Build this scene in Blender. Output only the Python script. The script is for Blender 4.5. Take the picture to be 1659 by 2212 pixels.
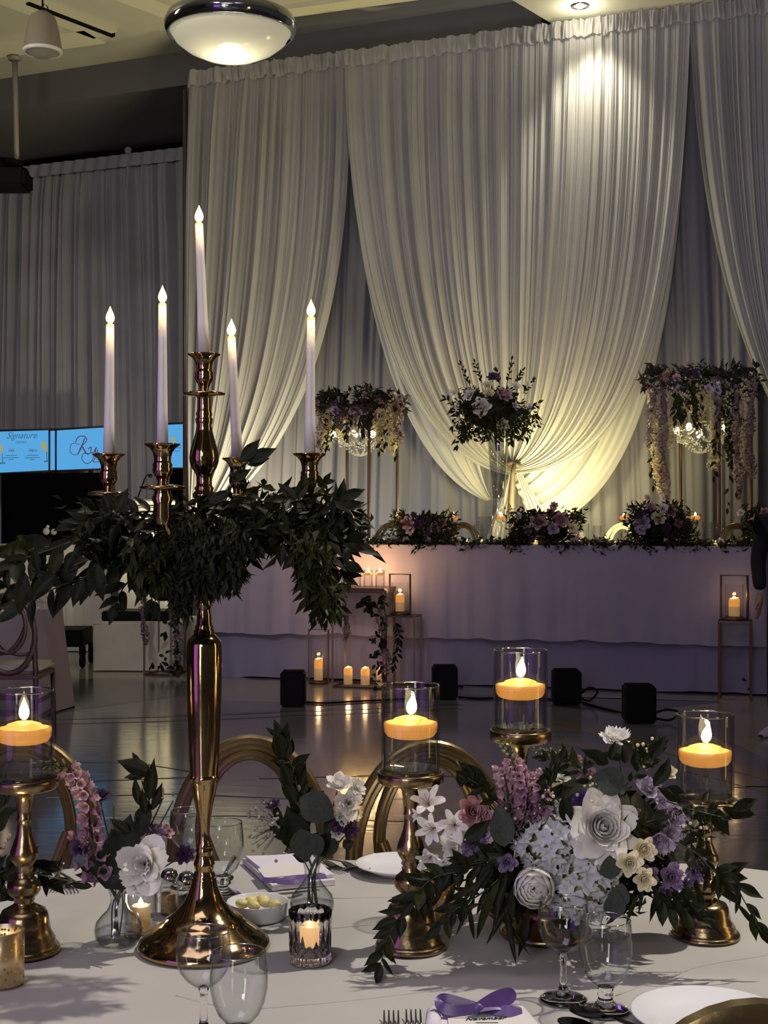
import bpy, bmesh, math, random
from mathutils import Vector, Matrix, Euler

for o in list(bpy.data.objects):
    bpy.data.objects.remove(o)
scene = bpy.context.scene
COL = scene.collection
RND = random.Random(11)
PI = math.pi
CAM_Z, FPX, TZ = 1.46, 3000.0, 0.76

# ---------------------------------------------------------------- camera
cam_data = bpy.data.cameras.new('camera')
cam_data.sensor_fit = 'VERTICAL'
cam_data.sensor_height = 36.0
cam_data.lens = 36.0 * FPX / 2212.0
cam_data.clip_end = 100
cam_data.clip_start = 0.05
camera = bpy.data.objects.new('camera', cam_data)
COL.objects.link(camera)
camera.location = (0, 0, CAM_Z)
camera.rotation_euler = (PI / 2, 0, 0)
scene.camera = camera

# ---------------------------------------------------------------- view + world
vs = scene.view_settings
vs.view_transform = 'Standard'
vs.look = 'None'
vs.gamma = 1
vs.use_curve_mapping = False
vs.exposure = 0.0
scene.cycles.use_denoising = True
scene.cycles.max_bounces = 10
scene.cycles.transparent_max_bounces = 40
scene.cycles.diffuse_bounces = 3
scene.cycles.glossy_bounces = 4
scene.cycles.transmission_bounces = 8
scene.cycles.sample_clamp_indirect = 4.0
scene.cycles.caustics_reflective = False
scene.cycles.caustics_refractive = False
world = bpy.data.worlds.new('world')
scene.world = world
world.use_nodes = True
wb = world.node_tree.nodes['Background']
wb.inputs[0].default_value = (0.62, 0.58, 0.66, 1)
wb.inputs[1].default_value = 0.06


def light(name, kind, loc, power, color, target=None, size=0.1, size_y=None, spot=None, blend=0.5, parent=None):
    d = bpy.data.lights.new(name, kind)
    d.energy = power
    d.color = color
    if kind == 'AREA':
        d.size = size
        if size_y:
            d.shape = 'RECTANGLE'
            d.size_y = size_y
    else:
        d.shadow_soft_size = size
    if kind == 'SPOT':
        d.spot_size = math.radians(spot)
        d.spot_blend = blend
    o = bpy.data.objects.new(name, d)
    COL.objects.link(o)
    o.location = loc
    if target is not None:
        o.rotation_euler = (Vector(target) - Vector(loc)).to_track_quat('-Z', 'Y').to_euler()
    if parent:
        o.parent = parent
    return o


# lamps of the hall: ceiling spots, uplights on the drapes, coloured wall washers beside and behind the camera; the fills are added
light('table_spot', 'SPOT', (2.7, 3.1, 6.0), 1150, (1.0, 0.93, 0.80), (0.05, 2.3, 1.0), 0.05, spot=50, blend=0.7)
light('table_fill', 'AREA', (-1.0, 1.0, 6.0), 60, (0.86, 0.78, 1.0), (-0.2, 2.3, 0.8), 2.5)  # added soft lilac fill that lifts the shadows on the table
light('front_fill', 'AREA', (-1.2, -2.4, 2.7), 36, (1.0, 0.96, 0.92), (0.3, 2.3, 1.0), 0.9)  # added fill to brighten the fronts of the flowers
light('room_fill', 'SPOT', (-2.5, 4.5, 6.2), 420, (1.0, 0.93, 0.88), (-2.6, 13.5, 1.6), 0.2, spot=58, blend=1.0)  # added fill that brightens the floor and the far drape
light('drape_downlight', 'SPOT', (1.86, 12.62, 6.04), 220, (1.0, 0.93, 0.66), (2.0, 13.1, 4.2), 0.08, spot=75, blend=0.8)
light('drape_uplight', 'AREA', (1.35, 12.62, 1.5), 50, (1.0, 0.86, 0.38), (1.2, 13.2, 2.05), 0.5)
light('drape_uplight', 'AREA', (2.05, 12.36, 1.2), 32, (1.0, 0.86, 0.38), (2.1, 12.9, 2.4), 0.5)
light('drape_uplight', 'AREA', (-1.35, 13.45, 0.9), 85, (1.0, 0.88, 0.5), (-1.4, 14.4, 2.4), 0.5)
light('drape_uplight', 'AREA', (-0.3, 13.0, 0.7), 16, (0.65, 0.80, 1.0), (-0.3, 14.6, 1.6), 0.5)
light('purple_washer', 'AREA', (-4.0, -1.1, 1.9), 36, (0.42, 0.12, 1.0), (0, 2.5, 1.2), 2.2, 3.4)
light('white_washer', 'AREA', (-2.1, -3.5, 2.2), 75, (1.0, 0.97, 0.95), (0, 3, 1.0), 0.7, 3.8)
light('amber_washer', 'AREA', (4.7, 1.9, 1.8), 26, (1.0, 0.66, 0.25), (0, 3, 1.2), 0.5, 3.2)
light('lilac_washer', 'SPOT', (0.8, 4.6, 6.2), 110, (0.68, 0.50, 1.0), (0.8, 12.2, 0.9), 0.6, spot=62, blend=0.9)
light('drape_fill', 'SPOT', (0.9, 5.5, 2.2), 430, (0.90, 0.86, 1.0), (2.4, 13.2, 4.9), 0.5, spot=50, blend=0.7)  # added fill for the swags, in mid-air with no fixture
light('ceiling_fill', 'AREA', (-5.0, 9.6, 5.2), 40, (1.0, 0.93, 0.72), (-2.5, 13.6, 6.5), 1.2)  # added fill aimed upward to brighten the left of the ceiling


# ---------------------------------------------------------------- materials
def lin(c):
    return tuple((x / 255 / 12.92) if x / 255 <= 0.04045 else ((x / 255 + 0.055) / 1.055) ** 2.4 for x in c) + (1,)


def mat(name, color, rough=0.5, metal=0.0, var=0.0, scale=20.0, bump=0.0, bscale=60.0, trans=0.0, emis=None, estr=0.0,
        sheen=0.0, coat=0.0, vcol=None, sub=0.0, spec=0.5):
    m = bpy.data.materials.new(name)
    m.use_nodes = True
    nt = m.node_tree
    N, L = nt.nodes, nt.links
    b = N['Principled BSDF']
    b.inputs['Base Color'].default_value = color
    b.inputs['Roughness'].default_value = rough
    b.inputs['Metallic'].default_value = metal
    b.inputs['Specular IOR Level'].default_value = spec
    b.inputs['Coat Weight'].default_value = coat
    b.inputs['Sheen Weight'].default_value = sheen
    if sub:
        b.inputs['Subsurface Weight'].default_value = sub
        b.inputs['Subsurface Radius'].default_value = (0.02, 0.012, 0.006)
    if emis:
        b.inputs['Emission Color'].default_value = emis
        b.inputs['Emission Strength'].default_value = estr
    tc = N.new('ShaderNodeTexCoord')
    if var or vcol:
        n = N.new('ShaderNodeTexNoise')
        n.inputs['Scale'].default_value = scale
        n.inputs['Detail'].default_value = 4
        L.new(tc.outputs['Object'], n.inputs['Vector'])
        r = N.new('ShaderNodeValToRGB')
        r.color_ramp.elements[0].position = 0.3
        r.color_ramp.elements[1].position = 0.7
        c2 = vcol or tuple(min(1, x * (1 + var)) for x in color[:3]) + (1,)
        c1 = color if vcol else tuple(x * (1 - var) for x in color[:3]) + (1,)
        r.color_ramp.elements[0].color = c1
        r.color_ramp.elements[1].color = c2
        L.new(n.outputs['Fac'], r.inputs['Fac'])
        L.new(r.outputs['Color'], b.inputs['Base Color'])
    if bump:
        n2 = N.new('ShaderNodeTexNoise')
        n2.inputs['Scale'].default_value = bscale
        n2.inputs['Detail'].default_value = 3
        L.new(tc.outputs['Object'], n2.inputs['Vector'])
        bp = N.new('ShaderNodeBump')
        bp.inputs['Strength'].default_value = bump
        bp.inputs['Distance'].default_value = 0.01
        L.new(n2.outputs['Fac'], bp.inputs['Height'])
        L.new(bp.outputs['Normal'], b.inputs['Normal'])
    if trans:
        t = N.new('ShaderNodeBsdfTranslucent')
        t.inputs['Color'].default_value = color
        mx = N.new('ShaderNodeMixShader')
        mx.inputs[0].default_value = trans
        L.new(b.outputs[0], mx.inputs[1])
        L.new(t.outputs[0], mx.inputs[2])
        L.new(mx.outputs[0], N['Material Output'].inputs['Surface'])
        if var or vcol:
            L.new(r.outputs['Color'], t.inputs['Color'])
    return m


def thin_glass(name, tint=(0.96, 0.965, 0.97, 1), edge=(0.42, 0.43, 0.46, 1), rough=0.0, base=0.03):
    m = bpy.data.materials.new(name)
    m.use_nodes = True
    nt = m.node_tree
    N, L = nt.nodes, nt.links
    N.remove(N['Principled BSDF'])
    lw = N.new('ShaderNodeLayerWeight')
    lw.inputs['Blend'].default_value = 0.5
    cr = N.new('ShaderNodeMixRGB')
    cr.inputs[1].default_value = tint
    cr.inputs[2].default_value = edge
    pw = N.new('ShaderNodeMath')
    pw.operation = 'POWER'
    pw.inputs[1].default_value = 3.5
    L.new(lw.outputs['Facing'], pw.inputs[0])
    L.new(pw.outputs[0], cr.inputs[0])
    tr = N.new('ShaderNodeBsdfTransparent')
    L.new(cr.outputs[0], tr.inputs['Color'])
    gl = N.new('ShaderNodeBsdfGlossy')
    gl.inputs['Roughness'].default_value = rough
    p5 = N.new('ShaderNodeMath')
    p5.operation = 'POWER'
    p5.inputs[1].default_value = 5.0
    L.new(lw.outputs['Facing'], p5.inputs[0])
    ad = N.new('ShaderNodeMath')
    ad.operation = 'MULTIPLY_ADD'
    ad.use_clamp = True
    ad.inputs[1].default_value = 0.7
    ad.inputs[2].default_value = base
    L.new(p5.outputs[0], ad.inputs[0])
    mx = N.new('ShaderNodeMixShader')
    L.new(ad.outputs[0], mx.inputs[0])
    L.new(tr.outputs[0], mx.inputs[1])
    L.new(gl.outputs[0], mx.inputs[2])
    L.new(mx.outputs[0], N['Material Output'].inputs['Surface'])
    return m


def solid_glass(name, color=(1, 1, 1, 1), rough=0.0):
    m = bpy.data.materials.new(name)
    m.use_nodes = True
    b = m.node_tree.nodes['Principled BSDF']
    b.inputs['Base Color'].default_value = color
    b.inputs['Roughness'].default_value = rough
    b.inputs['Transmission Weight'].default_value = 1
    b.inputs['IOR'].default_value = 1.45
    return m


def glow(name, color, strength):
    m = bpy.data.materials.new(name)
    m.use_nodes = True
    nt = m.node_tree
    nt.nodes.remove(nt.nodes['Principled BSDF'])
    e = nt.nodes.new('ShaderNodeEmission')
    e.inputs[0].default_value = color
    e.inputs[1].default_value = strength
    nt.links.new(e.outputs[0], nt.nodes['Material Output'].inputs['Surface'])
    return m


def sheer(name, color, see=0.12, transl=0.4, vscale=900):
    m = bpy.data.materials.new(name)
    m.use_nodes = True
    nt = m.node_tree
    N, L = nt.nodes, nt.links
    N.remove(N['Principled BSDF'])
    tc = N.new('ShaderNodeTexCoord')
    n = N.new('ShaderNodeTexNoise')
    n.inputs['Scale'].default_value = 3
    n.inputs['Detail'].default_value = 6
    L.new(tc.outputs['Object'], n.inputs['Vector'])
    r = N.new('ShaderNodeValToRGB')
    r.color_ramp.elements[0].color = tuple(x * 0.9 for x in color[:3]) + (1,)
    r.color_ramp.elements[1].color = tuple(min(1, x * 1.08) for x in color[:3]) + (1,)
    L.new(n.outputs['Fac'], r.inputs['Fac'])
    d = N.new('ShaderNodeBsdfDiffuse')
    t = N.new('ShaderNodeBsdfTranslucent')
    L.new(r.outputs[0], d.inputs[0])
    L.new(r.outputs[0], t.inputs[0])
    a = N.new('ShaderNodeMixShader')
    a.inputs[0].default_value = transl
    L.new(d.outputs[0], a.inputs[1])
    L.new(t.outputs[0], a.inputs[2])
    tp = N.new('ShaderNodeBsdfTransparent')
    b = N.new('ShaderNodeMixShader')
    b.inputs[0].default_value = see
    L.new(a.outputs[0], b.inputs[1])
    L.new(tp.outputs[0], b.inputs[2])
    L.new(b.outputs[0], N['Material Output'].inputs['Surface'])
    return m


M = {}
M['gold'] = mat('polished_gold_metal', (0.40, 0.28, 0.13, 1), 0.10, 1.0, var=0.12, scale=14, bump=0.05, bscale=18)
M['brass'] = mat('antique_brass', (0.27, 0.20, 0.105, 1), 0.25, 1.0, var=0.3, scale=25, bump=0.15, bscale=40)
M['chairgold'] = mat('gold_chair_paint', (0.17, 0.12, 0.05, 1), 0.30, 0.75, var=0.15, scale=12, bump=0.05)
M['rosegold'] = mat('bronze_frame_metal', (0.14, 0.09, 0.07, 1), 0.4, 0.7)
M['chrome'] = mat('chrome', (0.45, 0.45, 0.45, 1), 0.08, 1.0, bump=0.1, bscale=8)
M['silver'] = mat('steel_cutlery', (0.22, 0.21, 0.22, 1), 0.2, 1.0)
M['cloth'] = mat('white_tablecloth', (0.40, 0.385, 0.36, 1), 0.9, var=0.04, scale=6, bump=0.6, bscale=3.2)
M['guestcloth'] = mat('guest_table_cloth', (0.32, 0.28, 0.34, 1), 0.9, bump=0.3, bscale=4)
M['risercloth'] = mat('riser_skirt_cloth', (0.24, 0.215, 0.33, 1), 0.9, bump=0.3, bscale=4)
M['headcloth'] = mat('head_table_cloth', (0.34, 0.30, 0.40, 1), 0.9, var=0.05, scale=5, bump=0.3, bscale=4)
M['creamcloth'] = mat('cream_cloth', (0.55, 0.52, 0.46, 1), 0.9, var=0.05, scale=5, bump=0.3, bscale=5)
M['napkin'] = mat('lilac_white_napkin', (0.62, 0.58, 0.64, 1), 0.9, bump=0.2, bscale=40)
M['paper'] = mat('menu_paper', (0.62, 0.60, 0.56, 1), 0.8)
M['ribbon'] = mat('purple_satin_ribbon', (0.075, 0.032, 0.16, 1), 0.4, var=0.2, scale=30, sheen=0.3)
M['ink'] = mat('dark_ink', (0.03, 0.03, 0.035, 1), 0.7)
M['china'] = mat('white_china', (0.68, 0.68, 0.70, 1), 0.2)
M['butter'] = mat('butter', (0.70, 0.60, 0.24, 1), 0.45, sub=0.2)
M['black'] = mat('black_plastic', (0.004, 0.004, 0.0045, 1), 0.6, spec=0.12)
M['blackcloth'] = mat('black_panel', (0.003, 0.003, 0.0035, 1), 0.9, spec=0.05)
M['drape'] = sheer('ivory_sheer_drape', (0.52, 0.51, 0.515, 1), 0.08, 0.42)
M['drapeback'] = sheer('grey_white_back_drape', (0.175, 0.17, 0.20, 1), 0.03, 0.25)
M['draperoom'] = mat('grey_room_drape', (0.44, 0.43, 0.49, 1), 0.9, var=0.06, scale=3)
M['ceil'] = mat('painted_ceiling', (0.50, 0.49, 0.40, 1), 0.9, var=0.04, scale=2)
M['trim'] = mat('cream_ceiling_trim', (0.66, 0.63, 0.48, 1), 0.8)
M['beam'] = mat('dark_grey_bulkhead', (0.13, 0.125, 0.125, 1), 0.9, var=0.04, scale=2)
M['wall'] = mat('grey_wall', (0.22, 0.21, 0.22, 1), 0.9, var=0.05, scale=3)
M['wax'] = mat('ivory_wax', (0.66, 0.62, 0.62, 1), 0.45, sub=0.3, bump=0.05, bscale=90)
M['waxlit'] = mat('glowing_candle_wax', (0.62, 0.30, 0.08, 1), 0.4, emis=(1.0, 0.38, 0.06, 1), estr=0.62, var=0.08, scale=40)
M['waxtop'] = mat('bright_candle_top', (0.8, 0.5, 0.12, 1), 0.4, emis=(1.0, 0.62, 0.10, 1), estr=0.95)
M['flame'] = glow('candle_flame', (1.0, 0.80, 0.42, 1), 9.0)
M['ledflame'] = glow('led_flame', (1.0, 0.74, 0.22, 1), 6.0)
M['bulb'] = glow('warm_bulb', (1.0, 0.85, 0.4, 1), 14.0)
M['opal'] = mat('opal_glass_bowl', (0.75, 0.72, 0.55, 1), 0.15, emis=(1.0, 0.93, 0.62, 1), estr=0.30)
M['glass'] = thin_glass('clear_glass')
M['glassthick'] = thin_glass('thick_clear_glass', (0.93, 0.94, 0.95, 1), (0.30, 0.31, 0.33, 1), 0.02, 0.05)
M['glasssolid'] = solid_glass('solid_glass')
M['vaseglass'] = thin_glass('bright_vase_glass', (.86, .87, .86, 1), (.6, .6, .6, 1), .03, .16)
M['water'] = thin_glass('water', (0.90, 0.92, 0.94, 1), (0.5, 0.52, 0.55, 1), 0.0, 0.04)
M['mercury'] = None
M['leaf'] = mat('dark_green_leaf', (0.009, 0.012, 0.003, 1), 0.5, var=0.5, scale=8, bump=0.1, bscale=30, trans=0.12, spec=0.16)
M['leaf2'] = mat('mid_green_leaf', (0.022, 0.027, 0.007, 1), 0.5, var=0.4, scale=8, trans=0.15, spec=0.16)
M['leaffine'] = mat('olive_fine_leaf', (0.022, 0.026, 0.013, 1), 0.7, var=0.4, scale=5, trans=0.15, spec=0.1)
M['euc'] = mat('grey_eucalyptus_leaf', (0.045, 0.055, 0.046, 1), 0.6, var=0.2, scale=12, trans=0.1, spec=0.15)
M['stem'] = mat('dark_green_stem', (0.03, 0.045, 0.014, 1), 0.5)
M['twig'] = mat('brown_twig', (0.05, 0.035, 0.02, 1), 0.7)


def petal_mat(name, c, c2=None, tr=0.3):
    return mat(name, lin(c), 0.6, vcol=lin(c2) if c2 else None, var=0.06, scale=3, trans=tr, sheen=0.1)


M['p_white'] = petal_mat('white_petal', (238, 234, 222), (226, 224, 222))
M['p_hyd'] = petal_mat('pale_blue_white_petal', (190, 193, 202), (222, 222, 218))
M['p_cream'] = petal_mat('cream_petal', (228, 218, 180), (238, 232, 205))
M['p_yellow'] = petal_mat('pale_yellow_petal', (222, 208, 140), (232, 224, 180))
M['p_blush'] = petal_mat('blush_petal', (206, 172, 178), (190, 148, 160))
M['p_lilac'] = petal_mat('lilac_petal', (180, 162, 190), (205, 190, 205))
M['p_purple'] = petal_mat('purple_petal', (104, 80, 118), (152, 130, 162))
M['p_mauve'] = petal_mat('mauve_snapdragon_petal', (128, 88, 118), (180, 140, 158))
M['p_rose'] = petal_mat('dusty_pink_petal', (160, 100, 112), (190, 142, 140))
M['p_dark'] = petal_mat('dark_plum_petal', (52, 24, 62), (84, 44, 96), 0.1)
M['p_violet'] = petal_mat('deep_violet_petal', (78, 28, 140), (60, 20, 100), 0.1)
M['p_wist'] = petal_mat('dusty_wisteria_petal', (150, 132, 134), (118, 96, 112), 0.35)
M['p_wistc'] = petal_mat('ivory_wisteria_petal', (222, 214, 172), (200, 186, 150), 0.45)
M['p_green'] = petal_mat('green_bud', (120, 130, 72), (165, 165, 100), 0.2)


def mercury():
    m = bpy.data.materials.new('speckled_mercury_glass')
    m.use_nodes = True
    nt = m.node_tree
    N, L = nt.nodes, nt.links
    b = N['Principled BSDF']
    b.inputs['Base Color'].default_value = (0.60, 0.50, 0.30, 1)
    b.inputs['Metallic'].default_value = 0.85
    b.inputs['Roughness'].default_value = 0.25
    tc = N.new('ShaderNodeTexCoord')
    v = N.new('ShaderNodeTexVoronoi')
    v.inputs['Scale'].default_value = 150
    L.new(tc.outputs['Object'], v.inputs['Vector'])
    r = N.new('ShaderNodeValToRGB')
    r.color_ramp.elements[0].position = 0.20
    r.color_ramp.elements[0].color = (1, 1, 1, 1)
    r.color_ramp.elements[1].position = 0.34
    r.color_ramp.elements[1].color = (0.12, 0.12, 0.12, 1)
    L.new(v.outputs['Distance'], r.inputs['Fac'])
    t = N.new('ShaderNodeBsdfTranslucent')
    t.inputs[0].default_value = (1.0, 0.75, 0.4, 1)
    mx = N.new('ShaderNodeMixShader')
    L.new(r.outputs[0], mx.inputs[0])
    L.new(b.outputs[0], mx.inputs[1])
    L.new(t.outputs[0], mx.inputs[2])
    L.new(mx.outputs[0], N['Material Output'].inputs['Surface'])
    return m


M['mercury'] = mercury()


def floor_mat():
    m = mat('polished_terrazzo', (0.155, 0.152, 0.175, 1), 0.13, var=0.10, scale=2.2, spec=0.7)
    nt = m.node_tree
    N, L = nt.nodes, nt.links
    tc = N.new('ShaderNodeTexCoord')
    mp = N.new('ShaderNodeMapping')
    mp.inputs['Scale'].default_value = (1.0, 2.2, 1)
    L.new(tc.outputs['Object'], mp.inputs[0])
    n = N.new('ShaderNodeTexNoise')
    n.inputs['Scale'].default_value = 5
    n.inputs['Detail'].default_value = 2
    L.new(mp.outputs[0], n.inputs['Vector'])
    b = N.new('ShaderNodeBump')
    b.inputs['Strength'].default_value = 0.06
    b.inputs['Distance'].default_value = 0.02
    L.new(n.outputs['Fac'], b.inputs['Height'])
    L.new(b.outputs['Normal'], N['Principled BSDF'].inputs['Normal'])
    return m


M['floor'] = floor_mat()
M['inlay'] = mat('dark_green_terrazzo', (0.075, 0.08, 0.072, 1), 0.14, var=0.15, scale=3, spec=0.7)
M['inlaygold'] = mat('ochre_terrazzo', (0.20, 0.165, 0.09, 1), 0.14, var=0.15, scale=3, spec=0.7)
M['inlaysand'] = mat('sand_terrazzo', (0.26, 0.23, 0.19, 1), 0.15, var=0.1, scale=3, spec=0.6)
M['screen'] = glow('blue_screen', (0.10, 0.40, 0.78, 1), 0.95)
M['screentext'] = glow('blue_grey_screen_print', (0.07, 0.20, 0.36, 1), 0.7)
M['screenred'] = glow('maroon_screen_print', (0.10, 0.05, 0.10, 1), 0.8)
M['screengold'] = glow('amber_screen_print', (0.45, 0.38, 0.12, 1), 0.9)

# ---------------------------------------------------------------- object bookkeeping
ORG = {}


def link(o, parent=None):
    COL.objects.link(o)
    if parent is not None:
        o.parent = parent
        ORG[o] = ORG.get(parent, Vector((0, 0, 0)))
    return o


def tag(o, label=None, cat=None, group=None, kind=None):
    if label:
        o['label'] = label
    if cat:
        o['category'] = cat
    if group:
        o['group'] = group
    if kind:
        o['kind'] = kind
    return o


def thing(name, label, cat, loc, group=None):
    o = bpy.data.objects.new(name, None)
    o.empty_display_size = 0.05
    COL.objects.link(o)
    o.location = loc
    ORG[o] = Vector(loc)
    return tag(o, label, cat, group)


class MB:
    def __init__(self):
        self.v, self.f, self.mi = [], [], []

    def add(self, vs, fs, mi=0, mx=None):
        b = len(self.v)
        self.v += [mx @ Vector(p) for p in vs] if mx is not None else [Vector(p) for p in vs]
        self.f += [tuple(b + i for i in f) for f in fs]
        self.mi += [mi] * len(fs)
        return self

    def box(self, c, s, mx=None, mi=0, bev=0.0):
        x, y, z = s[0] / 2, s[1] / 2, s[2] / 2
        if bev <= 0:
            vs = [(c[0] + a * x, c[1] + b_ * y, c[2] + d * z) for a in (-1, 1) for b_ in (-1, 1) for d in (-1, 1)]
            fs = [(0, 1, 3, 2), (4, 6, 7, 5), (0, 4, 5, 1), (2, 3, 7, 6), (0, 2, 6, 4), (1, 5, 7, 3)]
            return self.add(vs, fs, mi, mx)
        bm = bmesh.new()
        bmesh.ops.create_cube(bm, size=1)
        for v in bm.verts:
            v.co = Vector((c[0] + v.co.x * s[0], c[1] + v.co.y * s[1], c[2] + v.co.z * s[2]))
        bmesh.ops.bevel(bm, geom=bm.edges[:], offset=bev, segments=2, affect='EDGES')
        bm.verts.index_update()
        self.add([v.co.copy() for v in bm.verts], [[v.index for v in f.verts] for f in bm.faces], mi, mx)
        bm.free()
        return self

    def lathe(self, prof, c=(0, 0, 0), seg=32, mi=0, mx=None, rf=None, cap=False):
        vs, fs = [], []
        n = len(prof)
        for (r, z) in prof:
            for k in range(seg):
                a = 2 * PI * k / seg
                rr = r * (rf(a, z) if rf else 1)
                vs.append((c[0] + rr * math.cos(a), c[1] + rr * math.sin(a), c[2] + z))
        for i in range(n - 1):
            for k in range(seg):
                k2 = (k + 1) % seg
                fs.append((i * seg + k, i * seg + k2, (i + 1) * seg + k2, (i + 1) * seg + k))
        if cap:
            fs.append(tuple(range(seg - 1, -1, -1)))
            fs.append(tuple((n - 1) * seg + k for k in range(seg)))
        return self.add(vs, fs, mi, mx)

    def tube(self, pts, rad, seg=8, mi=0, closed=False, mx=None, sec=None, up=None, cap=True):
        pts = [Vector(p) for p in pts]
        n = len(pts)
        if not hasattr(rad, '__len__'):
            rad = [rad] * n
        vs, fs = [], []
        prev = Vector(up) if up else None
        for i, p in enumerate(pts):
            a = pts[(i - 1) % n] if (closed or i > 0) else p
            b = pts[(i + 1) % n] if (closed or i < n - 1) else p
            t = (b - a).normalized()
            if t.length < 1e-6:
                t = Vector((0, 0, 1))
            if prev is None:
                prev = Vector((0, 0, 1)) if abs(t.z) < 0.9 else Vector((1, 0, 0))
            s = t.cross(prev)
            if s.length < 1e-6:
                s = t.orthogonal()
            s.normalize()
            u = s.cross(t).normalized()
            if not up:
                prev = u
            m = len(sec) if sec else seg
            for k in range(m):
                if sec:
                    vs.append(p + s * sec[k][0] * rad[i] + u * sec[k][1] * rad[i])
                else:
                    an = 2 * PI * k / seg
                    vs.append(p + (s * math.cos(an) + u * math.sin(an)) * rad[i])
        m = len(sec) if sec else seg
        for i in range(n if closed else n - 1):
            i2 = (i + 1) % n
            for k in range(m):
                k2 = (k + 1) % m
                fs.append((i * m + k, i2 * m + k, i2 * m + k2, i * m + k2))
        if not closed and cap:
            fs.append(tuple(range(m)))
            fs.append(tuple((n - 1) * m + k for k in range(m - 1, -1, -1)))
        return self.add(vs, fs, mi, mx)

    def ball(self, c, r, seg=10, rings=6, mi=0, sc=(1, 1, 1), mx=None):
        prof = [(max(1e-5, r * math.sin(PI * i / rings)), -r * math.cos(PI * i / rings)) for i in range(rings + 1)]
        vs, fs = [], []
        for (rr, z) in prof:
            for k in range(seg):
                a = 2 * PI * k / seg
                vs.append((c[0] + sc[0] * rr * math.cos(a), c[1] + sc[1] * rr * math.sin(a), c[2] + sc[2] * z))
        for i in range(rings):
            for k in range(seg):
                k2 = (k + 1) % seg
                fs.append((i * seg + k, i * seg + k2, (i + 1) * seg + k2, (i + 1) * seg + k))
        return self.add(vs, fs, mi, mx)

    def grid(self, fn, nu, nv, mi=0, mx=None, closed_u=False):
        vs, fs = [], []
        cu = nu if closed_u else nu + 1
        for j in range(nv + 1):
            for i in range(cu):
                vs.append(fn(i / nu, j / nv))
        for j in range(nv):
            for i in range(nu):
                i2 = (i + 1) % cu
                fs.append((j * cu + i, j * cu + i2, (j + 1) * cu + i2, (j + 1) * cu + i))
        return self.add(vs, fs, mi, mx)

    def mesh(self, name, mats, smooth=True, org=None):
        me = bpy.data.meshes.new(name)
        vs = [v - org for v in self.v] if org is not None else self.v
        me.from_pydata([tuple(v) for v in vs], [], self.f)
        for m in (mats if isinstance(mats, (list, tuple)) else [mats]):
            me.materials.append(m)
        me.polygons.foreach_set('material_index', self.mi)
        me.polygons.foreach_set('use_smooth', [bool(smooth)] * len(self.f))
        me.update()
        return me

    def build(self, name, mats, parent=None, smooth=True, sharp=None, loc=None):
        """world coordinates in; the object's origin is its thing's (or loc)"""
        if parent is not None:
            org = ORG.get(parent, Vector((0, 0, 0)))
        else:
            org = Vector(loc) if loc is not None else Vector((0, 0, 0))
        me = self.mesh(name, mats, smooth, org)
        if sharp:
            me.set_sharp_from_angle(angle=math.radians(sharp))
        o = bpy.data.objects.new(name, me)
        if parent is not None:
            link(o, parent)
        else:
            COL.objects.link(o)
            o.location = org
            ORG[o] = org
        return o


def inst(me, name, parent, pos, ydir, up, scale):
    """a copy of a shared mesh: local +Y along ydir, local +Z near up"""
    y = Vector(ydir).normalized()
    z = Vector(up) - y * y.dot(Vector(up))
    if z.length < 1e-4:
        z = y.orthogonal()
    z.normalize()
    x = y.cross(z)
    s = scale if hasattr(scale, '__len__') else (scale,) * 3
    mt = Matrix((x * s[0], y * s[1], z * s[2])).transposed().to_4x4()
    mt.translation = Vector(pos) - ORG.get(parent, Vector((0, 0, 0)))
    o = bpy.data.objects.new(name, me)
    link(o, parent)
    o.matrix_local = mt
    return o


def copy_tree(o, parent=None, loc=None, rotz=None, scale=None):
    c = o.copy()
    COL.objects.link(c)
    if parent is not None:
        c.parent = parent
        c.matrix_parent_inverse = o.matrix_parent_inverse.copy()
    if loc is not None:
        c.location = loc
        ORG[c] = Vector(loc)
    if rotz is not None:
        c.rotation_euler = (0, 0, rotz)
    if scale is not None:
        c.scale = (scale,) * 3 if not hasattr(scale, '__len__') else scale
    for ch in list(o.children):
        copy_tree(ch, c)
    return c


def rename_copy(c, label, group=None, cat=None):
    c['label'] = label
    if group:
        c['group'] = group
    return c


# ---------------------------------------------------------------- where things stand
def P(px, py, D):
    return Vector(((px - 829.5) * D / FPX, D, CAM_Z - (py - 1106) * D / FPX))


def T(px, py, z=TZ):
    D = FPX * (CAM_Z - z) / (py - 1106)
    return Vector(((px - 829.5) * D / FPX, D, z))


class Plane:
    """a vertical plane through q with slope dy/dx"""
    def __init__(self, q, slope):
        self.q = q
        a = math.atan(slope)
        self.u = Vector((math.cos(a), math.sin(a), 0))
        self.n = Vector((-math.sin(a), math.cos(a), 0))  # away from the camera
        if self.n.y < 0:
            self.n = -self.n

    def s_of(self, px, off=0.0):
        k = (px - 829.5) / FPX
        qx, qy = self.q[0] + self.n.x * off, self.q[1] + self.n.y * off
        return (k * qy - qx) / (self.u.x - k * self.u.y)

    def at(self, px, off=0.0, z=0.0):
        s = self.s_of(px, off)
        return Vector((self.q[0], self.q[1], 0)) + self.u * s + self.n * off + Vector((0, 0, z))

    def pix(self, px, py, off=0.0):
        p = self.at(px, off)
        p.z = CAM_Z - (py - 1106) * p.y / FPX
        return p


HEAD = Plane((0.665, 11.7), -0.29)
DRAPE = Plane((-2.0, 14.45), -0.35)
ROOMD = Plane((-2.52, 17.4), -0.46)


def bez(p, t):
    a, b, c, d = p
    q = 1 - t
    return (a[0] * q ** 3 + 3 * b[0] * q * q * t + 3 * c[0] * q * t * t + d[0] * t ** 3,
            a[1] * q ** 3 + 3 * b[1] * q * q * t + 3 * c[1] * q * t * t + d[1] * t ** 3)


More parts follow.
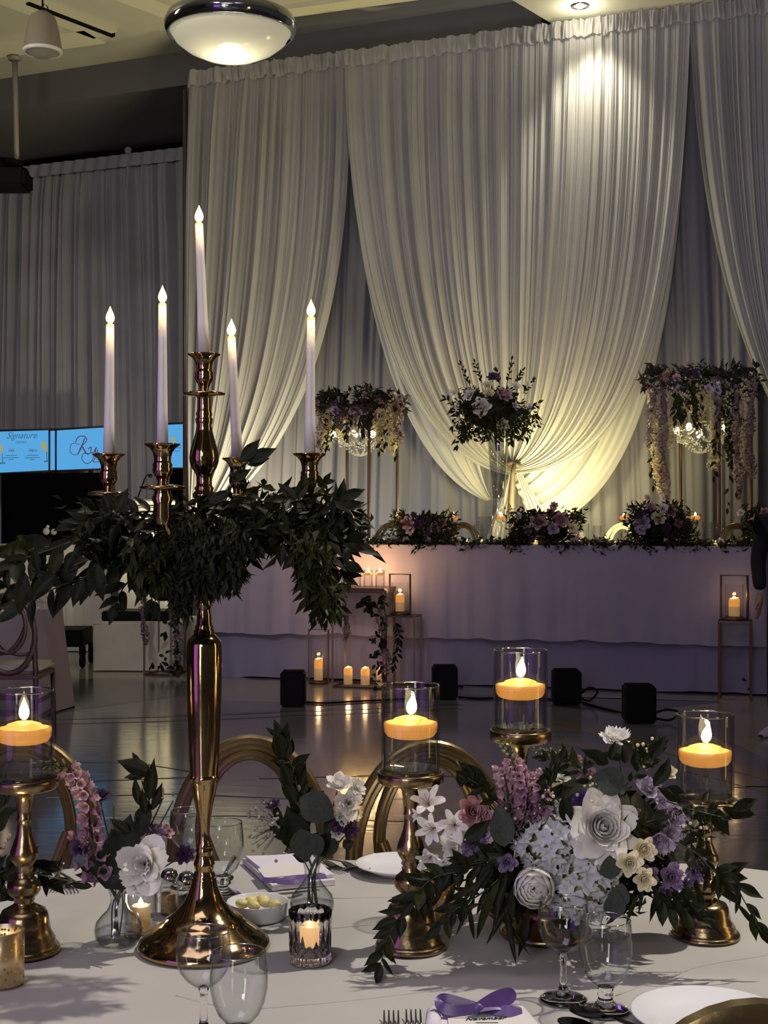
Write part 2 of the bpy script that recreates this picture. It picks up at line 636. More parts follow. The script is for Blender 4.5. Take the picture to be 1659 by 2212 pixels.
def smooth_path(pts, n=24):
    """Catmull-Rom through pts"""
    pts = [Vector(p) for p in pts]
    if len(pts) == 2:
        return [pts[0].lerp(pts[1], i / n) for i in range(n + 1)]
    e = [pts[0] * 2 - pts[1]] + pts + [pts[-1] * 2 - pts[-2]]
    out = []
    m = len(pts) - 1
    for i in range(n + 1):
        g = i / n * m
        k = min(int(g), m - 1)
        t = g - k
        a, b, c, d = e[k], e[k + 1], e[k + 2], e[k + 3]
        out.append(0.5 * ((2 * b) + (c - a) * t + (2 * a - 5 * b + 4 * c - d) * t * t + (3 * b - a - 3 * c + d) * t ** 3))
    return out

# ================================================================ THE SETTING
fl = MB()
fl.add([(-12, -6, 0), (9, -6, 0), (9, 24, 0), (-12, 24, 0)], [(0, 1, 2, 3)])
floor = tag(fl.build('floor', M['floor'], smooth=False), kind='structure')


def floor_piece(pxs, m, z=0.0012, name='inlay'):
    mb = MB()
    pts = [T(x, y, 0.0) for x, y in pxs]
    n = len(pts)
    vs = [(p.x, p.y, 0.0) for p in pts] + [(p.x, p.y, z) for p in pts]
    fs = [tuple(range(n, 2 * n))] + [(i, (i + 1) % n, n + (i + 1) % n, n + i) for i in range(n)]
    mb.add(vs, fs)
    return mb.build(name, m, floor, smooth=False)


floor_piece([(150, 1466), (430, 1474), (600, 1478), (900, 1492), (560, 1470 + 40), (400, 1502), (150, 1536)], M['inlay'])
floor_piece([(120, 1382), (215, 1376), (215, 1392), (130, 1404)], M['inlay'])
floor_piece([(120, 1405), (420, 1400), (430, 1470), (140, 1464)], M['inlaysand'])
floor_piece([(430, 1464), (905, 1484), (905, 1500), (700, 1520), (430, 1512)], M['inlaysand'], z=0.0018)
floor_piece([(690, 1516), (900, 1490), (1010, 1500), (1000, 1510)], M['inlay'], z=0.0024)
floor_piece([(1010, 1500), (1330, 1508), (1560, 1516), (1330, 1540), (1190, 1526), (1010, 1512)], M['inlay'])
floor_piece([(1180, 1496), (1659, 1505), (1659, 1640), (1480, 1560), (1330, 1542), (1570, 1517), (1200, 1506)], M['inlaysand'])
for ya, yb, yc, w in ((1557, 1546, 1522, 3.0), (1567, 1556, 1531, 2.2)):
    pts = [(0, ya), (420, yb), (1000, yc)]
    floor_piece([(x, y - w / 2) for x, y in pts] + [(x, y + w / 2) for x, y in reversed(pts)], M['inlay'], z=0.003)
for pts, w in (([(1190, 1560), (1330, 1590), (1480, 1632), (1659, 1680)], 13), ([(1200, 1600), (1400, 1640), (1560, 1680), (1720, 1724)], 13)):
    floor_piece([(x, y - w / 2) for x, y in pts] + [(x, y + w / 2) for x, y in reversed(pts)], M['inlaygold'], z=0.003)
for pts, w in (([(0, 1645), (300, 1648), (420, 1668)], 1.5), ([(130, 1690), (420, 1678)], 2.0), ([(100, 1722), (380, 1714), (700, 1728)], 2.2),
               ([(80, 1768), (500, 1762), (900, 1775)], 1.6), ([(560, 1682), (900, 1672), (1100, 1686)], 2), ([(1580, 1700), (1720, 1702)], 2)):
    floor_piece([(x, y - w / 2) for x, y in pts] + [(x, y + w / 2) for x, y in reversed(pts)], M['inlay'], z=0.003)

cz = 6.5
MB().box((-1.5, 8, cz + 0.05), (21, 32, 0.1)).build('ceiling', M['ceil'], smooth=False)
ceiling = bpy.data.objects['ceiling']
tag(ceiling, kind='structure')
w = MB().box((-12.05, 9, 3.3), (0.1, 30, 6.6)).build('wall_left', M['wall'], smooth=False)
tag(w, kind='structure')
w = MB().box((-1.5, 24.05, 3.3), (21, 0.1, 6.6)).build('wall_back', M['wall'], smooth=False)
tag(w, kind='structure')


def cpt(px, py, z=cz):
    D = FPX * (z - CAM_Z) / (1106 - py)
    return Vector(((px - 829.5) * D / FPX, D, z))


def slab(pts, z0, z1, name, m):
    n = len(pts)
    mb = MB()
    mb.add([(p[0], p[1], z0) for p in pts] + [(p[0], p[1], z1) for p in pts],
           [tuple(range(n - 1, -1, -1)), tuple(range(n, 2 * n))] + [(i, (i + 1) % n, n + (i + 1) % n, n + i) for i in range(n)])
    o = mb.build(name, m, smooth=False)
    return tag(o, kind='structure')


# bulkhead: dark face along its front edge, grey soffit, then black slabs painted as the shade of the gap above the far drape
fa, fb = cpt(-80, 183), cpt(1170, -6)
du = (fb - fa).normalized()
dn = Vector((-du.y, du.x, 0))
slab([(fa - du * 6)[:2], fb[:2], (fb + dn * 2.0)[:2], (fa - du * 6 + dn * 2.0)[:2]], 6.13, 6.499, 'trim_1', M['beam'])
slab([(fa - du * 6 + dn * 2.0)[:2], (fb + dn * 2.0)[:2], (fb + dn * 2.3)[:2], (fa - du * 6 + dn * 2.3)[:2]], 6.0, 6.499, 'gap_shade_1', M['blackcloth'])
slab([(fa - du * 6 + dn * 2.3)[:2], (fb + dn * 2.3)[:2], (fb + dn * 9)[:2], (fa - du * 6 + dn * 9)[:2]], 6.30, 6.499, 'gap_shade_2', M['blackcloth'])
# lower soffit with the downlight, at the right
p0, p1 = cpt(1040, -40, 6.1), cpt(1200, 56, 6.1)
dd = (p1 - p0).normalized()
slab([(p0 - dd * 3)[:2], (8.5, (p0 - dd * 3).y), (8.5, 17.0), (p1 + dd * 4)[:2]], 6.1, 6.499, 'trim_4', M['ceil'])


def trim_bar(a, b, wdt, dep, name, m, zt=cz, side=0):
    a, b = Vector(a[:2]).to_3d(), Vector(b[:2]).to_3d()
    d = (b - a).normalized()
    s = Vector((-d.y, d.x, 0)) * wdt / 2
    return slab([(a - s)[:2], (b - s)[:2], (b + s)[:2], (a + s)[:2]], zt - dep, zt - 0.001, name, m)


trim_bar(cpt(205, 70), cpt(-120, 116), 0.42, 0.05, 'trim_5', M['trim'])
trim_bar(cpt(228, 66), cpt(10, -16), 0.36, 0.05, 'trim_6', M['trim'])
trim_bar(cpt(245, 66), cpt(60, -6), 0.05, 0.07, 'trim_7', M['black'])
trim_bar(cpt(420, 38), cpt(250, -26), 0.30, 0.05, 'trim_8', M['trim'])
trim_bar(cpt(440, 44), cpt(900, -20), 0.22, 0.05, 'trim_9', M['trim'])

# downlight in the soffit
c = cpt(1253, 12, 6.1)
t = thing('recessed_downlight', 'small round recessed downlight shining in the ceiling right above the ivory drapes', 'ceiling light', c)
mb = MB()
mb.lathe([(0.055, -0.004), (0.06, -0.012), (0.082, -0.012), (0.09, -0.003), (0.09, 0.0)], c, 28)
mb.build('trim_ring', M['chrome'], t)
MB().lathe([(0.001, -0.0045), (0.055, -0.0045)], c, 24).build('lens', M['bulb'], t)
light('downlight_glow', 'POINT', Vector((0, 0, -0.10)), 9, (1, 0.93, 0.7), size=0.05, parent=t)


# ================================================================ DRAPES
def fold_fn(seed, freqs):
    r = random.Random(seed)
    fs = []
    for f, a in freqs:
        for _ in range(3):
            fs.append((f * r.uniform(0.75, 1.3), r.uniform(0, 6.28), a * r.uniform(0.5, 1.0), r.uniform(-1, 1)))

    def fn(t, v):
        h = 0
        for f, p, a, d in fs:
            h += a * math.sin(f * t * 6.283 + p + d * v * 2.2)
        return h
    return fn


def drape(plane, inner, outer, off, name, label, m, parent=None, nu=360, nv=70, amp=0.03, seed=1, folds=((5, 0.8), (13, 0.7), (30, 0.40), (64, 0.16)),
          pinch=0.0, cat='curtain', group=None, header=True, dens=1.0, vend=1.0):
    """cloth spanned between two edge curves (bezier control points in picture pixels on the drape's own plane)"""
    ff = fold_fn(seed, folds)
    mb = MB()
    base = plane

    def fn(t, v):
        v = v * vend
        a, b = bez(outer, v), bez(inner, v)
        tw = t + 0.012 * math.sin(7 * t + 3 * v)
        px, py = a[0] + (b[0] - a[0]) * tw, a[1] + (b[1] - a[1]) * tw
        wid = abs(b[0] - a[0]) + 0.6 * abs(b[1] - a[1])
        w0 = abs(inner[0][0] - outer[0][0])
        k = max(0.28, min(1, (wid / w0))) ** 0.6
        g = min(1.0, 0.35 + v * 5)
        h = ff(t, v) * amp * k * g - pinch * v * v * 0.2
        q = base.at(px, off)
        q.z = max(0.012, CAM_Z - (py - 1106) * q.y / FPX)
        q = q + base.n * h
        return q
    mb.grid(fn, nu, nv)
    o = mb.build(name, m, parent)
    if header:
        hb = MB()
        f2 = fold_fn(seed + 50, ((16, 1.0), (44, 0.8)))

        def hf(t, v):
            q = fn(t, 0.0)
            e = 0.009 * f2(t, v * 1.5) * (0.6 + 0.6 * math.sin(PI * v))
            zz = q.z + 0.02 + 0.004 * f2(t * 0.5, 0) - v * (0.16 + 0.006 * f2(t * 0.4, 1))
            return Vector((q.x, q.y, zz)) - base.n * (0.035 + e)
        hb.grid(hf, nu, 6)
        hb.build('heading', m, o if parent is None else parent)
    if label:
        tag(o, label, cat, group)
    return o


back = drape(DRAPE, [(1900, -35), (1900, 400), (1900, 800), (1900, 1500)], [(402, 168), (402, 600), (402, 1000), (402, 1480)], 0.30,
             'back_drape', 'plain cool grey back drape hanging straight behind the swagged ivory drapes', M['drapeback'], nu=760, nv=16, amp=0.035, seed=3,
             folds=((16, 1.0), (37, 0.5), (80, 0.2)), header=False)
D1 = drape(DRAPE, [(748, 116), (752, 560), (705, 940), (440, 1130)], [(410, 160), (384, 500), (394, 800), (408, 1120)], -0.03,
           'swag_drape', 'leftmost ivory sheer drape, its right edge swept down to the left behind the tall candelabra', M['drape'], seed=5, nu=560, nv=80, amp=0.028)
D2a = drape(DRAPE, [(1000, 84), (980, 560), (1000, 960), (1062, 1078)], [(746, 116), (748, 640), (860, 1010), (1050, 1082)], 0.10,
            'swag_drape', 'thin ivory under-layer sweeping below the left swag toward the tall glass vase', M['drape'], seed=8, nu=200, nv=60, header=False, folds=((2, 1), (5, .5), (11, .2)))
D2 = drape(DRAPE, [(1134, 64), (1132, 500), (1112, 880), (1108, 1000)], [(744, 117), (746, 545), (830, 975), (1100, 1026)], -0.08,
           'swag_drape', 'ivory sheer swag left of the knot, sweeping right to the bronze tie', M['drape'], seed=12, nu=560, nv=90, amp=0.028)
D3a = drape(DRAPE, [(1290, 44), (1290, 560), (1250, 920), (1108, 1030)], [(1484, 22), (1488, 620), (1410, 1120), (1150, 1140)], 0.06,
            'swag_drape', 'loose ivory under-layer billowing low to the right of the knot', M['drape'], seed=15, nu=240, nv=70, header=False, folds=((2, 1), (5, .5), (11, .15)))
D3 = drape(DRAPE, [(1134, 64), (1136, 500), (1128, 880), (1108, 998)], [(1492, 17), (1486, 520), (1430, 1040), (1108, 1022)], -0.08,
           'swag_drape', 'ivory sheer swag right of the knot, lit by the ceiling downlight at its top', M['drape'], seed=18, nu=560, nv=90, amp=0.028)
D4 = drape(DRAPE, [(1950, -40), (1950, 400), (1900, 700), (1760, 990)], [(1488, 18), (1496, 440), (1560, 720), (1730, 985)], -0.08,
           'swag_drape', 'rightmost ivory sheer drape leaving the frame, its left edge swept to the right', M['drape'], seed=22, nu=560, nv=70, amp=0.028)
for o in (D1, D2a, D2, D3a, D3, D4):
    o['group'] = 'ivory swagged drapes behind the head table'
tl = MB()
for k, (a, b, sd) in enumerate((([(1103, 1012), (1085, 1060), (1068, 1120), (1040, 1190)], [(1112, 1012), (1112, 1060), (1112, 1120), (1112, 1190)], 31),
                              ([(1114, 1012), (1128, 1060), (1150, 1110), (1152, 1190)], [(1122, 1014), (1150, 1060), (1180, 1110), (1225, 1190)], 33))):
    d = drape(DRAPE, b, a, -0.05 - 0.02 * k, 'drape_tail', None, M['drape'], parent=D2 if k == 0 else D3, nu=60, nv=20, amp=0.02, seed=sd, folds=((3, 1), (7, 0.6)), header=False)
# knot
q = DRAPE.pix(1110, 1003, -0.14)
kb = MB()
kb.tube([q + Vector((0.05 * math.cos(a), 0.04 * math.sin(a), 0.012 * math.sin(2 * a))) for a in [2 * PI * i / 20 for i in range(20)]], 0.022, 8, closed=True)
kb.tube([q + Vector((0.0, -0.05, 0)), q + Vector((-0.02, -0.07, -0.10)), q + Vector((-0.03, -0.06, -0.35)), q + Vector((-0.02, -0.05, -0.72))], [0.02, 0.022, 0.03, 0.032], 8)
tag(kb.build('drape_tie', M['twig'], loc=q), 'bronze tie cinching the two ivory swags into a knot', 'curtain tie')
# rail posts
for px, lab in ((400, 'left'),):
    p = DRAPE.at(px, 0.12)
    pb = MB()
    pb.tube([p, p + Vector((0, 0, 5.9))], 0.025, 10)
    pb.box(p + Vector((0, 0, 0.01)), (0.24, 0.3, 0.02))
    tag(pb.build('drape_stand', M['rosegold'], loc=p), 'metal upright carrying the left end of the ivory drapes', 'stand')

RD = drape(ROOMD, [(470, 312), (470, 500), (470, 900), (470, 1352)], [(-160, 388), (-160, 500), (-160, 900), (-160, 1410)], 0.0,
           'room_drape', 'grey pleated drape along the far wall behind the blue screens', M['draperoom'], nu=620, nv=14, amp=0.05, seed=41,
           folds=((16, 1.0), (34, 0.8), (70, 0.4)), header=False, dens=1)
hb = MB()


def hd(t, v):
    px = -160 + t * 630
    q = ROOMD.at(px, -0.09)
    py = 388 + (312 - 388) * t
    q.z = CAM_Z - (py - 1106) * q.y / FPX + 0.02 - v * 0.16
    return q - ROOMD.n * (0.012 * math.sin(t * 160 + 2 * v))


hb.grid(hd, 200, 3)
p = ROOMD.pix(277, 330, -0.1)
hb.ball(p + Vector((0, 0, 0.03)), 0.05)
hb.build('heading', M['draperoom'], RD)


# ================================================================ CEILING-HUNG THINGS
D = 9.5
c = P(498, 70, D)
t = thing('bowl_pendant', 'large opal bowl pendant lamp with polished chrome rim hanging at the top', 'ceiling light', c)
R0 = 142 * D / FPX
mb = MB()
mb.lathe([(0.905 * R0, 0.02), (0.93 * R0, -0.015), (0.97 * R0, -0.01), (R0, 0.03), (R0, 0.06), (0.96 * R0, 0.10), (0.9 * R0, 0.115), (0.86 * R0, 0.10), (0.88 * R0, 0.05)], c, 64)
mb.build('chrome_rim', M['chrome'], t)
mb = MB()
mb.lathe([(0.001, -0.19), (0.2 * R0, -0.186), (0.45 * R0, -0.160), (0.68 * R0, -0.112), (0.84 * R0, -0.055), (0.91 * R0, 0.0), (0.9 * R0, 0.02)], c, 64)
mb.build('glass_bowl', M['opal'], t)
mb = MB()
for dx in (-0.012, 0.032):
    mb.tube([c + Vector((dx, 0, 0.08)), c + Vector((dx, 0, 6.5 - c.z))], 0.009, 8)
mb.build('stem', M['chrome'], t)
mb = MB()
mb.lathe([(0.001, 0.06), (0.86 * R0, 0.075)], c, 40)
mb.build('top_plate', M['chrome'], t)
light('pendant_bulb', 'POINT', (0, 0, 0.25), 30, (1, 0.92, 0.7), size=0.15, parent=t)
light('pendant_bulb', 'POINT', (0, 0, -0.3), 10, (1, 0.92, 0.7), size=0.15, parent=t)

D = 11.5
c = P(92, 112, D)
t = thing('pendant_speaker', 'small grey bell shaped speaker hanging from the ceiling at top left', 'speaker', c)
s = D / FPX
mb = MB()
mb.lathe([(38 * s, 0), (41 * s, -3 * s), (42 * s, 2 * s), (40 * s, 14 * s), (36 * s, 40 * s), (30 * s, 66 * s), (26 * s, 76 * s), (12 * s, 86 * s), (0.001, 88 * s)], c, 36)
mb.build('housing', mat('beige_speaker_housing', (0.22, 0.19, 0.145, 1), 0.6), t)
mb = MB()
mb.lathe([(36 * s, -2 * s), (42 * s, -3 * s), (43 * s, 3 * s), (40 * s, 6 * s)], c, 36)
mb.build('rim', M['china'], t)
mb = MB()
mb.lathe([(0.001, -13 * s), (20 * s, -10 * s), (38 * s, 0)], c, 36)
mb.build('grille', mat('grey_grille', (0.25, 0.24, 0.22, 1), 0.8, bump=0.5, bscale=300), t)
mb = MB()
mb.tube([c + Vector((0, 0, 84 * s)), c + Vector((0, 0, 6.5 - c.z))], 0.008, 6)
mb.tube([c + Vector((-0.01, 0, 86 * s)), c + Vector((0.01, 0, 104 * s)), c + Vector((0.04, 0, 98 * s)), c + Vector((0.05, 0, 84 * s))], 0.005, 6)
mb.build('cord', M['black'], t)

D = 15.2
c = P(20, 388, D)
t = thing('ceiling_projector', 'black projector on a grey ceiling pole at the left edge', 'projector', c)
s = D / FPX
mb = MB()
mb.box(P(8, 390, D), (108 * s, 0.42, 40 * s), bev=0.03)
mb.build('body', M['black'], t, sharp=40)
mb = MB()
mb.tube([P(4, 348, D), P(34, 350, D), P(48, 358, D)], 0.045, 6)
mb.tube([P(0, 342, D), P(0, 378, D)], 0.07, 6)
mb.build('bracket', M['black'], t)
mb = MB()
top = P(32, 130, D)
mb.tube([P(36, 348, D), P(33, 190, D), top], 0.03, 10)
mb.lathe([(0.001, 0.0), (0.07, 0), (0.075, 0.03)], top, 16)
mb.tube([top, Vector((top.x, top.y, 6.498))], 0.03, 8)
mb.build('pole', mat('grey_pole', (0.22, 0.21, 0.20, 1), 0.5), t)
mb = MB()
mb.lathe([(0.001, 0), (0.07, 0.0), (0.075, 0.05)], (0, 0, 0), 16, mx=Matrix.Translation(P(50, 378, D)) @ Matrix.Rotation(PI / 2, 4, 'X'))
mb.build('lens', M['black'], t)


# ================================================================ FAR LEFT OF THE HALL
def textmesh(s, size, mx, m, name, parent, shear=0.0, align='CENTER'):
    cu = bpy.data.curves.new(name, 'FONT')
    cu.body = s
    cu.size = size
    cu.shear = shear
    cu.align_x = align
    cu.extrude = 0.0008
    o = bpy.data.objects.new(name, cu)
    COL.objects.link(o)
    dg = bpy.context.evaluated_depsgraph_get()
    me = bpy.data.meshes.new_from_object(o.evaluated_get(dg))
    bpy.data.objects.remove(o)
    me.transform(mx)
    me.transform(Matrix.Translation(-ORG[parent]))
    me.materials.clear()
    me.materials.append(m)
    return link(bpy.data.objects.new(name, me), parent)


SC = Plane((-4.6, 17.35), -0.30)


def screen(x0, x1, yt0, yt1, yb0, yb1, label):
    a = SC.at(x0)
    za = CAM_Z - (yb0 - 1106) * a.y / FPX
    t = thing('blue_screen', label, 'screen', (a.x, a.y, za), 'blue screens on the far wall')
    ps = [SC.pix(x0, yb0), SC.pix(x1, yb1), SC.pix(x1, yt1), SC.pix(x0, yt0)]
    mb = MB()
    mb.add(ps, [(0, 1, 2, 3)])
    mb.build('display', M['screen'], t, smooth=False)
    fr = MB()
    b = 0.012
    qs = [p - SC.n * 0.004 for p in ps]
    for i in range(4):
        j = (i + 1) % 4
        fr.tube([qs[i], qs[j]], b, 4)
    fr.add([p + SC.n * 0.02 for p in ps], [(3, 2, 1, 0)])
    fr.build('bezel', mat('maroon_bezel', (0.05, 0.02, 0.03, 1), 0.5), t)
    return t


def spix(pts, off=-0.006):
    return [SC.pix(x, y, off) for x, y in pts]


def stroke(mb, pts, r, n=30):
    mb.tube(smooth_path(spix(pts), n), r, 5)


sc1 = screen(-60, 121, 932, 927, 1026, 1017, 'leftmost blue screen, showing a drinks list with cocktail glasses')
sc2 = screen(107, 232, 929, 921, 1018, 1013, 'blue screen with large curly script letters, second from the left')
sc3 = screen(352, 424, 916, 913, 1012, 1012, 'blue screen right of the grey drape gap, half hidden by the ivory drape')


def smx(px, py):
    q = SC.pix(px, py, -0.008)
    return Matrix.Translation(q) @ Matrix.Rotation(math.atan(-0.30), 4, 'Z') @ Matrix.Rotation(PI / 2, 4, 'X')


textmesh('Signature', 0.115, smx(46, 947), M['screentext'], 'print', sc1, 0.5)
textmesh('DRINKS', 0.045, smx(46, 958), M['screentext'], 'print', sc1)
for x in (24, 70):
    textmesh('His' if x < 50 else 'Hers', 0.06, smx(x, 976), M['screenred'], 'print', sc1, 0.5)
    lb = MB()
    for dy, wd in ((6, 24), (11, 32), (15, 10)):
        stroke(lb, [(x - wd / 2, 978 + dy), (x + wd / 2, 978 + dy - 0.5)], 0.005, 2)
    lb.build('print', M['screentext'], sc1)
for x, y in ((2, 962), (98, 958)):
    lb = MB()
    lb.grid(lambda u, v: SC.pix(x + (u - .5) * (5 + 9 * (1 - v)) - 5 * (1 - v), y - 2 + v * 20, -0.006), 2, 3)
    lb.build('print', M['screengold'], sc1)
    lb = MB()
    stroke(lb, [(x + 3, y + 18), (x + 4, y + 38)], 0.006, 3)
    stroke(lb, [(x - 2, y + 39), (x + 9, y + 38)], 0.01, 3)
    lb.build('print', M['screentext'], sc1)
lb = MB()
stroke(lb, [(183, 946), (176, 966), (168, 982)], 0.007)
stroke(lb, [(163, 956), (168, 945), (180, 942), (187, 948), (184, 957), (176, 962)], 0.006)
stroke(lb, [(176, 962), (182, 972), (187, 980), (194, 980)], 0.008)
stroke(lb, [(172, 960), (156, 958), (151, 972), (158, 982), (168, 980), (174, 966)], 0.004)
stroke(lb, [(190, 970), (197, 966), (196, 978), (203, 976), (208, 966), (206, 978), (214, 978)], 0.006)
stroke(lb, [(206, 978), (198, 996), (186, 1001), (177, 992), (180, 980), (190, 980)], 0.005)
stroke(lb, [(212, 970), (206, 988), (202, 998), (214, 997)], 0.005)
lb.build('print', M['screenred'], sc2)
lb = MB()
lb.grid(lambda u, v: SC.pix(369 + u * 9, 944 + v * 10, -0.006), 2, 2)
lb.build('print', M['screengold'], sc3)
lb = MB()
stroke(lb, [(368, 968), (392, 967)], 0.004, 2)
stroke(lb, [(371, 975), (388, 974)], 0.004, 2)
lb.build('print', M['screentext'], sc3)

for (x0, x1, yt, label) in ((3, 236, 1022, 'tall black panel standing under the left blue screens'), (366, 430, 1014, 'black panel standing under the rightmost blue screen')):
    a = SC.at((x0 + x1) / 2, 0.0)
    pa, pb = SC.at(x0), SC.at(x1)
    ztop = CAM_Z - (yt - 1106) * a.y / FPX
    mb = MB()
    n = SC.n * 0.05
    mb.add([pa, pb, pb + n, pa + n] + [Vector((p.x, p.y, ztop)) for p in (pa, pb, pb + n, pa + n)],
           [(0, 1, 5, 4), (1, 2, 6, 5), (2, 3, 7, 6), (3, 0, 4, 7), (4, 5, 6, 7)])
    tag(mb.build('black_backdrop', M['blackcloth'], smooth=False, loc=(a.x, a.y, 0)), label, 'panel')


def skirt_table(x0, x1, D, ztop, depth, name, label, m, cat='table', folds=30, amp=0.02, topm=None, drop=None):
    """table with a pleated skirt; x0, x1 in pixels at depth D"""
    X0, X1 = (x0 - 829.5) * D / FPX, (x1 - 829.5) * D / FPX
    c = Vector(((X0 + X1) / 2, D + depth / 2, 0))
    t = thing(name, label, cat, c)
    mb = MB()
    per = [(X0, D), (X1, D), (X1, D + depth), (X0, D + depth)]
    segs = []
    for i in range(4):
        a, b = Vector(per[i]).to_3d(), Vector(per[(i + 1) % 4]).to_3d()
        L = (b - a).length
        k = max(4, int(L * 40))
        nrm = Vector(((b - a).y, -(b - a).x, 0)).normalized()
        for j in range(k):
            segs.append((a.lerp(b, j / k), nrm, L * j / k))
    n = len(segs)
    zb = 0.01 if drop is None else ztop - drop

    def fn(u, v):
        p, nr, l = segs[int(round(u * n)) % n]
        h = amp * v ** 0.5 * (math.sin(l * folds) + 0.5 * math.sin(l * folds * 2.3 + 1))
        return p + nr * (h + amp) + Vector((0, 0, ztop + (zb - ztop) * v))
    mb.grid(fn, n, 8, closed_u=True)
    mb.build('skirt', m, t)
    MB().box((c.x, c.y, ztop), (X1 - X0 + 0.03, depth + 0.03, 0.03), bev=0.008).build('tabletop', topm or m, t, sharp=40)
    return t


skirt_table(-60, 236, 14.5, 1.10, 0.7, 'bar_table', 'high white skirted bar table below the black panel at left', M['creamcloth'], folds=70, amp=0.012)
skirt_table(120, 300, 15.6, 0.78, 0.7, 'skirted_table', 'low grey-white skirted table behind the wheeled cart', M['creamcloth'], folds=60, amp=0.02)
# white lectern with gooseneck microphone
D = 14.4
lt = thing('lectern', 'white lectern with a gooseneck microphone, left of the ivory drapes', 'lectern', Vector((P(310, 1352, D).x, D, 0)))
mb = MB()
X = P(315, 1074, D)
mb.box((X.x, D, 0.76), (0.50, 0.4, 1.52), bev=0.02)
mb.build('body', M['creamcloth'], lt, sharp=40)
mb = MB()
mb.box((X.x, D - 0.05, 1.56), (0.58, 0.5, 0.05), mx=None, bev=0.015)
mb.build('top', M['creamcloth'], lt, sharp=40)
mb = MB()
mb.tube(smooth_path([P(298, 1074, D), P(306, 1052, D), P(315, 1030, D), P(321, 1025, D)], 14), 0.008, 6)
mb.ball(P(325, 1028, D), 0.022)
mb.build('microphone', M['black'], lt)

# wheeled flat cart, black case and cream box
D = 13.0
c = Vector((P(155, 1370, D).x, D, 0))
t = thing('wheeled_cart', 'low dark equipment cart on castors beside the cream box', 'cart', c)
MB().box((c.x - 0.12, D + 0.2, 0.28), (0.46, 0.5, 0.16), bev=0.01).build('deck', M['black'], t, sharp=40)
for dx, dy in ((0.1, 0.0), (-0.32, 0.0), (0.1, 0.4), (-0.32, 0.4)):
    mb = MB()
    mb.lathe([(0.001, -0.02), (0.055, -0.02), (0.065, -0.008), (0.065, 0.008), (0.055, 0.02), (0.001, 0.02)], (0, 0, 0), 20,
             mx=Matrix.Translation((c.x + dx, D + dy, 0.066)) @ Matrix.Rotation(PI / 2, 4, 'Y'))
    mb.box((c.x + dx, D + dy, 0.16), (0.05, 0.06, 0.09))
    mb.build('castor', M['black'], t)
D = 12.7
xa, xb = P(201, 0, D).x, P(400, 0, D).x
box = thing('draped_box', 'low cream cloth covered riser box on the floor left of the candelabra', 'riser', ((xa + xb) / 2, D + 0.4, 0))
mb = MB()


def bxf(u, v):
    per = [(xa, D), (xb, D - 0.02), (xb, D + 0.8), (xa, D + 0.8)]
    k = int(u * 4) % 4
    f = u * 4 - int(u * 4)
    a, b = per[k], per[(k + 1) % 4]
    z = 0.44 - v * 0.43
    w = 0.008 * math.sin(9 * u * 4 + 8 * v) * v + 0.006 * math.sin(23 * u + 5 * v)
    return Vector((a[0] + (b[0] - a[0]) * f, a[1] + (b[1] - a[1]) * f - w, z))


mb.grid(bxf, 96, 8, closed_u=True)
mb.build('cloth_sides', M['creamcloth'], box)
MB().box(((xa + xb) / 2, D + 0.4, 0.44), (xb - xa + 0.01, 0.82, 0.02), bev=0.008).build('cloth_top', M['creamcloth'], box, sharp=40)
c = Vector((P(285, 0, D).x, D + 0.35, 0.45))
tag(MB().box(c + Vector((0, 0, 0.045)), (0.62, 0.4, 0.09), bev=0.01).build('black_case', M['black'], loc=c, sharp=40), 'flat black case lying on the cream riser box', 'case')

# bar-table props
D = 14.7
for k, px in enumerate((40, 46, 52)):
    c = Vector((P(px, 0, D).x, D, 1.115))
    mb = MB()
    mb.lathe([(0.001, 0.003), (0.025, 0.003), (0.03, 0.10), (0.028, 0.10), (0.023, 0.008)], c, 12)
    tag(mb.build('drinking_glass', M['glassthick'], loc=c), ['left', 'middle', 'right'][k] + ' one of three drinking glasses on the bar table before the black panel', 'glass', 'glasses on the bar table')
c = Vector((P(108, 0, D).x, D, 1.115))
t = thing('orchid_stem', 'pale orchid blooms in a small vase on the bar table', 'flower', c)
mb = MB()
mb.tube([c, c + Vector((-0.02, 0, 0.10)), c + Vector((-0.01, 0, 0.2))], 0.004, 5)
mb.lathe([(0.02, 0), (0.025, 0.03), (0.012, 0.07)], c, 12)
mb.build('vase', M['glassthick'], t)
for dx, dz, r in ((-0.035, 0.14, 0.038), (0.045, 0.135, 0.034), (-0.02, 0.19, 0.02)):
    MB().ball(c + Vector((dx, -0.02, dz)), r, sc=(1, 0.4, 1)).build('bloom', M['p_hyd'], t)


# ================================================================ LEAVES AND FLOWERS (shared meshes)
def leaf_mesh(name, m, w=0.34, bend=0.25, fold=0.25, tip=1.0, nl=7, shift=0.42):
    mb = MB()

    def fn(u, v):
        x = (u - 0.5) * 2
        s = v ** 0.75
        prof = math.sin(PI * min(1, v ** (0.85 if shift < .5 else 1.2))) ** (0.9 if v < shift else tip)
        return Vector((x * w * 0.5 * prof, v, fold * abs(x) * w * 0.5 * prof - bend * v * v + 0.02 * math.sin(9 * v) * x))
    mb.grid(fn, 4, nl)
    return mb.mesh(name, m)


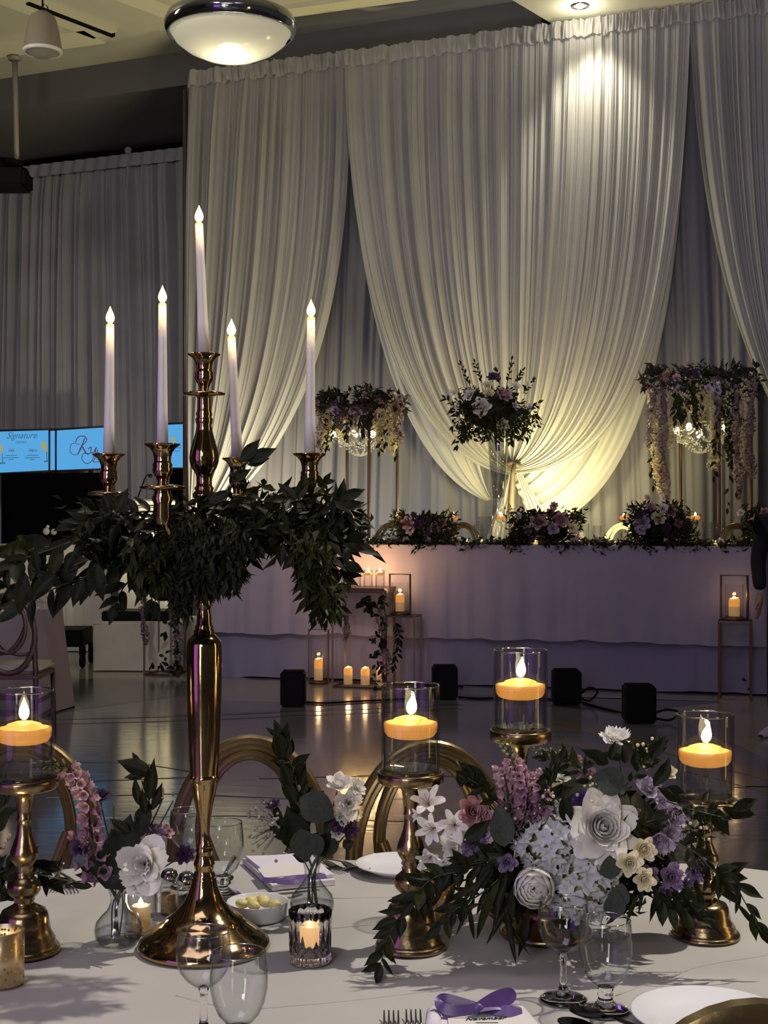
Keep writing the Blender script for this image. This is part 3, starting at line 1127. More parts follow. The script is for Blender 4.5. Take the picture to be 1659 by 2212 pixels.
LEAF = [leaf_mesh('leaf', M['leaf'], 0.40, 0.10, 0.3, 1.25), leaf_mesh('leaf', M['leaf'], 0.36, 0.3, 0.25, 1.3),
        leaf_mesh('leaf', M['leaf2'], 0.42, -0.12, 0.35, 1.2), leaf_mesh('leaf', M['leaf'], 0.44, 0.05, 0.5, 1.4),
        leaf_mesh('leaf', M['leaf'], 0.34, 0.45, 0.2, 1.2)]
LONG = [leaf_mesh('leaf', M['leaf'], 0.24, 0.2, 0.3, 1.0), leaf_mesh('leaf', M['leaf2'], 0.22, 0.45, 0.3, 1.0), leaf_mesh('leaf', M['leaf'], 0.2, -0.15, 0.3, 1.0)]
ROUND = [leaf_mesh('leaf', M['euc'], 0.80, 0.08, 0.10, 0.75, 9), leaf_mesh('leaf', M['euc'], 0.62, 0.10, 0.2, 0.8, 9)]
FINE = [leaf_mesh('leaf', M['leaffine'], 0.28, 0.25, 0.3, 1.1, 3), leaf_mesh('leaf', M['leaffine'], 0.34, -0.1, 0.3, 1.1, 3)]


def rv(s=1.0, r=RND):
    return Vector((r.uniform(-s, s), r.uniform(-s, s), r.uniform(-s, s)))


def spray(parent, pts, n, size, kinds=LEAF, spread=0.8, r=RND, stem=0.0014, flat=0.5, stem_name='stem', smat=None, t0=0.08, cap=300, ends=True):
    """a stem with alternate leaves; pts world"""
    path = smooth_path(pts, 20)
    mb = MB()
    mb.tube(path, [stem * (1.2 - 0.7 * i / 20) for i in range(21)], 5)
    mb.build(stem_name, smat or M['stem'], parent)
    for k in range(n):
        g = t0 + (1 - t0) * (k + 0.5) / n
        i = min(19, int(g * 20))
        p = path[i].lerp(path[i + 1], g * 20 - i)
        d = (path[i + 1] - path[i]).normalized()
        side = d.cross(Vector((0, -1, 0.2))).normalized() * (1 if k % 2 else -1)
        dd = (d * r.uniform(0.35, 1.0) + side * spread * r.uniform(0.5, 1.1) + Vector((0, r.uniform(-.6, .4) * flat, r.uniform(-.5, .15)))).normalized()
        sz = size * r.uniform(0.7, 1.15) * (1 - 0.25 * g)
        up = Vector((r.uniform(-.5, .5), -1, r.uniform(0.0, 1.0)))
        inst(r.choice(kinds), 'leaf', parent, p, dd, up, (sz * r.uniform(.85, 1.15), sz, sz))
    if ends:
        d = (path[-1] - path[-2]).normalized()
        inst(kinds[0], 'leaf', parent, path[-1] - d * 0.003, d, (0, -1, 0.4), size * 0.75)


def leaf_mass(name, parent, segs, size, m, r=RND, nseg=3):
    """many small leaves joined; segs = [(p, radius, count, direction)]"""
    mb = MB()
    for p, rad, n, dr in segs:
        for _ in range(n):
            q = Vector(p) + rv(rad, r)
            d = (Vector(dr) + rv(0.8, r)).normalized()
            up = rv(1, r)
            x = d.cross(up).normalized()
            z = x.cross(d)
            s = size * r.uniform(0.6, 1.3)
            w = s * 0.17
            mb.add([q, q + d * s * 0.45 + x * w + z * w * .5, q + d * s - z * s * .15, q + d * s * 0.45 - x * w + z * w * .5, q + d * s * .5],
                   [(0, 1, 4), (1, 2, 4), (2, 3, 4), (3, 0, 4)])
    o = mb.build(name, m, parent)
    o['kind'] = 'stuff'
    return o


def petal(mb, phi, rho, L, th0, th1, W, cup=0.7, ruf=0.0, rk=9, curl=0.0, z0=0.0, nu=6, nv=6, sharp=0.0, mi=0, rnd=0.0, r=RND, base=0.35):
    pr, pz = [rho], [z0]
    for j in range(nv):
        v = (j + 0.5) / nv
        th = th0 + (th1 - th0) * v + curl * max(0, v - 0.7) * 4
        pr.append(pr[-1] + L / nv * math.sin(th))
        pz.append(pz[-1] + L / nv * math.cos(th))
    ph = r.uniform(0, 6.28)
    k1 = r.uniform(-rnd, rnd)

    def fn(u, v):
        x = (u - 0.5) * 2
        ve = v * (1 - (0.16 + sharp) * x * x * v)
        g = ve * nv
        i = min(nv - 1, int(g))
        f = g - i
        a, z = pr[i] + (pr[i + 1] - pr[i]) * f, pz[i] + (pz[i + 1] - pz[i]) * f
        wp = base + (1 - base) * math.sin(PI * 0.5 * min(1, v * 1.5)) * (1 - 0.35 * max(0, v - 0.6) / 0.4)
        lat = x * W * 0.5 * wp
        R = max(abs(a), W * cup)
        an = lat / R
        y = R * math.sin(an)
        xr = a - R * (1 - math.cos(an))
        rr = ruf * v * v * math.sin(rk * x + ph + k1)
        z += rr + ruf * 0.5 * v * math.sin(rk * 1.7 * x + ph * 2)
        xr += rr * 0.7
        return Vector((xr * math.cos(phi) - y * math.sin(phi), xr * math.sin(phi) + y * math.cos(phi), z))
    mb.grid(fn, nu, nv, mi)


def rose_layers(r, full=1.0):
    L = []
    for k in range(3):
        L.append(dict(phi=k * 2.1, rho=0.05, L=0.62, th0=0.35, th1=-0.35, W=0.42, cup=0.3))
    for k in range(4):
        L.append(dict(phi=0.5 + k * 1.57, rho=0.10, L=0.68, th0=0.6, th1=-0.25, W=0.6, cup=0.45))
    for k in range(5):
        L.append(dict(phi=0.2 + k * 1.257, rho=0.14, L=0.80, th0=0.85, th1=-0.05, W=0.78, cup=0.55, curl=0.15))
    for k in range(5):
        L.append(dict(phi=0.9 + k * 1.257, rho=0.15, L=0.95, th0=1.05, th1=0.25, W=0.92, cup=0.6, curl=0.5, sharp=0.1))
    for k in range(6):
        L.append(dict(phi=0.3 + k * 1.047, rho=0.15, L=1.10, th0=1.25, th1=0.75, W=1.0, cup=0.7, curl=0.6, sharp=0.12))
    if full > 1:
        for k in range(6):
            L.append(dict(phi=0.1 + k * 1.047, rho=0.12, L=0.74, th0=0.75, th1=-0.15, W=0.7, cup=0.5, curl=0.1))
        for k in range(5):
            L.append(dict(phi=0.6 + k * 1.257, rho=0.15, L=0.88, th0=0.95, th1=0.12, W=0.85, cup=0.55, curl=0.35, sharp=0.08))
        for k in range(6):
            L.append(dict(phi=0.8 + k * 1.047, rho=0.12, L=1.2, th0=1.45, th1=1.1, W=1.05, cup=0.9, curl=0.5, sharp=0.16))
    for d in L:
        d['phi'] += r.uniform(-0.2, 0.2)
        d['ruf'] = 0.02
    return L


def mesh_of(layers, m, name='flower', extra=None, mats=None, r=RND, z=-0.25):
    mb = MB()
    for d in layers:
        d = dict(d)
        d['z0'] = d.get('z0', 0) + z
        petal(mb, r=r, **d)
    if extra:
        extra(mb)
    return mb.mesh(name, mats or m)


def calyx(mb):
    mb.lathe([(0.001, -0.42), (0.12, -0.38), (0.22, -0.28), (0.26, -0.18)], seg=10, mi=1)
    mb.tube([(0, 0, -0.4), (0.02, 0, -0.8)], 0.05, 5, mi=1)


rr = random.Random(4)
FL = {}


def ran_layers(r):
    L = []
    for j in range(6):
        n = 4 + j // 2
        rad = 0.24 + j * 0.135
        for k in range(n):
            L.append(dict(phi=k * 2 * PI / n + j * 0.7 + r.uniform(-.1, .1), rho=0.03, L=rad * (2.75 - .17 * j) * .9, th0=1.45, th1=-1.3 + 0.17 * j, W=rad * 1.75, cup=0.55,
                          nu=8, nv=9, z0=0.35 - rad * .95 + r.uniform(-.01, .01), ruf=0.02))
    return L


def ruffle_layers(r, n=22, ruf=0.07, L0=0.75, spread=1.45, W=0.7):
    L = []
    for k in range(n):
        f = k / n
        L.append(dict(phi=k * 2.4 + r.uniform(-.3, .3), rho=0.03 + 0.1 * f, L=L0 + 0.3 * f, th0=0.25 + 0.8 * f * spread / 1.45, th1=0.0 + spread * f + r.uniform(-.15, .15), W=W * (0.6 + .6 * f),
                      cup=0.5, ruf=ruf, rk=11, nu=8, nv=5, curl=0.15))
    return L


def open_layers(r, n=6, W=0.4, th0=0.3, th1=1.25, L0=1.05, curl=0.4, ruf=0.03):
    return [dict(phi=k * 2 * PI / n + r.uniform(-.08, .08), rho=0.05, L=L0 * r.uniform(.9, 1.05), th0=th0, th1=th1 + (0.15 if k % 2 else -.1), W=W * (1.2 if k % 2 else 0.9), cup=0.8,
                 curl=curl, ruf=ruf, rk=5, nu=4, nv=6) for k in range(n)]


def stamens(mb):
    for k in range(6):
        a = k * 1.05
        mb.tube([(0, 0, -0.2), (0.1 * math.cos(a), 0.1 * math.sin(a), 0.2), (0.26 * math.cos(a), 0.26 * math.sin(a), 0.45)], 0.014, 4, mi=1)


for nm, m in (('white', 'p_white'), ('cream', 'p_cream'), ('blush', 'p_blush'), ('lilac', 'p_lilac'), ('rose', 'p_rose')):
    FL['rose_' + nm] = mesh_of(rose_layers(rr), M[m], 'rose', calyx, [M[m], M['stem']], rr)
    FL['ruffle_' + nm] = mesh_of(ruffle_layers(rr), M[m], 'carnation', calyx, [M[m], M['stem']], rr)
for nm, m in (('purple', 'p_purple'), ('dark', 'p_dark'), ('violet', 'p_violet')):
    FL['ruffle_' + nm] = mesh_of(ruffle_layers(rr, 24, 0.09, 0.7, 1.4, 0.5), M[m], 'scabiosa', calyx, [M[m], M['stem']], rr)
FL['liz_white'] = mesh_of(ruffle_layers(rr, 11, 0.09, 1.0, 1.3, 1.0), M['p_white'], 'lisianthus', calyx, [M['p_white'], M['stem']], rr)
FL['liz_lilac'] = mesh_of(ruffle_layers(rr, 13, 0.09, 0.95, 1.0, 1.0), M['p_lilac'], 'lisianthus', calyx, [M['p_lilac'], M['stem']], rr)
FL['liz_purple'] = mesh_of(ruffle_layers(rr, 16, 0.10, 0.85, 1.25, 0.8), M['p_purple'], 'lisianthus', calyx, [M['p_purple'], M['stem']], rr)
FL['ranunculus'] = mesh_of(ran_layers(rr), M['p_white'], 'ranunculus', calyx, [M['p_white'], M['stem']], rr)
FL['alstro'] = mesh_of(open_layers(rr), M['p_white'], 'alstroemeria', stamens, [M['p_white'], M['p_rose']], rr)
FL['bud_yellow'] = mesh_of([dict(phi=k * 1.57, rho=0.06, L=1.2, th0=0.35, th1=-0.22, W=0.7, cup=0.5) for k in range(4)], M['p_yellow'], 'bud', calyx, [M['p_yellow'], M['stem']], rr)
FL['bud_green'] = mesh_of([dict(phi=k * 1.57, rho=0.04, L=1.0, th0=0.5, th1=-0.5, W=0.6, cup=0.5) for k in range(4)], M['p_green'], 'bud', calyx, [M['p_green'], M['stem']], rr)
FL['bud_blush'] = mesh_of([dict(phi=k * 1.57, rho=0.06, L=1.1, th0=0.45, th1=-0.22, W=0.8, cup=0.5, ruf=0.03) for k in range(5)], M['p_blush'], 'bud', calyx, [M['p_blush'], M['stem']], rr)
FL['floret'] = mesh_of([dict(phi=k * PI / 2, rho=0.02, L=0.72, th0=0.7, th1=1.8, W=0.78, cup=0.8, ruf=0.16, rk=4, nu=4, nv=4, base=0.15) for k in range(4)], M['p_hyd'], 'floret', None, None, rr, 0)
FL['snap'] = mesh_of([dict(phi=k * 2 * PI / 5, rho=0.10, L=0.9, th0=0.3, th1=1.0 if k in (0, 1) else 0.5, W=0.95, cup=0.45, ruf=0.10, rk=4, nu=6, nv=5, curl=0.35) for k in range(5)],
                     M['p_mauve'], 'floret', None, None, rr, -0.3)
FL['snap_pale'] = mesh_of([dict(phi=k * 2 * PI / 5, rho=0.10, L=0.8, th0=0.25, th1=0.6, W=0.95, cup=0.45, ruf=0.10, rk=4, nu=6, nv=5, curl=0.3) for k in range(5)],
                          M['p_blush'], 'floret', None, None, rr, -0.3)


def place_flower(kind, parent, pos, r, face=(0, -1, 0.3), spin=None, name=None):
    f = Vector(face).normalized()
    x = f.orthogonal().normalized()
    a = RND.uniform(0, 6.28) if spin is None else spin
    x = Matrix.Rotation(a, 3, f) @ x
    y = f.cross(x)
    mt = Matrix((x * r, y * r, f * r)).transposed().to_4x4()
    mt.translation = Vector(pos) - ORG.get(parent, Vector((0, 0, 0)))
    me = FL[kind]
    o = bpy.data.objects.new(name or me.name.split('.')[0], me)
    link(o, parent)
    o.matrix_local = mt
    return o


def petal_flower(name, layers, m, parent, pos, r, face, core_prof, core_m, petal_name='petal', z=-0.25, rs=1):
    """a large bloom: core mesh as the part, every petal a sub-part"""
    f = Vector(face).normalized()
    x = f.orthogonal().normalized()
    y = f.cross(x)
    mt = Matrix((x * r, y * r, f * r)).transposed().to_4x4()
    mt.translation = Vector(pos) - ORG.get(parent, Vector((0, 0, 0)))
    cb = MB()
    cb.lathe(core_prof, seg=12)
    core = bpy.data.objects.new(name, cb.mesh(name, core_m))
    link(core, parent)
    core.matrix_local = mt
    q = random.Random(rs)
    for d in layers:
        mb = MB()
        d = dict(d)
        d['z0'] = d.get('z0', 0) + z
        d['nu'], d['nv'] = 7, 7
        petal(mb, r=q, **d)
        o = bpy.data.objects.new(petal_name, mb.mesh(petal_name, m))
        link(o, core)
    return core


def snap_spike(parent, pts, n, r0, green=0.3, name='snapdragon'):
    path = smooth_path(pts, 20)
    mb = MB()
    mb.tube(path, [0.0022 * (1.3 - 0.8 * i / 20) for i in range(21)], 6)
    core = mb.build(name, M['stem'], parent)
    for k in range(n):
        g = 0.12 + 0.86 * k / n
        i = min(19, int(g * 20))
        p = path[i].lerp(path[i + 1], g * 20 - i)
        d = (path[i + 1] - path[i]).normalized()
        a = k * 2.2
        s = d.orthogonal().normalized()
        out = (Matrix.Rotation(a, 3, d) @ s) + d * 0.3
        out = (out + Vector((0, -0.5, 0))).normalized()
        if g > 1 - green:
            rr_ = r0 * 0.55 * (1.25 - g) * 2
            o = place_flower('bud_green', core, p + out * r0 * 0.35, max(0.006, rr_ * 0.95), out + d * 0.8)
        else:
            rr_ = r0 * (1.15 - 0.55 * g)
            o = place_flower('snap_pale' if g > 0.42 else 'snap', core, p + out * r0 * 0.55, rr_, out - d * 0.1)
        o.name = 'floret'
    return core


# ================================================================ HEAD TABLE
RZ = 0.41   # riser height
HZ = 1.18   # head table top


def cloth_front(plane, px0, px1, off, depth, z1, z0, m, name, label, cat, amp=0.012, seed=1, top=True, round_end=0.12, freq=((5, 1), (13, .5), (27, .2)), bulge=0.02):
    s0, s1 = plane.s_of(px0, off), plane.s_of(px1, off)
    ff = fold_fn(seed, freq)
    q0 = Vector((plane.q[0], plane.q[1], 0)) + plane.n * off
    per = []
    L = s1 - s0
    N1, N2, NC = 150, 24, 8
    for i in range(N1):
        per.append((s0 + round_end + (L - 2 * round_end) * i / N1, 0.0))
    for i in range(NC):
        a = -PI / 2 + PI / 2 * i / NC
        per.append((s1 - round_end + round_end * math.cos(a), round_end + round_end * math.sin(a)))
    for i in range(N2):
        per.append((s1, round_end + (depth - 2 * round_end) * i / N2))
    for i in range(NC):
        a = PI / 2 * i / NC
        per.append((s1 - round_end + round_end * math.cos(a), depth - round_end + round_end * math.sin(a)))
    for i in range(N2 * 2):
        per.append((s1 - round_end - (L - 2 * round_end) * i / (N2 * 2), depth))
    for i in range(NC):
        a = PI / 2 + PI / 2 * i / NC
        per.append((s0 + round_end + round_end * math.cos(a), depth - round_end + round_end * math.sin(a)))
    for i in range(N2):
        per.append((s0, depth - round_end - (depth - 2 * round_end) * i / N2))
    for i in range(NC):
        a = PI + PI / 2 * i / NC
        per.append((s0 + round_end + round_end * math.cos(a), round_end + round_end * math.sin(a)))
    n = len(per)
    cs, cd = (s0 + s1) / 2, depth / 2

    def pt(k, out, z):
        s, d = per[k % n]
        ls, ld = per[(k - 1) % n], per[(k + 1) % n]
        tx, ty = ld[0] - ls[0], ld[1] - ls[1]
        l = math.hypot(tx, ty) or 1
        nx, ny = ty / l, -tx / l
        return q0 + plane.u * (s + nx * out) + plane.n * (d + ny * out) + Vector((0, 0, z))
    mb = MB()

    def fn(u, v):
        k = int(round(u * n))
        h = ff(k / n * 4, v * 0.5) * amp * v + bulge * math.sin(PI * v * 0.5)
        wob = 0.006 * ff(k / n * 2, 0) * v
        return pt(k, h, z1 + (z0 - z1) * v + wob)
    mb.grid(fn, n, 14, closed_u=True)
    if top:
        rings = [1.0, 0.985, 0.9]
        b = len(mb.v)
        vs = []
        for f in (0, 0.01):
            for k in range(n):
                s, d = per[k]
                vs.append(q0 + plane.u * (cs + (s - cs) * (1 - f)) + plane.n * (cd + (d - cd) * (1 - f * 3)) + Vector((0, 0, z1 + (0.006 if f else 0))))
        mb.add(vs, [(k, (k + 1) % n, n + (k + 1) % n, n + k) for k in range(n)] + [tuple(n + k for k in range(n))])
    o = mb.build(name, m, loc=plane.at((px0 + px1) / 2, off + depth / 2), sharp=50)
    if label:
        tag(o, label, cat)
    return o


riser = cloth_front(HEAD, 436, 1700, 0.0, 1.34, RZ, 0.012, M['risercloth'], 'stage_riser', 'long low stage riser under the head table with a grey-lilac cloth skirt', 'riser', amp=0.012, seed=6, bulge=0.0, freq=((2, 1), (7, .8), (19, .3)))
headt = cloth_front(HEAD, 442, 1655, -0.03, 0.80, HZ, 0.40, M['headcloth'], 'head_table', 'long head table under a full length pale lilac cloth on the stage', 'table', amp=0.010, seed=9, bulge=0.03, freq=((3, 1), (9, .7), (24, .3)))


def hp(px, off, z):
    return HEAD.at(px, off, z)


# ---- small table things
def tube_glass(name, r, h, m=None):
    mb = MB()
    mb.lathe([(0.001, 0.004), (r * 0.95, 0.004), (r * 0.95, h), (r, h), (r, 0.0), (0.001, 0.0)], seg=18)
    return mb.mesh(name, m or M['glass'])


def flame_mesh(name, r, h, m, seg=12):
    mb = MB()
    mb.lathe([(0.0003, 0), (r * 0.5, h * 0.05), (r * 0.88, h * 0.18), (r, h * 0.32), (r * 0.92, h * 0.46), (r * 0.68, h * 0.62), (r * 0.42, h * 0.76), (r * 0.2, h * 0.89), (0.0003, h)], seg=seg)
    return mb.mesh(name, m)


FLAME = flame_mesh('flame', 0.005, 0.02, M['flame'], 8)
LEDF = flame_mesh('flame', 0.008, 0.028, M['ledflame'], 10)


def put(me, name, parent, pos, scale=1.0):
    o = bpy.data.objects.new(name, me)
    link(o, parent)
    o.location = Vector(pos) - ORG.get(parent, Vector((0, 0, 0)))
    if scale != 1.0:
        o.scale = (scale,) * 3 if not hasattr(scale, '__len__') else scale
    return o


# long stem floating-candle glasses
mb = MB()
mb.lathe([(0.001, 0), (0.035, 0.0), (0.035, 0.004), (0.006, 0.012), (0.004, 0.05), (0.004, 0.20), (0.008, 0.215), (0.03, 0.235), (0.045, 0.26), (0.048, 0.32), (0.046, 0.32), (0.043, 0.262), (0.03, 0.24), (0.001, 0.225)], seg=20)
STEMG = mb.mesh('stem_glass', M['glass'])
mb = MB()
mb.lathe([(0.001, 0.0), (0.03, 0.002), (0.042, 0.012), (0.040, 0.028), (0.02, 0.034), (0.001, 0.035)], seg=18)
FLOATC = mb.mesh('floating_candle', M['waxlit'])
words = ['at the far left end of the head table', 'beside the left low arrangement', 'right of the left low arrangement', 'in front of the tall trumpet vase',
         'right of the middle arrangement', 'left of the right arrangement', 'right of the right low arrangement', 'at the right end of the head table']
for k, (px, hgt, off) in enumerate(((757, 1.0, 0.35), (857, 1.05, 0.35), (980, 1.05, 0.30), (1083, 1.1, 0.35), (1230, 1.1, 0.35), (1348, 1.1, 0.35), (1502, 1.1, 0.3), (1622, 1.15, 0.3))):
    b = hp(px, off, HZ + 0.006)
    ztop = CAM_Z - (1128 - 1106) * b.y / FPX
    sc = (ztop - HZ + 0.09) / 0.32 * 0.9
    t = thing('stemmed_candle_glass', 'tall stemmed candle glass ' + words[k], 'candle holder', b, 'stemmed candle glasses on the head table')
    put(STEMG, 'stem_glass', t, b, (1, 1, sc))
    c = thing('floating_candle', 'lit floating candle in the stemmed glass ' + words[k], 'candle', b + Vector((0, 0, 0.262 * sc)), 'floating candles on the head table')
    ORG[c] = Vector(c.location)
    put(FLOATC, 'wax', c, c.location)
    put(FLAME, 'flame', c, Vector(c.location) + Vector((0, 0, 0.034)), (1.9, 1.9, 1.5))
    light('candle_light', 'POINT', (0, 0, 0.06), 0.9, (1, 0.62, 0.28), size=0.012, parent=c)

# tea lights
mb = MB()
mb.lathe([(0.001, 0.0), (0.022, 0.0), (0.028, 0.03), (0.027, 0.03), (0.021, 0.004), (0.001, 0.004)], seg=14)
TEAG = mb.mesh('cup', M['glassthick'])
mb = MB()
mb.lathe([(0.001, 0.004), (0.018, 0.004), (0.018, 0.02), (0.001, 0.021)], seg=12)
TEAW = mb.mesh('wax', M['waxtop'])
tw = ['far left end of the head table', 'left end beside the first votive', 'left of the left arrangement', 'between the left arrangement and the tall vase', 'beneath the tall vase', 'inside the middle greenery',
      'right of the middle arrangement', 'between the middle and right arrangements', 'right of the right arrangement', 'beside the ninth votive', 'right end under the hanging flowers', 'rightmost on the head table']
for k, (px, off) in enumerate(((781, .08), (798, .1), (829, .07), (1009, .12), (1041, .06), (1157, .02), (1265, .08), (1328, .06), (1546, .08), (1571, .1), (1609, .07), (1622, .1))):
    b = hp(px, off, HZ + 0.007)
    t = thing('tealight', 'tiny lit tealight cup, ' + tw[k], 'candle', b, 'tealights along the head table')
    put(TEAG, 'cup', t, b, 1.15)
    put(TEAW, 'wax', t, b, 1.15)
    put(FLAME, 'flame', t, b + Vector((0, 0, 0.023)), 1.1)
    light('candle_light', 'POINT', (0, 0, 0.045), 0.25, (1, 0.7, 0.35), size=0.01, parent=t)

# drinking glasses along the table
gl1, gl2 = tube_glass('glass_body', 0.035, 0.16), tube_glass('glass_body', 0.062, 0.235)
for k, (px, off, me, sc, lb) in enumerate(((792, .3, gl1, 1, 'left of the first arch leg'), (828, .3, gl1, 1.0, 'left of the left arrangement'), (1033, .25, gl1, 1.05, 'short, left of the large cylinder'),
                                           (1048, .4, gl2, 1, 'large square-looking, below the tall vase'), (1112, .5, gl2, 1.2, 'tall, right of the tall vase'), (1263, .3, gl1, 1.1, 'right of the middle arrangement'),
                                           (1290, .25, gl1, 1.0, 'left of the right chair arch'), (1528, .35, gl1, 1.2, 'left of the arch leg at right'), (1556, .3, gl1, 1.15, 'right of the arch leg at right'))):
    b = hp(px, off, HZ + 0.006)
    o = tag(bpy.data.objects.new('cylinder_glass', me), 'clear cylinder glass on the head table, ' + lb, 'glass', 'cylinder glasses on the head table')
    COL.objects.link(o)
    o.location = b
    o.scale = (sc, sc, sc)

# ---- tall reversible vase with flowers
b = hp(1076, 0.42, HZ + 0.006)
s = b.y / FPX
t = thing('trumpet_vase', 'tall clear trumpet vase standing at the centre of the head table', 'vase', b)
H = (HZ - (CAM_Z - (926 - 1106) * s)) * -1
mb = MB()
f = H
mb.lathe([(0.001, 0.0), (0.085, 0.0), (0.088, 0.02), (0.07, 0.15 * f), (0.055, 0.33 * f), (0.052, 0.38 * f), (0.058, 0.42 * f), (0.072, 0.62 * f), (0.086, 0.85 * f), (0.094, f), (0.090, f), (0.068, 0.6 * f), (0.048, 0.40 * f), (0.001, 0.39 * f)], b, 32)
mb.build('glass_body', M['vaseglass'], t)
bq = thing('tall_bouquet', 'tall round bouquet of white and blush flowers on the trumpet vase', 'flower arrangement', b + Vector((0, 0, H - 0.02)))
C = P(1062, 880, b.y)
s = b.y / FPX
q = random.Random(5)
mb = MB()
mb.ball(C + Vector((0, 0, -0.02)), 0.19, 14, 8, sc=(1.35, 0.8, 0.85))
mb.tube([C, b + Vector((0, 0, 0.8 * H))], 0.02, 6)
mb.build('greenery_core', M['leaf'], bq)
leaf_mass('small_foliage', bq, [(C + Vector((q.uniform(-.26, .26), q.uniform(-.15, .1), q.uniform(-.22, .10))), 0.09, 30, (q.uniform(-1, 1), -.6, q.uniform(-1, .4))) for _ in range(46)], 0.065, M['leaf2'], q)
leaf_mass('hanging_foliage', bq, [(P(990 + k * 21, 915 + 18 * math.sin(k * 2.1), b.y - .1), 0.05, 14, (0, -.3, -1)) for k in range(9)], 0.07, M['leaf2'], q)
for px, py, r, kd in ((982, 850, 17, 'alstro'), (968, 858, 9, 'ruffle_white'), (1014, 853, 16, 'ruffle_white'), (1041, 878, 21, 'rose_white'), (1056, 850, 12, 'rose_cream'), (1090, 853, 17, 'rose_blush'),
                      (1065, 815, 16, 'ruffle_dark'), (1052, 832, 12, 'ruffle_cream'), (1112, 877, 14, 'alstro'), (1115, 835, 12, 'ruffle_white'), (1140, 832, 14, 'alstro'), (988, 880, 12, 'alstro'), (1085, 917, 14, 'rose_cream'),
                      (1040, 893, 11, 'ruffle_cream'), (1145, 880, 9, 'ruffle_white'), (990, 895, 8, 'ruffle_dark'), (1120, 890, 10, 'ruffle_dark')):
    p = P(px, py, b.y - 0.15)
    place_flower(kd, bq, p, r * s, (p.x - C.x, -.35, (p.z - C.z) + .1))
for a, e in (((1020, 845), (996, 786)), ((1042, 830), (1026, 782)), ((1095, 830), (1106, 776)), ((1112, 830), (1130, 800)), ((1130, 850), (1152, 822)), ((1080, 830), (1072, 800))):
    spray(bq, [P(a[0], a[1], b.y), P(e[0], e[1], b.y - .02)], 9, 0.055, [LEAF[0], LEAF[2]], 0.45, q, stem=0.004)
for a, e in (((1000, 895), (962, 860)), ((1010, 905), (1000, 950)), ((1020, 905), (985, 965)), ((1120, 900), (1165, 870)), ((1120, 905), (1160, 920)), ((1110, 915), (1100, 955)), ((1060, 905), (1050, 940))):
    spray(bq, [P(a[0], a[1], b.y - .1), P(e[0], e[1], b.y - .2)], 7, 0.07, LEAF, 0.7, q, stem=0.003)


# ---- low arrangements and garland
def low_arr(px, w, h, label, flowers, seed, ybase=1182, n_leaf=44):
    q = random.Random(seed)
    b = hp(px, 0.18, HZ + 0.006)
    t = thing('low_arrangement', label, 'flower arrangement', b, 'low arrangements on the head table')
    s = b.y / FPX
    W, Hh = w * s / 2, h * s
    mb = MB()
    mb.ball(b + Vector((0, 0, Hh * 0.30)), Hh * 0.36, 14, 8, sc=(W / (Hh * 0.36) * 0.62, 0.9, 0.8))
    mb.build('greenery_core', M['leaf'], t)
    leaf_mass('small_foliage', t, [(b + Vector((q.uniform(-W, W) * .85, q.uniform(-.15, .05), q.uniform(0.0, Hh * .7))), 0.07, 26, (q.uniform(-1, 1), -.4, q.uniform(-.3, .8))) for _ in range(38)], 0.06, M['leaf2'], q)
    for k in range(n_leaf):
        a = q.uniform(-PI * 0.12, PI * 1.12)
        d = Vector((math.cos(a), q.uniform(-.7, .1), math.sin(a) * 0.8))
        p = b + Vector((math.cos(a) * W * .62, -0.05 + q.uniform(-.08, .05), Hh * 0.28 + math.sin(a) * Hh * 0.35))
        inst(q.choice(LEAF + LONG), 'leaf', t, p, d, (q.uniform(-.5, .5), -1, .5), q.uniform(0.06, 0.11))
    for fx, fy, r, kd in flowers:
        p = P(fx, fy, b.y - 0.14)
        place_flower(kd, t, p, r * s, (p.x - b.x, -.5, p.z - b.z - .02))
    return t


low_arr(915, 140, 78, 'left low arrangement of dark foliage and plum blooms on the head table', [(880, 1130, 14, 'rose_blush'), (893, 1112, 8, 'ruffle_dark'), (902, 1133, 13, 'ruffle_dark'), (920, 1125, 12, 'ruffle_dark'),
        (940, 1140, 14, 'ruffle_lilac'), (885, 1145, 12, 'ruffle_lilac'), (955, 1130, 10, 'rose_rose'), (925, 1150, 12, 'ruffle_purple')], 3)
low_arr(1175, 170, 88, 'middle low arrangement with a large blush rose on the head table', [(1163, 1127, 19, 'rose_blush'), (1195, 1142, 15, 'ruffle_lilac'), (1190, 1110, 12, 'rose_rose'), (1212, 1122, 18, 'rose_blush'), (1197, 1092, 10, 'ruffle_blush'),
        (1140, 1145, 12, 'ruffle_lilac'), (1120, 1115, 9, 'ruffle_white'), (1237, 1140, 14, 'ruffle_cream'), (1150, 1160, 11, 'ruffle_dark'), (1250, 1160, 14, 'ruffle_white')], 4, n_leaf=60)
low_arr(1424, 150, 108, 'right low arrangement with white and blush roses below the flower arch', [(1388, 1128, 20, 'ruffle_lilac'), (1382, 1112, 13, 'ruffle_dark'), (1422, 1120, 15, 'rose_cream'), (1432, 1098, 13, 'ruffle_white'), (1405, 1095, 11, 'rose_blush'),
        (1450, 1105, 14, 'rose_blush'), (1385, 1143, 14, 'ruffle_lilac'), (1465, 1130, 12, 'ruffle_rose'), (1400, 1075, 9, 'ruffle_cream'), (1440, 1140, 12, 'ruffle_dark')], 5, n_leaf=64)
low_arr(1648, 90, 100, 'low arrangement at the right end of the head table', [(1635, 1120, 12, 'ruffle_lilac'), (1652, 1108, 12, 'rose_blush'), (1600, 1108, 9, 'ruffle_white')], 6)
q = random.Random(9)
gb = hp(1000, 0.05, HZ)
gt = thing('table_garland', 'long dark leafy garland trailing along the front edge of the head table', 'garland', gb)
path = []
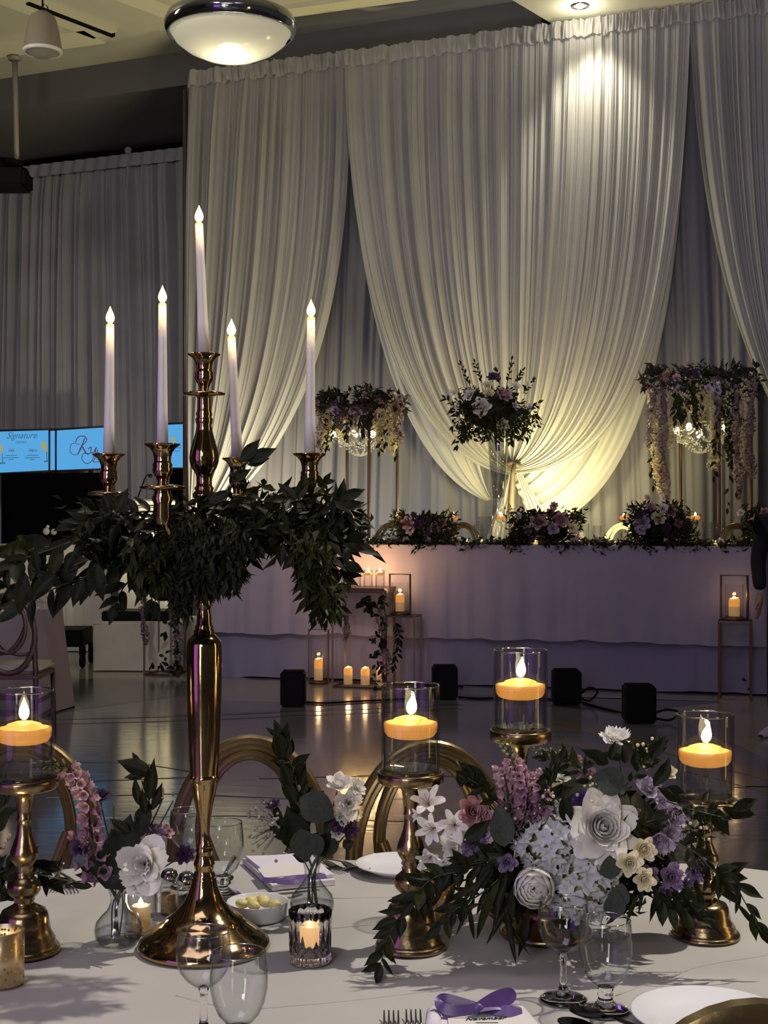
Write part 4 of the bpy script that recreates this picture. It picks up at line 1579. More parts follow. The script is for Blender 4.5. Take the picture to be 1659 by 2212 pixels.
for k in range(60):
    px = 745 + k * 15.5
    path.append(hp(px, 0.05 + 0.03 * math.sin(k), HZ + 0.018 + 0.006 * math.sin(k * 1.7)))
MB().tube(path, 0.012, 6).build('garland_stem', M['stem'], gt)
leaf_mass('small_foliage', gt, [(p + Vector((0, -.02, -.005)), 0.05, 22, (q.uniform(-1, 1), -.8, -.1)) for p in path], 0.06, M['leaf2'], q)
for k in range(230):
    px = q.uniform(745, 1655)
    p = hp(px, -0.03 + q.uniform(-.03, .10), HZ + 0.03)
    inst(q.choice(LEAF), 'leaf', gt, p, (q.uniform(-1, 1), -.9, q.uniform(-.7, .5)), (0, -.5, 1), q.uniform(0.055, 0.10))
for k in range(16):
    p = hp(q.uniform(760, 1640), 0.02, HZ + 0.04)
    place_flower(q.choice(['ruffle_white', 'rose_cream', 'ruffle_lilac']), gt, p, q.uniform(0.025, 0.04), (0, -1, .5))


def leg_blossom(parent, p_top, L, wd, m, seed, name='blossom_strand'):
    q = random.Random(seed)
    mb = MB()
    for j in range(int(L / 0.007)):
        f = j * 0.007 / L
        c0_ = p_top + Vector((0.015 * math.sin(6 * f + seed), 0.01 * math.cos(5 * f), -L * f))
        for i in range(6):
            o = rv(1, q).normalized()
            c = c0_ + o * wd * (0.8 + .4 * math.sin(f * 15 + seed))
            d1 = o.cross(Vector((0, 0, 1)))
            d1 = d1.normalized() if d1.length > .1 else Vector((1, 0, 0))
            d2 = (d1.cross(o) + o * .5).normalized()
            e = q.uniform(.008, .015)
            mb.add([c - d1 * e, c - d2 * e, c + d1 * e, c + d2 * e], [(0, 1, 2, 3)])
    return mb.build(name, m, parent)



# ================================================================ FLOWER ARCHES WITH CHANDELIERS
def arch(px_posts, off, px0, px1, ptop, hang, label, bulbs, seed, nst=26, extra=()):
    """px_posts: [(px, off)]; ring of flowers at height of ptop"""
    q = random.Random(seed)
    cpx = (px0 + px1) / 2
    b = hp(cpx, off, RZ + 0.01)
    t = thing('flower_arch', label, 'flower stand', b)
    ztop = CAM_Z - (ptop + 14 - 1106) * b.y / FPX
    half = (px1 - px0) / 2 * b.y / FPX * 0.86
    corners = []
    for px, o in px_posts:
        p = hp(px, o, RZ + 0.003)
        corners.append(p)
        MB().tube([p, Vector((p.x, p.y, ztop))], 0.017, 6).build('post', M['rosegold'], t)
    u, n = HEAD.u, HEAD.n
    c0 = Vector((b.x, b.y, ztop))
    rim = [c0 + u * half * math.cos(a) + n * half * 0.72 * math.sin(a) for a in [2 * PI * i / 28 for i in range(28)]]
    MB().tube(rim, 0.014, 6, closed=True).build('top_ring', M['rosegold'], t)
    br = MB()
    for p in corners:
        e = min(rim, key=lambda w: (w - Vector((p.x, p.y, ztop))).length)
        br.tube([Vector((p.x, p.y, ztop)), e], 0.012, 5)
    br.tube([c0 - u * half, c0 + u * half], 0.012, 5)
    br.build('cross_bar', M['rosegold'], t)
    # crown of leaves and flowers
    leaf_mass('crown_foliage', t, [(p + Vector((0, 0, q.uniform(-.04, .05))), 0.085, 46, (q.uniform(-1, 1), q.uniform(-1, 1), q.uniform(-.7, .7))) for p in rim], 0.08, M['leafdusty'], q)
    for k in range(110):
        p = rim[q.randrange(28)] + rv(0.04, q)
        inst(q.choice(LEAF + LONG), 'leaf', t, p, (q.uniform(-1, 1), q.uniform(-1, .3), q.uniform(-.8, .8)), (0, -1, .5), q.uniform(0.07, 0.13))
    for k in range(26):
        a = q.uniform(PI, 2 * PI)
        p = c0 + u * half * 1.03 * math.cos(a) + n * half * 0.78 * math.sin(a) + Vector((0, 0, q.uniform(-.10, .05)))
        place_flower(q.choice(['ruffle_blush', 'ruffle_lilac', 'ruffle_dark', 'rose_rose', 'ruffle_white']), t, p, q.uniform(.03, .05), (math.cos(a) * .5, -1, .2))
    # hanging strands
    for k in range(nst):
        a = 2 * PI * (k + q.uniform(-.2, .2)) / nst
        rg = 0.98 if k % 3 else 0.6
        p = c0 + u * half * rg * math.cos(a) + n * half * 0.75 * rg * math.sin(a)
        pxx = 829.5 + p.x / p.y * FPX
        L = hang(pxx) * p.y / FPX * q.uniform(0.75, 1.1)
        if math.sin(a) > 0 or rg < .9:
            L *= 0.62
        mb = MB()
        kind = q.random()
        nn = int(L / 0.010)
        wd = q.uniform(0.035, 0.065)
        for j in range(nn):
            f = j / nn
            cpt_ = p + Vector((0.01 * math.sin(3 * f + k), 0.01 * math.cos(4 * f), -L * f))
            rad = wd * (1 - 0.65 * f) * (0.8 + 0.4 * math.sin(f * 23 + k))
            for i in range(8):
                o = rv(1, q).normalized()
                o.z *= .6
                c = cpt_ + o * rad
                d1 = o.cross(Vector((0, 0, 1)))
                if d1.length < .1:
                    d1 = Vector((1, 0, 0))
                d1.normalize()
                d2 = (d1.cross(o) + o * .5).normalized()
                e = q.uniform(.008, .015)
                mb.add([c - d1 * e, c - d2 * e, c + d1 * e, c + d2 * e], [(0, 1, 2, 3)])
        mb.build('hanging_blossom_strand', M['p_wistc'] if kind < 0.62 else (M['p_wist'] if kind < 0.85 else M['leaf2']), t)
    for px, L0_, wd_, mk in extra:
        p = hp(px, off - half * 0.55, ztop)
        leg_blossom(t, p, L0_ * p.y / FPX, wd_, M[mk], int(px), 'hanging_blossom_strand')
    for k in range(14):
        a = q.uniform(PI, 2 * PI)
        p = c0 + u * half * 1.02 * math.cos(a) + n * half * 0.8 * math.sin(a)
        pxx = 829.5 + p.x / p.y * FPX
        L = hang(pxx) * p.y / FPX * q.uniform(.8, 1.25)
        spray(t, [p, p + Vector((.02, 0, -L * .5)), p + Vector((-.01, -.02, -L))], 9, 0.085, LEAF, 0.6, q, stem=0.003)
    # chandelier
    bz = sum(CAM_Z - (y - 1106) * b.y / FPX for x, y in bulbs) / len(bulbs)
    cc = Vector((b.x, b.y, bz))
    ch = thing('crystal_chandelier', 'lit crystal chandelier hanging in the ' + ('left' if px0 < 900 else 'right') + ' flower arch', 'chandelier', cc)
    mb = MB()
    mb.tube([cc + Vector((0, 0, -0.12)), Vector((cc.x, cc.y, ztop))], 0.006, 5)
    mb.ball(cc + Vector((0, 0, -0.10)), 0.03)
    mb.ball(cc + Vector((0, 0, 0.12)), 0.022)
    mb.build('column', M['chrome'], ch)
    bp = []
    for x, y in bulbs:
        bp.append(P(x, y, b.y + q.uniform(-.12, .1)))
    for p in bp:
        MB().tube(smooth_path([cc + Vector((0, 0, -.09)), (cc + p) / 2 + Vector((0, 0, -.12)), p + Vector((0, 0, -.05)), p + Vector((0, 0, -.02))], 12), 0.005, 5).build('arm', M['chrome'], ch)
        MB().ball(p, 0.028, 12, 8, sc=(1, 1, 1.25)).build('bulb', M['bulb'], ch)
        light('bulb_light', 'POINT', p - cc, 24, (1, 0.80, 0.30), size=0.024, parent=ch)
    beads = MB()
    for k in range(10):
        a = 2 * PI * k / 10
        e = cc + Vector((0.20 * math.cos(a), 0.20 * math.sin(a), -0.02 + 0.02 * math.sin(k * 2)))
        e2 = cc + Vector((0.20 * math.cos(a + .63), 0.20 * math.sin(a + .63), -0.02))
        for j in range(9):
            f = j / 8
            g = e.lerp(e2, f) + Vector((0, 0, -0.09 * math.sin(PI * f)))
            beads.ball(g, 0.011, 6, 4)
            g = (cc + Vector((0, 0, 0.15))).lerp(e, f) + Vector((0, 0, -0.05 * math.sin(PI * f)))
            beads.ball(g, 0.009, 6, 4)
            g = e.lerp(cc + Vector((0, 0, -.2)), f) + Vector((0, 0, -0.05 * math.sin(PI * f)))
            beads.ball(g, 0.009, 6, 4)
        beads.ball(e + Vector((0, 0, -.045)), 0.011, 6, 5, sc=(.7, .7, 2))
    o = beads.build('crystal_beads', M['crystal'], ch)
    o['kind'] = 'stuff'
    return t


M['leafdusty'] = mat('dusty_leaf', (0.016, 0.019, 0.010, 1), .7, vcol=(0.045, 0.035, 0.036, 1), scale=6, trans=.2, spec=.1)
M['crystal'] = mat('crystal_bead', (0.75, 0.74, 0.68, 1), 0.05, 0.0, trans=0.5, spec=1.0)


def hangL(px):
    return 88 if px < 712 else (70 if px < 760 else (60 if px < 800 else (105 if px < 880 else 80)))


def hangR(px):
    return 215 if px < 1432 else (95 if px < 1530 else (170 if px < 1570 else (235 if px < 1610 else 190)))


arch([(750, 1.28), (797, 0.86), (858, 1.25)], 1.0, 684, 872, 856, hangL, 'the left flower arch on slim bronze posts behind the head table', [(718, 938), (767, 938), (805, 938)], 21, nst=46, extra=((690, 110, .05, 'p_wist'), (705, 100, .05, 'p_wistc'), (730, 80, .045, 'p_wistc'), (770, 70, .045, 'p_wistc'), (822, 90, .045, 'p_wistc'), (845, 120, .05, 'p_wistc'), (862, 95, .05, 'p_wist')))
arch([(1470, 1.27), (1553, 0.86), (1622, 1.25)], 0.98, 1394, 1632, 812, hangR, 'the right flower arch with long hanging blossoms behind the head table', [(1461, 929), (1488, 922), (1565, 925), (1510, 938)], 22, nst=54, extra=((1408, 150, .06, 'p_wist'), (1422, 240, .055, 'p_wistc'), (1434, 260, .05, 'p_wist'), (1450, 150, .05, 'p_wistc'), (1476, 110, .045, 'p_wistc'), (1512, 100, .05, 'p_wistc'), (1545, 190, .05, 'p_wistc'), (1575, 170, .055, 'p_wistc'), (1592, 260, .045, 'p_wist'), (1608, 200, .05, 'p_wistc'), (1622, 215, .045, 'p_wist')))


# ================================================================ CHAIRS (round hoop backs)
BAND = [(-1, -.55), (-.75, -.8), (-.35, -.6), (0, -.75), (.35, -.6), (.75, -.8), (1, -.55), (1, .55), (.5, .8), (-.5, .8), (-1, .55)]


def make_chair(loc, rotz, label, group, seat_m=None, frame=None, first_only=False):
    fm = frame or M['chairgold']
    t = thing('hoop_back_chair', label, 'chair', (0, 0, 0), group)
    mb = MB()
    cz_, rx, rz = 0.695, 0.17, 0.245
    pts = [(rx * math.cos(a), 0.20 + 0.10 * (cz_ + rz * math.sin(a) - .45) * .3, cz_ + rz * math.sin(a)) for a in [2 * PI * i / 48 for i in range(48)]]
    mb.tube(pts, 0.017, closed=True, sec=BAND, up=(0, 1, 0))
    mb.build('back_hoop', fm, t, sharp=35)
    mb = MB()
    pts = [(0.112 * math.cos(a), 0.205 + 0.03 * (cz_ - .45), 0.742 + 0.172 * math.sin(a) * (1 if math.sin(a) > 0 else .95)) for a in [2 * PI * i / 40 for i in range(40)]]
    mb.tube(pts, 0.0125, closed=True, sec=BAND, up=(0, 1, 0))
    mb.build('inner_hoop', fm, t, sharp=35)
    for sgn in (-1, 1):
        mb = MB()
        pts = smooth_path([(sgn * 0.165, 0.20, 0.60), (sgn * 0.10, 0.20, 0.565), (0, 0.20, 0.585), (-sgn * 0.07, 0.20, 0.66), (-sgn * 0.105, 0.205, 0.74)], 20)
        mb.tube(pts, 0.010, sec=BAND, up=(0, 1, 0))
        mb.build('cross_arc', fm, t, sharp=35)
    for sgn in (-1, 1):
        MB().tube([(sgn * 0.165, 0.205, 0.66), (sgn * 0.17, 0.19, 0.45), (sgn * 0.175, 0.20, 0.2), (sgn * 0.18, 0.23, 0.0)], [.018, .018, .015, .012], 8).build('leg', fm, t)
        MB().tube([(sgn * 0.185, -0.19, 0.44), (sgn * 0.19, -0.20, 0.2), (sgn * 0.195, -0.21, 0.0)], [.018, .015, .011], 8).build('leg', fm, t)
    MB().box((0, 0, 0.425), (0.40, 0.42, 0.035), bev=0.01).build('seat_frame', fm, t, sharp=40)
    MB().box((0, -0.01, 0.468), (0.40, 0.41, 0.05), bev=0.022).build('seat_cushion', seat_m or M['china'], t)
    mb = MB()
    for z in (0.30, 0.20):
        mb.box((0, 0.205, z), (0.34, 0.02, 0.035))
        mb.box((0.187, 0, z - .03), (0.02, 0.38, 0.02))
        mb.box((-0.187, 0, z - .03), (0.02, 0.38, 0.02))
    mb.build('stretcher', fm, t, smooth=False)
    t.location = loc
    t.rotation_euler = (0, 0, rotz)
    ORG[t] = Vector(loc)
    return t


M['cushion'] = mat('white_seat_cushion', (0.55, 0.54, 0.52, 1), 0.8)
CG = 'gold hoop back chairs round the near table'
chair0 = make_chair((P(540, 0, 3.12).x, 3.12 - .2, 0), 0.0, 'gold hoop back chair across the near table, framed behind the brass candelabra', CG, M['cushion'])


def add_chair(loc, rotz, label, group):
    c = copy_tree(chair0, loc=loc, rotz=rotz)
    return rename_copy(c, label, group)


add_chair((P(972, 0, 3.06).x, 3.06 - .2, 0), 0.22, 'gold hoop back chair across the near table, behind the middle candle cylinders', CG)
add_chair((P(52, 0, 3.12).x, 3.12 - .2, 0), 0.05, 'gold hoop back chair across the near table at the left edge', CG)
# near chair, only the top of its hoop shows bottom right
add_chair((0.385, 1.645, 0), PI, 'gold chair on the near side, only the top of its hoop showing bottom right', CG)

for k, (px, rz) in enumerate(((838, 0.1), (985, -0.1), (1345, 0.1), (1590, 0.0))):
    p = hp(px, 0.80, RZ + .001)
    add_chair(p, -0.28 + rz, ['gold hoop back chair behind the left low arrangement on the stage', 'gold hoop back chair left of the tall vase on the stage', 'gold hoop back chair left of the right low arrangement on the stage',
                              'gold hoop back chair at the right end of the stage'][k], 'gold chairs behind the head table')

# ================================================================ ROUND TABLE AT LEFT
s_ = 0
D = 10.3
tc_ = Vector((P(128, 0, D).x - 0.9, D, 0))


def round_cloth(c, r, z, name, label, m, fold=22, amp=0.03, drop=None):
    mb = MB()
    zb = 0.012

    def fn(u, v):
        a = 2 * PI * u
        h = amp * v * (math.sin(a * fold) * .6 + .5 * math.sin(a * 7 + 1)) + 0.07 * v ** 1.2
        return Vector((c.x + (r + h) * math.cos(a), c.y + (r + h) * math.sin(a), z + (zb - z) * v + (0.0)))
    mb.grid(fn, 180, 12, closed_u=True)
    mb.lathe([(r, z), (r - 0.01, z + 0.004), (0.001, z + 0.004)], (c.x, c.y, 0), 90)
    return tag(mb.build(name, m, loc=c, sharp=60), label, 'table')


round_cloth(tc_, 0.9, 0.755, 'round_table', 'round guest table at left under a floor length lilac-grey cloth', M['guestcloth'], 12, 0.025)
chL = make_chair((P(36, 0, 8.9).x, 8.9, 0), PI, 'chair seen from behind with white cushion at the left guest table', None, M['cushion'], M['rosegold'])
c = Vector((tc_.x + 0.1, tc_.y - .1, 0.762))
t = thing('guest_centerpiece', 'white flowers and leaves at the centre of the left guest table', 'flower arrangement', c)
q = random.Random(77)
mb = MB()
mb.lathe([(0.05, 0.0), (0.09, 0.05), (0.07, 0.10)], c, 16)
mb.build('bowl', M['china'], t)
for k in range(9):
    place_flower(q.choice(['ruffle_white', 'ruffle_lilac', 'rose_white']), t, c + Vector((q.uniform(-.3, .3), q.uniform(-.2, 0), q.uniform(.05, .22))), q.uniform(.04, .07), (q.uniform(-.5, .5), -1, .4))
for k in range(26):
    inst(q.choice(LEAF), 'leaf', t, c + Vector((q.uniform(-.3, .3), -.1, q.uniform(.02, .2))), (q.uniform(-1, 1), -.5, q.uniform(-.3, 1)), (0, -1, .4), .09)
for k, (px, py) in enumerate(((12, 1275), (4, 1230), (22, 1262))):
    b = T(px + 8, 1325)
    b = Vector((P(px, 0, D - .3).x, D - .3 + .1 * k, 0.762))
    o = thing('tealight', ['low lit votive on the left guest table', 'leftmost lit votive on the left guest table', 'small lit votive beside the flowers of the left guest table'][k], 'candle', b)
    put(TEAG, 'cup', o, b, 1.4)
    put(TEAW, 'wax', o, b, 1.4)
    put(FLAME, 'flame', o, b + Vector((0, 0, 0.03)), 1.4)
    light('candle_light', 'POINT', (0, 0, 0.06), .4, (1, .7, .4), size=.01, parent=o)
b = T(90, 1316)
b = Vector((P(90, 0, D - .5).x, D - .5, 0.76))
mb = MB()
mb.lathe([(0.001, 0.0), (0.03, 0.001), (0.028, 0.01), (0.008, 0.016), (0.006, 0.05), (0.03, 0.07), (0.042, 0.10), (0.036, 0.145), (0.034, 0.145), (0.038, 0.10), (0.001, 0.065)], b, 20)
tag(mb.build('guest_wine_glass', M['glassthick'], loc=b), 'wine glass near the right edge of the left guest table', 'glass')


# ================================================================ FLOOR DECOR BEFORE THE STAGE
def bar_frame(t, p0, w, d, z0, z1, th=0.012, m=None, base=True, top=True, name='frame_bar'):
    """open frame of square bars: four uprights and rims; p0 = centre on plane HEAD directions"""
    u, n = HEAD.u, HEAD.n
    cs = [p0 + u * sx * w / 2 + n * sy * d / 2 for sx, sy in ((-1, -1), (1, -1), (1, 1), (-1, 1))]
    m = m or M['rosegold']
    sec = [(-1, -1), (1, -1), (1, 1), (-1, 1)]
    for c in cs:
        MB().tube([Vector((c.x, c.y, z0)), Vector((c.x, c.y, z1))], th / 2, sec=sec).build('leg', m, t, smooth=False)
    for z, f in ((z0 + th / 2, base), (z1 - th / 2, top)):
        if f:
            mb = MB()
            for i in range(4):
                a, b = cs[i], cs[(i + 1) % 4]
                mb.tube([Vector((a.x, a.y, z)), Vector((b.x, b.y, z))], th / 2, sec=sec)
            mb.build(name, m, t, smooth=False)


def pillar(b, h, r, label, group='glowing pillar candles on the floor'):
    c = thing('pillar_candle', label, 'candle', b, group)
    mb = MB()

    def rf(a, z):
        return 1 + (0.02 * math.sin(3 * a))
    mb.lathe([(0.001, 0), (r, 0.0), (r, h * 0.55), (r, h * .56)], b, 20, mi=0, rf=rf)
    mb.build('wax', M['waxdim'], c)
    mb = MB()
    vs, fs = [], []
    mb.grid(lambda u_, v_: Vector((b.x + r * (1.0 if v_ < .8 else .8) * math.cos(6.283 * u_), b.y + r * (1.0 if v_ < .8 else .8) * math.sin(6.283 * u_), b.z + h * .56 + (h * .44) * min(1, v_ / .8) * (0.94 + 0.07 * math.sin(6.283 * u_ + 1)) - (0.02 if v_ > .8 else 0))), 20, 5, closed_u=True)
    mb.build('wax_rim', M['waxlit'], c)
    MB().ball(b + Vector((0, 0, h * .93)), r * 0.42, 8, 6, sc=(1, 1, 1.2)).build('flame', M['ledflame'], c)
    light('candle_light', 'POINT', (0, 0, h + 0.02), 0.5, (1, .65, .3), size=.015, parent=c)
    return c


M['waxdim'] = mat('faintly_lit_wax', (0.75, 0.58, 0.36, 1), 0.5, emis=(1.0, 0.5, 0.15, 1), estr=0.22)


def lantern(b, w, h, label, cyl=0.07):
    t = thing('frame_lantern', label, 'lantern', b, 'bronze frame lanterns before the stage')
    u, n = HEAD.u, HEAD.n
    mb = MB()
    sec = [(-1, -1), (1, -1), (1, 1), (-1, 1)]
    a, c = b - u * w / 2, b + u * w / 2
    for off in (-0.0,):
        mb.tube([a, a + Vector((0, 0, h)), c + Vector((0, 0, h)), c], 0.008, sec=sec)
    mb.build('frame', M['rosegold'], t, smooth=False)
    MB().lathe([(cyl, 0.0), (w * .46, 0.0), (w * .46, 0.012), (cyl * .9, 0.03), (cyl * .88, 0.012)], b, 24).build('base_ring', M['rosegold'], t)
    MB().lathe([(cyl, 0.012), (cyl, h * 0.80)], b, 24).build('glass_cylinder', M['glass'], t)
    return t


# lantern 1 on the floor
b1 = Vector((P(688, 0, 11.82).x, 11.82, 0.004))
lantern(b1, 0.175, 0.455, 'tall bronze frame lantern on the floor, left of the frame stand')
pillar(b1 + Vector((0, 0, 0.014)), 0.20, 0.037, 'glowing pillar candle inside the lantern on the floor')
# wide stand with top board
b2 = T(786, 1474, 0.0) + Vector((0, 0, 0.002))
b2 = Vector((P(786, 0, 11.64).x, 11.64, .002))
st = thing('frame_stand', 'wide open bronze frame stand with blossoms, left of the tall narrow stand', 'stand', b2)
zt = CAM_Z - (1274 - 1106) * b2.y / FPX
bar_frame(st, b2, 0.44, 0.34, 0.001, zt, 0.016)
u, n = HEAD.u, HEAD.n
mb = MB()
mb.add([b2 + u * sx * .23 + n * sy * .18 + Vector((0, 0, zt + z)) for z in (0, 0.022) for sx, sy in ((-1, -1), (1, -1), (1, 1), (-1, 1))],
       [(3, 2, 1, 0), (4, 5, 6, 7), (0, 1, 5, 4), (1, 2, 6, 5), (2, 3, 7, 6), (3, 0, 4, 7)])
mb.build('top_board', M['rosegold'], st, smooth=False)
for k, px in enumerate((746, 770, 795, 821)):
    b = Vector((P(px, 0, b2.y - .02).x, b2.y - .02 - (px - 784) * .0005, zt + 0.0225))
    t = thing('candle_glass', ['leftmost', 'second', 'third', 'rightmost'][k] + ' of four glass cylinders glowing on the frame stand', 'candle holder', b, 'four glowing cylinders on the frame stand')
    put(tube_glass('glass_body', 0.038, 0.145), 'glass_body', t, b)
    c = thing('floating_candle', 'lit floating candle in the ' + ['leftmost', 'second', 'third', 'rightmost'][k] + ' of the four cylinders on the frame stand', 'candle', b + Vector((0, 0, 0.10)))
    put(FLOATC, 'wax', c, c.location, .85)
    put(FLAME, 'flame', c, Vector(c.location) + Vector((0, 0, .03)), 1.8)
    light('candle_light', 'POINT', (0, 0, 0.055), 4.5, (1, .58, .22), size=.015, parent=c)
for k, (px, py) in enumerate(((752, 1473), (789, 1473), (823, 1475))):
    b = Vector((P(px, 0, 11.62).x, 11.62 - .04 * k, 0.02))
    pillar(b, 0.145, 0.037, ['left', 'middle', 'right, leaf-veiled'][k] + ' one of three pillar candles inside the frame stand')
q = random.Random(55)


ptop = Vector((P(828, 0, b2.y - .1).x, b2.y - .2, zt - .02))
leg_blossom(st, ptop, zt - .06, 0.05, M['p_wist'], 3)
leg_blossom(st, Vector((P(748, 0, b2.y).x, b2.y - .2, zt - .12)), .30, 0.035, M['p_wist'], 4)
for k in range(46):
    f = q.random()
    p = ptop + Vector((q.uniform(-.10, .02), -.05, -f * (zt - .05)))
    inst(q.choice(LEAF), 'leaf', st, p, (q.uniform(-1, .6), -.6, q.uniform(-1, .3)), (0, -1, .5), q.uniform(.05, .09))
for k in range(22):
    p = Vector((P(q.uniform(775, 825), 0, b2.y - .25).x, b2.y - .25, zt - q.uniform(.03, .16)))
    inst(q.choice(LEAF), 'leaf', st, p, (q.uniform(-1, 1), -.6, q.uniform(-1, 0)), (0, -1, .5), q.uniform(.06, .10))
# narrow stand with lantern
b3 = T(868, 1484, 0.0)
b3 = Vector((P(872, 0, 11.56).x, 11.56, 0.0))
z3 = CAM_Z - (1328 - 1106) * b3.y / FPX
st3 = thing('plinth_stand', 'tall narrow bronze plinth frame carrying a lantern, right of the wide frame stand', 'stand', b3)
bar_frame(st3, b3, 0.24, 0.22, 0.001, z3, 0.014)
mb = MB()
mb.add([b3 + u * sx * .12 + n * sy * .11 + Vector((0, 0, z3 - .01 + z)) for z in (0, 0.010) for sx, sy in ((-1, -1), (1, -1), (1, 1), (-1, 1))],
       [(3, 2, 1, 0), (4, 5, 6, 7), (0, 1, 5, 4), (1, 2, 6, 5), (2, 3, 7, 6), (3, 0, 4, 7)])
mb.build('top_plate', M['rosegold'], st3, smooth=False)
bl = Vector((P(864, 0, b3.y).x, b3.y, z3 + .002))
lantern(bl, 0.175, 0.335, 'bronze frame lantern standing on the narrow plinth right of the wide stand')
pillar(bl + Vector((0, 0, 0.014)), 0.16, 0.037, 'glowing pillar candle in the lantern on the narrow plinth', None)
spray(st3, [Vector((P(850, 0, b3.y - .15).x, b3.y - .15, z3 - .02)), Vector((P(862, 0, b3.y).x, b3.y - .16, z3 - .2)), Vector((P(850, 0, b3.y).x, b3.y - .15, z3 - .42))], 20, 0.075, LEAF, .8, q, stem=.003)
# right stand with lantern
b4 = T(1588, 1508, 0.0)
z4 = CAM_Z - (1338 - 1106) * b4.y / FPX
b4 = Vector((P(1588, 0, 10.83).x, 10.83, 0))
st4 = thing('plinth_stand', 'tall bronze plinth frame before the right end of the head table', 'stand', b4)
bar_frame(st4, b4, 0.235, 0.20, 0.001, z4, 0.014)
mb = MB()
mb.add([b4 + u * sx * .12 + n * sy * .105 + Vector((0, 0, z4 - .01 + z)) for z in (0, 0.010) for sx, sy in ((-1, -1), (1, -1), (1, 1), (-1, 1))],
       [(3, 2, 1, 0), (4, 5, 6, 7), (0, 1, 5, 4), (1, 2, 6, 5), (2, 3, 7, 6), (3, 0, 4, 7)])
mb.build('top_plate', M['rosegold'], st4, smooth=False)
bl = Vector((P(1586, 0, b4.y).x, b4.y, z4 + .002))
lantern(bl, 0.20, 0.345, 'bronze frame lantern on the plinth at the right end of the head table')
pillar(bl + Vector((0, 0, 0.014)), 0.16, 0.042, 'glowing pillar candle in the lantern at the right end', None)
b5 = T(1648, 1500, 0.0)
b5 = Vector((b5.x, b5.y + .05, 0.003))
fc = thing('floor_flowers', 'column of dusty blossoms and leaves on the floor right of the right plinth', 'flower arrangement', b5)
for k in range(3):
    leg_blossom(fc, b5 + Vector((-.06 + .08 * k, .03 * k, .78 - .1 * k)), .76 - .1 * k, .045, M['p_wist'], 60 + k)
MB().tube([b5, b5 + Vector((0, 0, .8))], .012, 6).build('stem', M['stem'], fc)
for k in range(50):
    inst(q.choice(LEAF), 'leaf', fc, b5 + Vector((q.uniform(-.12, .1), -.06, q.uniform(.03, .82))), (q.uniform(-1, 1), -.6, q.uniform(-.6, .8)), (0, -1, .5), q.uniform(.06, .1))
for k in range(10):
    place_flower(q.choice(['ruffle_white', 'rose_blush', 'ruffle_lilac']), fc, b5 + Vector((q.uniform(-.1, .08), -.1, q.uniform(.08, .7))), .035, (-.2, -1, .2))
# hidden stand behind the candelabra
b6 = T(356, 1456, 0.0)
z6 = CAM_Z - (1246 - 1106) * b6.y / FPX
st6 = thing('frame_stand', 'dark open frame stand wound with pale blossoms beside the cream riser box', 'stand', b6)
bar_frame(st6, b6, 0.26, 0.30, 0.001, z6, 0.018)
leg_blossom(st6, Vector((P(318, 0, b6.y).x, b6.y - .16, z6 + .02)), .62, .035, M['p_wist'], 71)
leg_blossom(st6, Vector((P(388, 0, b6.y).x, b6.y - .18, z6 - .03)), z6 - .1, .05, M['p_wist'], 72)
for k in range(36):
    inst(q.choice(LEAF), 'leaf', st6, Vector((P(q.uniform(350, 405), 0, b6.y).x, b6.y - .2, q.uniform(.03, .9))), (q.uniform(-1, 1), -.6, q.uniform(-.8, .8)), (0, -1, .5), q.uniform(.06, .1))
for k in range(16):
    inst(q.choice(LEAF), 'leaf', st6, Vector((P(q.uniform(325, 405), 0, b6.y).x, b6.y - .2, q.uniform(.02, .10))), (q.uniform(-1, 1), -.6, q.uniform(-.1, .8)), (0, -1, .5), q.uniform(.06, .1))

# black uplight boxes and cables
for k, (x0, x1, yt, yb) in enumerate(((603, 661, 1452, 1529), (932, 991, 1440, 1513), (1195, 1259, 1449, 1525), (1351, 1421, 1482, 1565))):
    b = T((x0 + x1) / 2, yb, 0.0)
    w = (x1 - x0) * b.y / FPX
    h = (yb - yt) * b.y / FPX
    wds = ['leftmost black uplight box on the floor, before the frame lantern', 'second black uplight box from the left, left of the tallest candle cylinder', 'third black uplight box, with a looped cable', 'rightmost and nearest black uplight box, with a looped cable']
    t = thing('uplight_box', wds[k], 'light', b + Vector((0, .1, 0)), 'black uplight boxes on the floor')
    bb = b + Vector((0, .1, .001))
    MB().box(bb + Vector((0, 0, h / 2)), (w * .94, w * .9, h * .96), bev=0.012).build('housing', M['black'], t, sharp=40)
    MB().box(bb + Vector((0, 0, h * .985)), (w * .8, w * .76, 0.008), bev=0.003).build('lens_panel', M['blackcloth'], t, sharp=40)
    if k >= 2:
        r = bb + Vector((w / 2, -0.02, 0))
        mb = MB()
        mb.tube(smooth_path([r + Vector((-.01, 0, .05)), r + Vector((.06, -.01, .03)), r + Vector((.12, -.02, .10)), r + Vector((.06, -.03, .13)), r + Vector((.0, -.02, .09))] if k == 2 else
                            [r + Vector((-.01, 0, .03)), r + Vector((.10, -.01, .02)), r + Vector((.16, 0, .07)), r + Vector((.08, 0, .09)), r + Vector((0, 0, .07))], 24), 0.009, 6)
        mb.build('cable', M['black'], t)
cb = MB()
for pts in ([(661, 1519), (700, 1521), (780, 1517), (900, 1511)], [(991, 1508), (1040, 1511), (1120, 1508), (1195, 1513)], [(1259, 1520), (1300, 1532), (1360, 1546)], [(560, 1462), (700, 1468), (905, 1482), (1000, 1486)]):
    cb.tube(smooth_path([T(x, y, 0) + Vector((0, 0, .009)) for x, y in pts], 24), 0.008, 6)
    cb.v = cb.v
tag(cb.build('floor_cable', M['black'], loc=T(900, 1511, 0)), 'black cable running along the floor between the uplight boxes', 'cable')


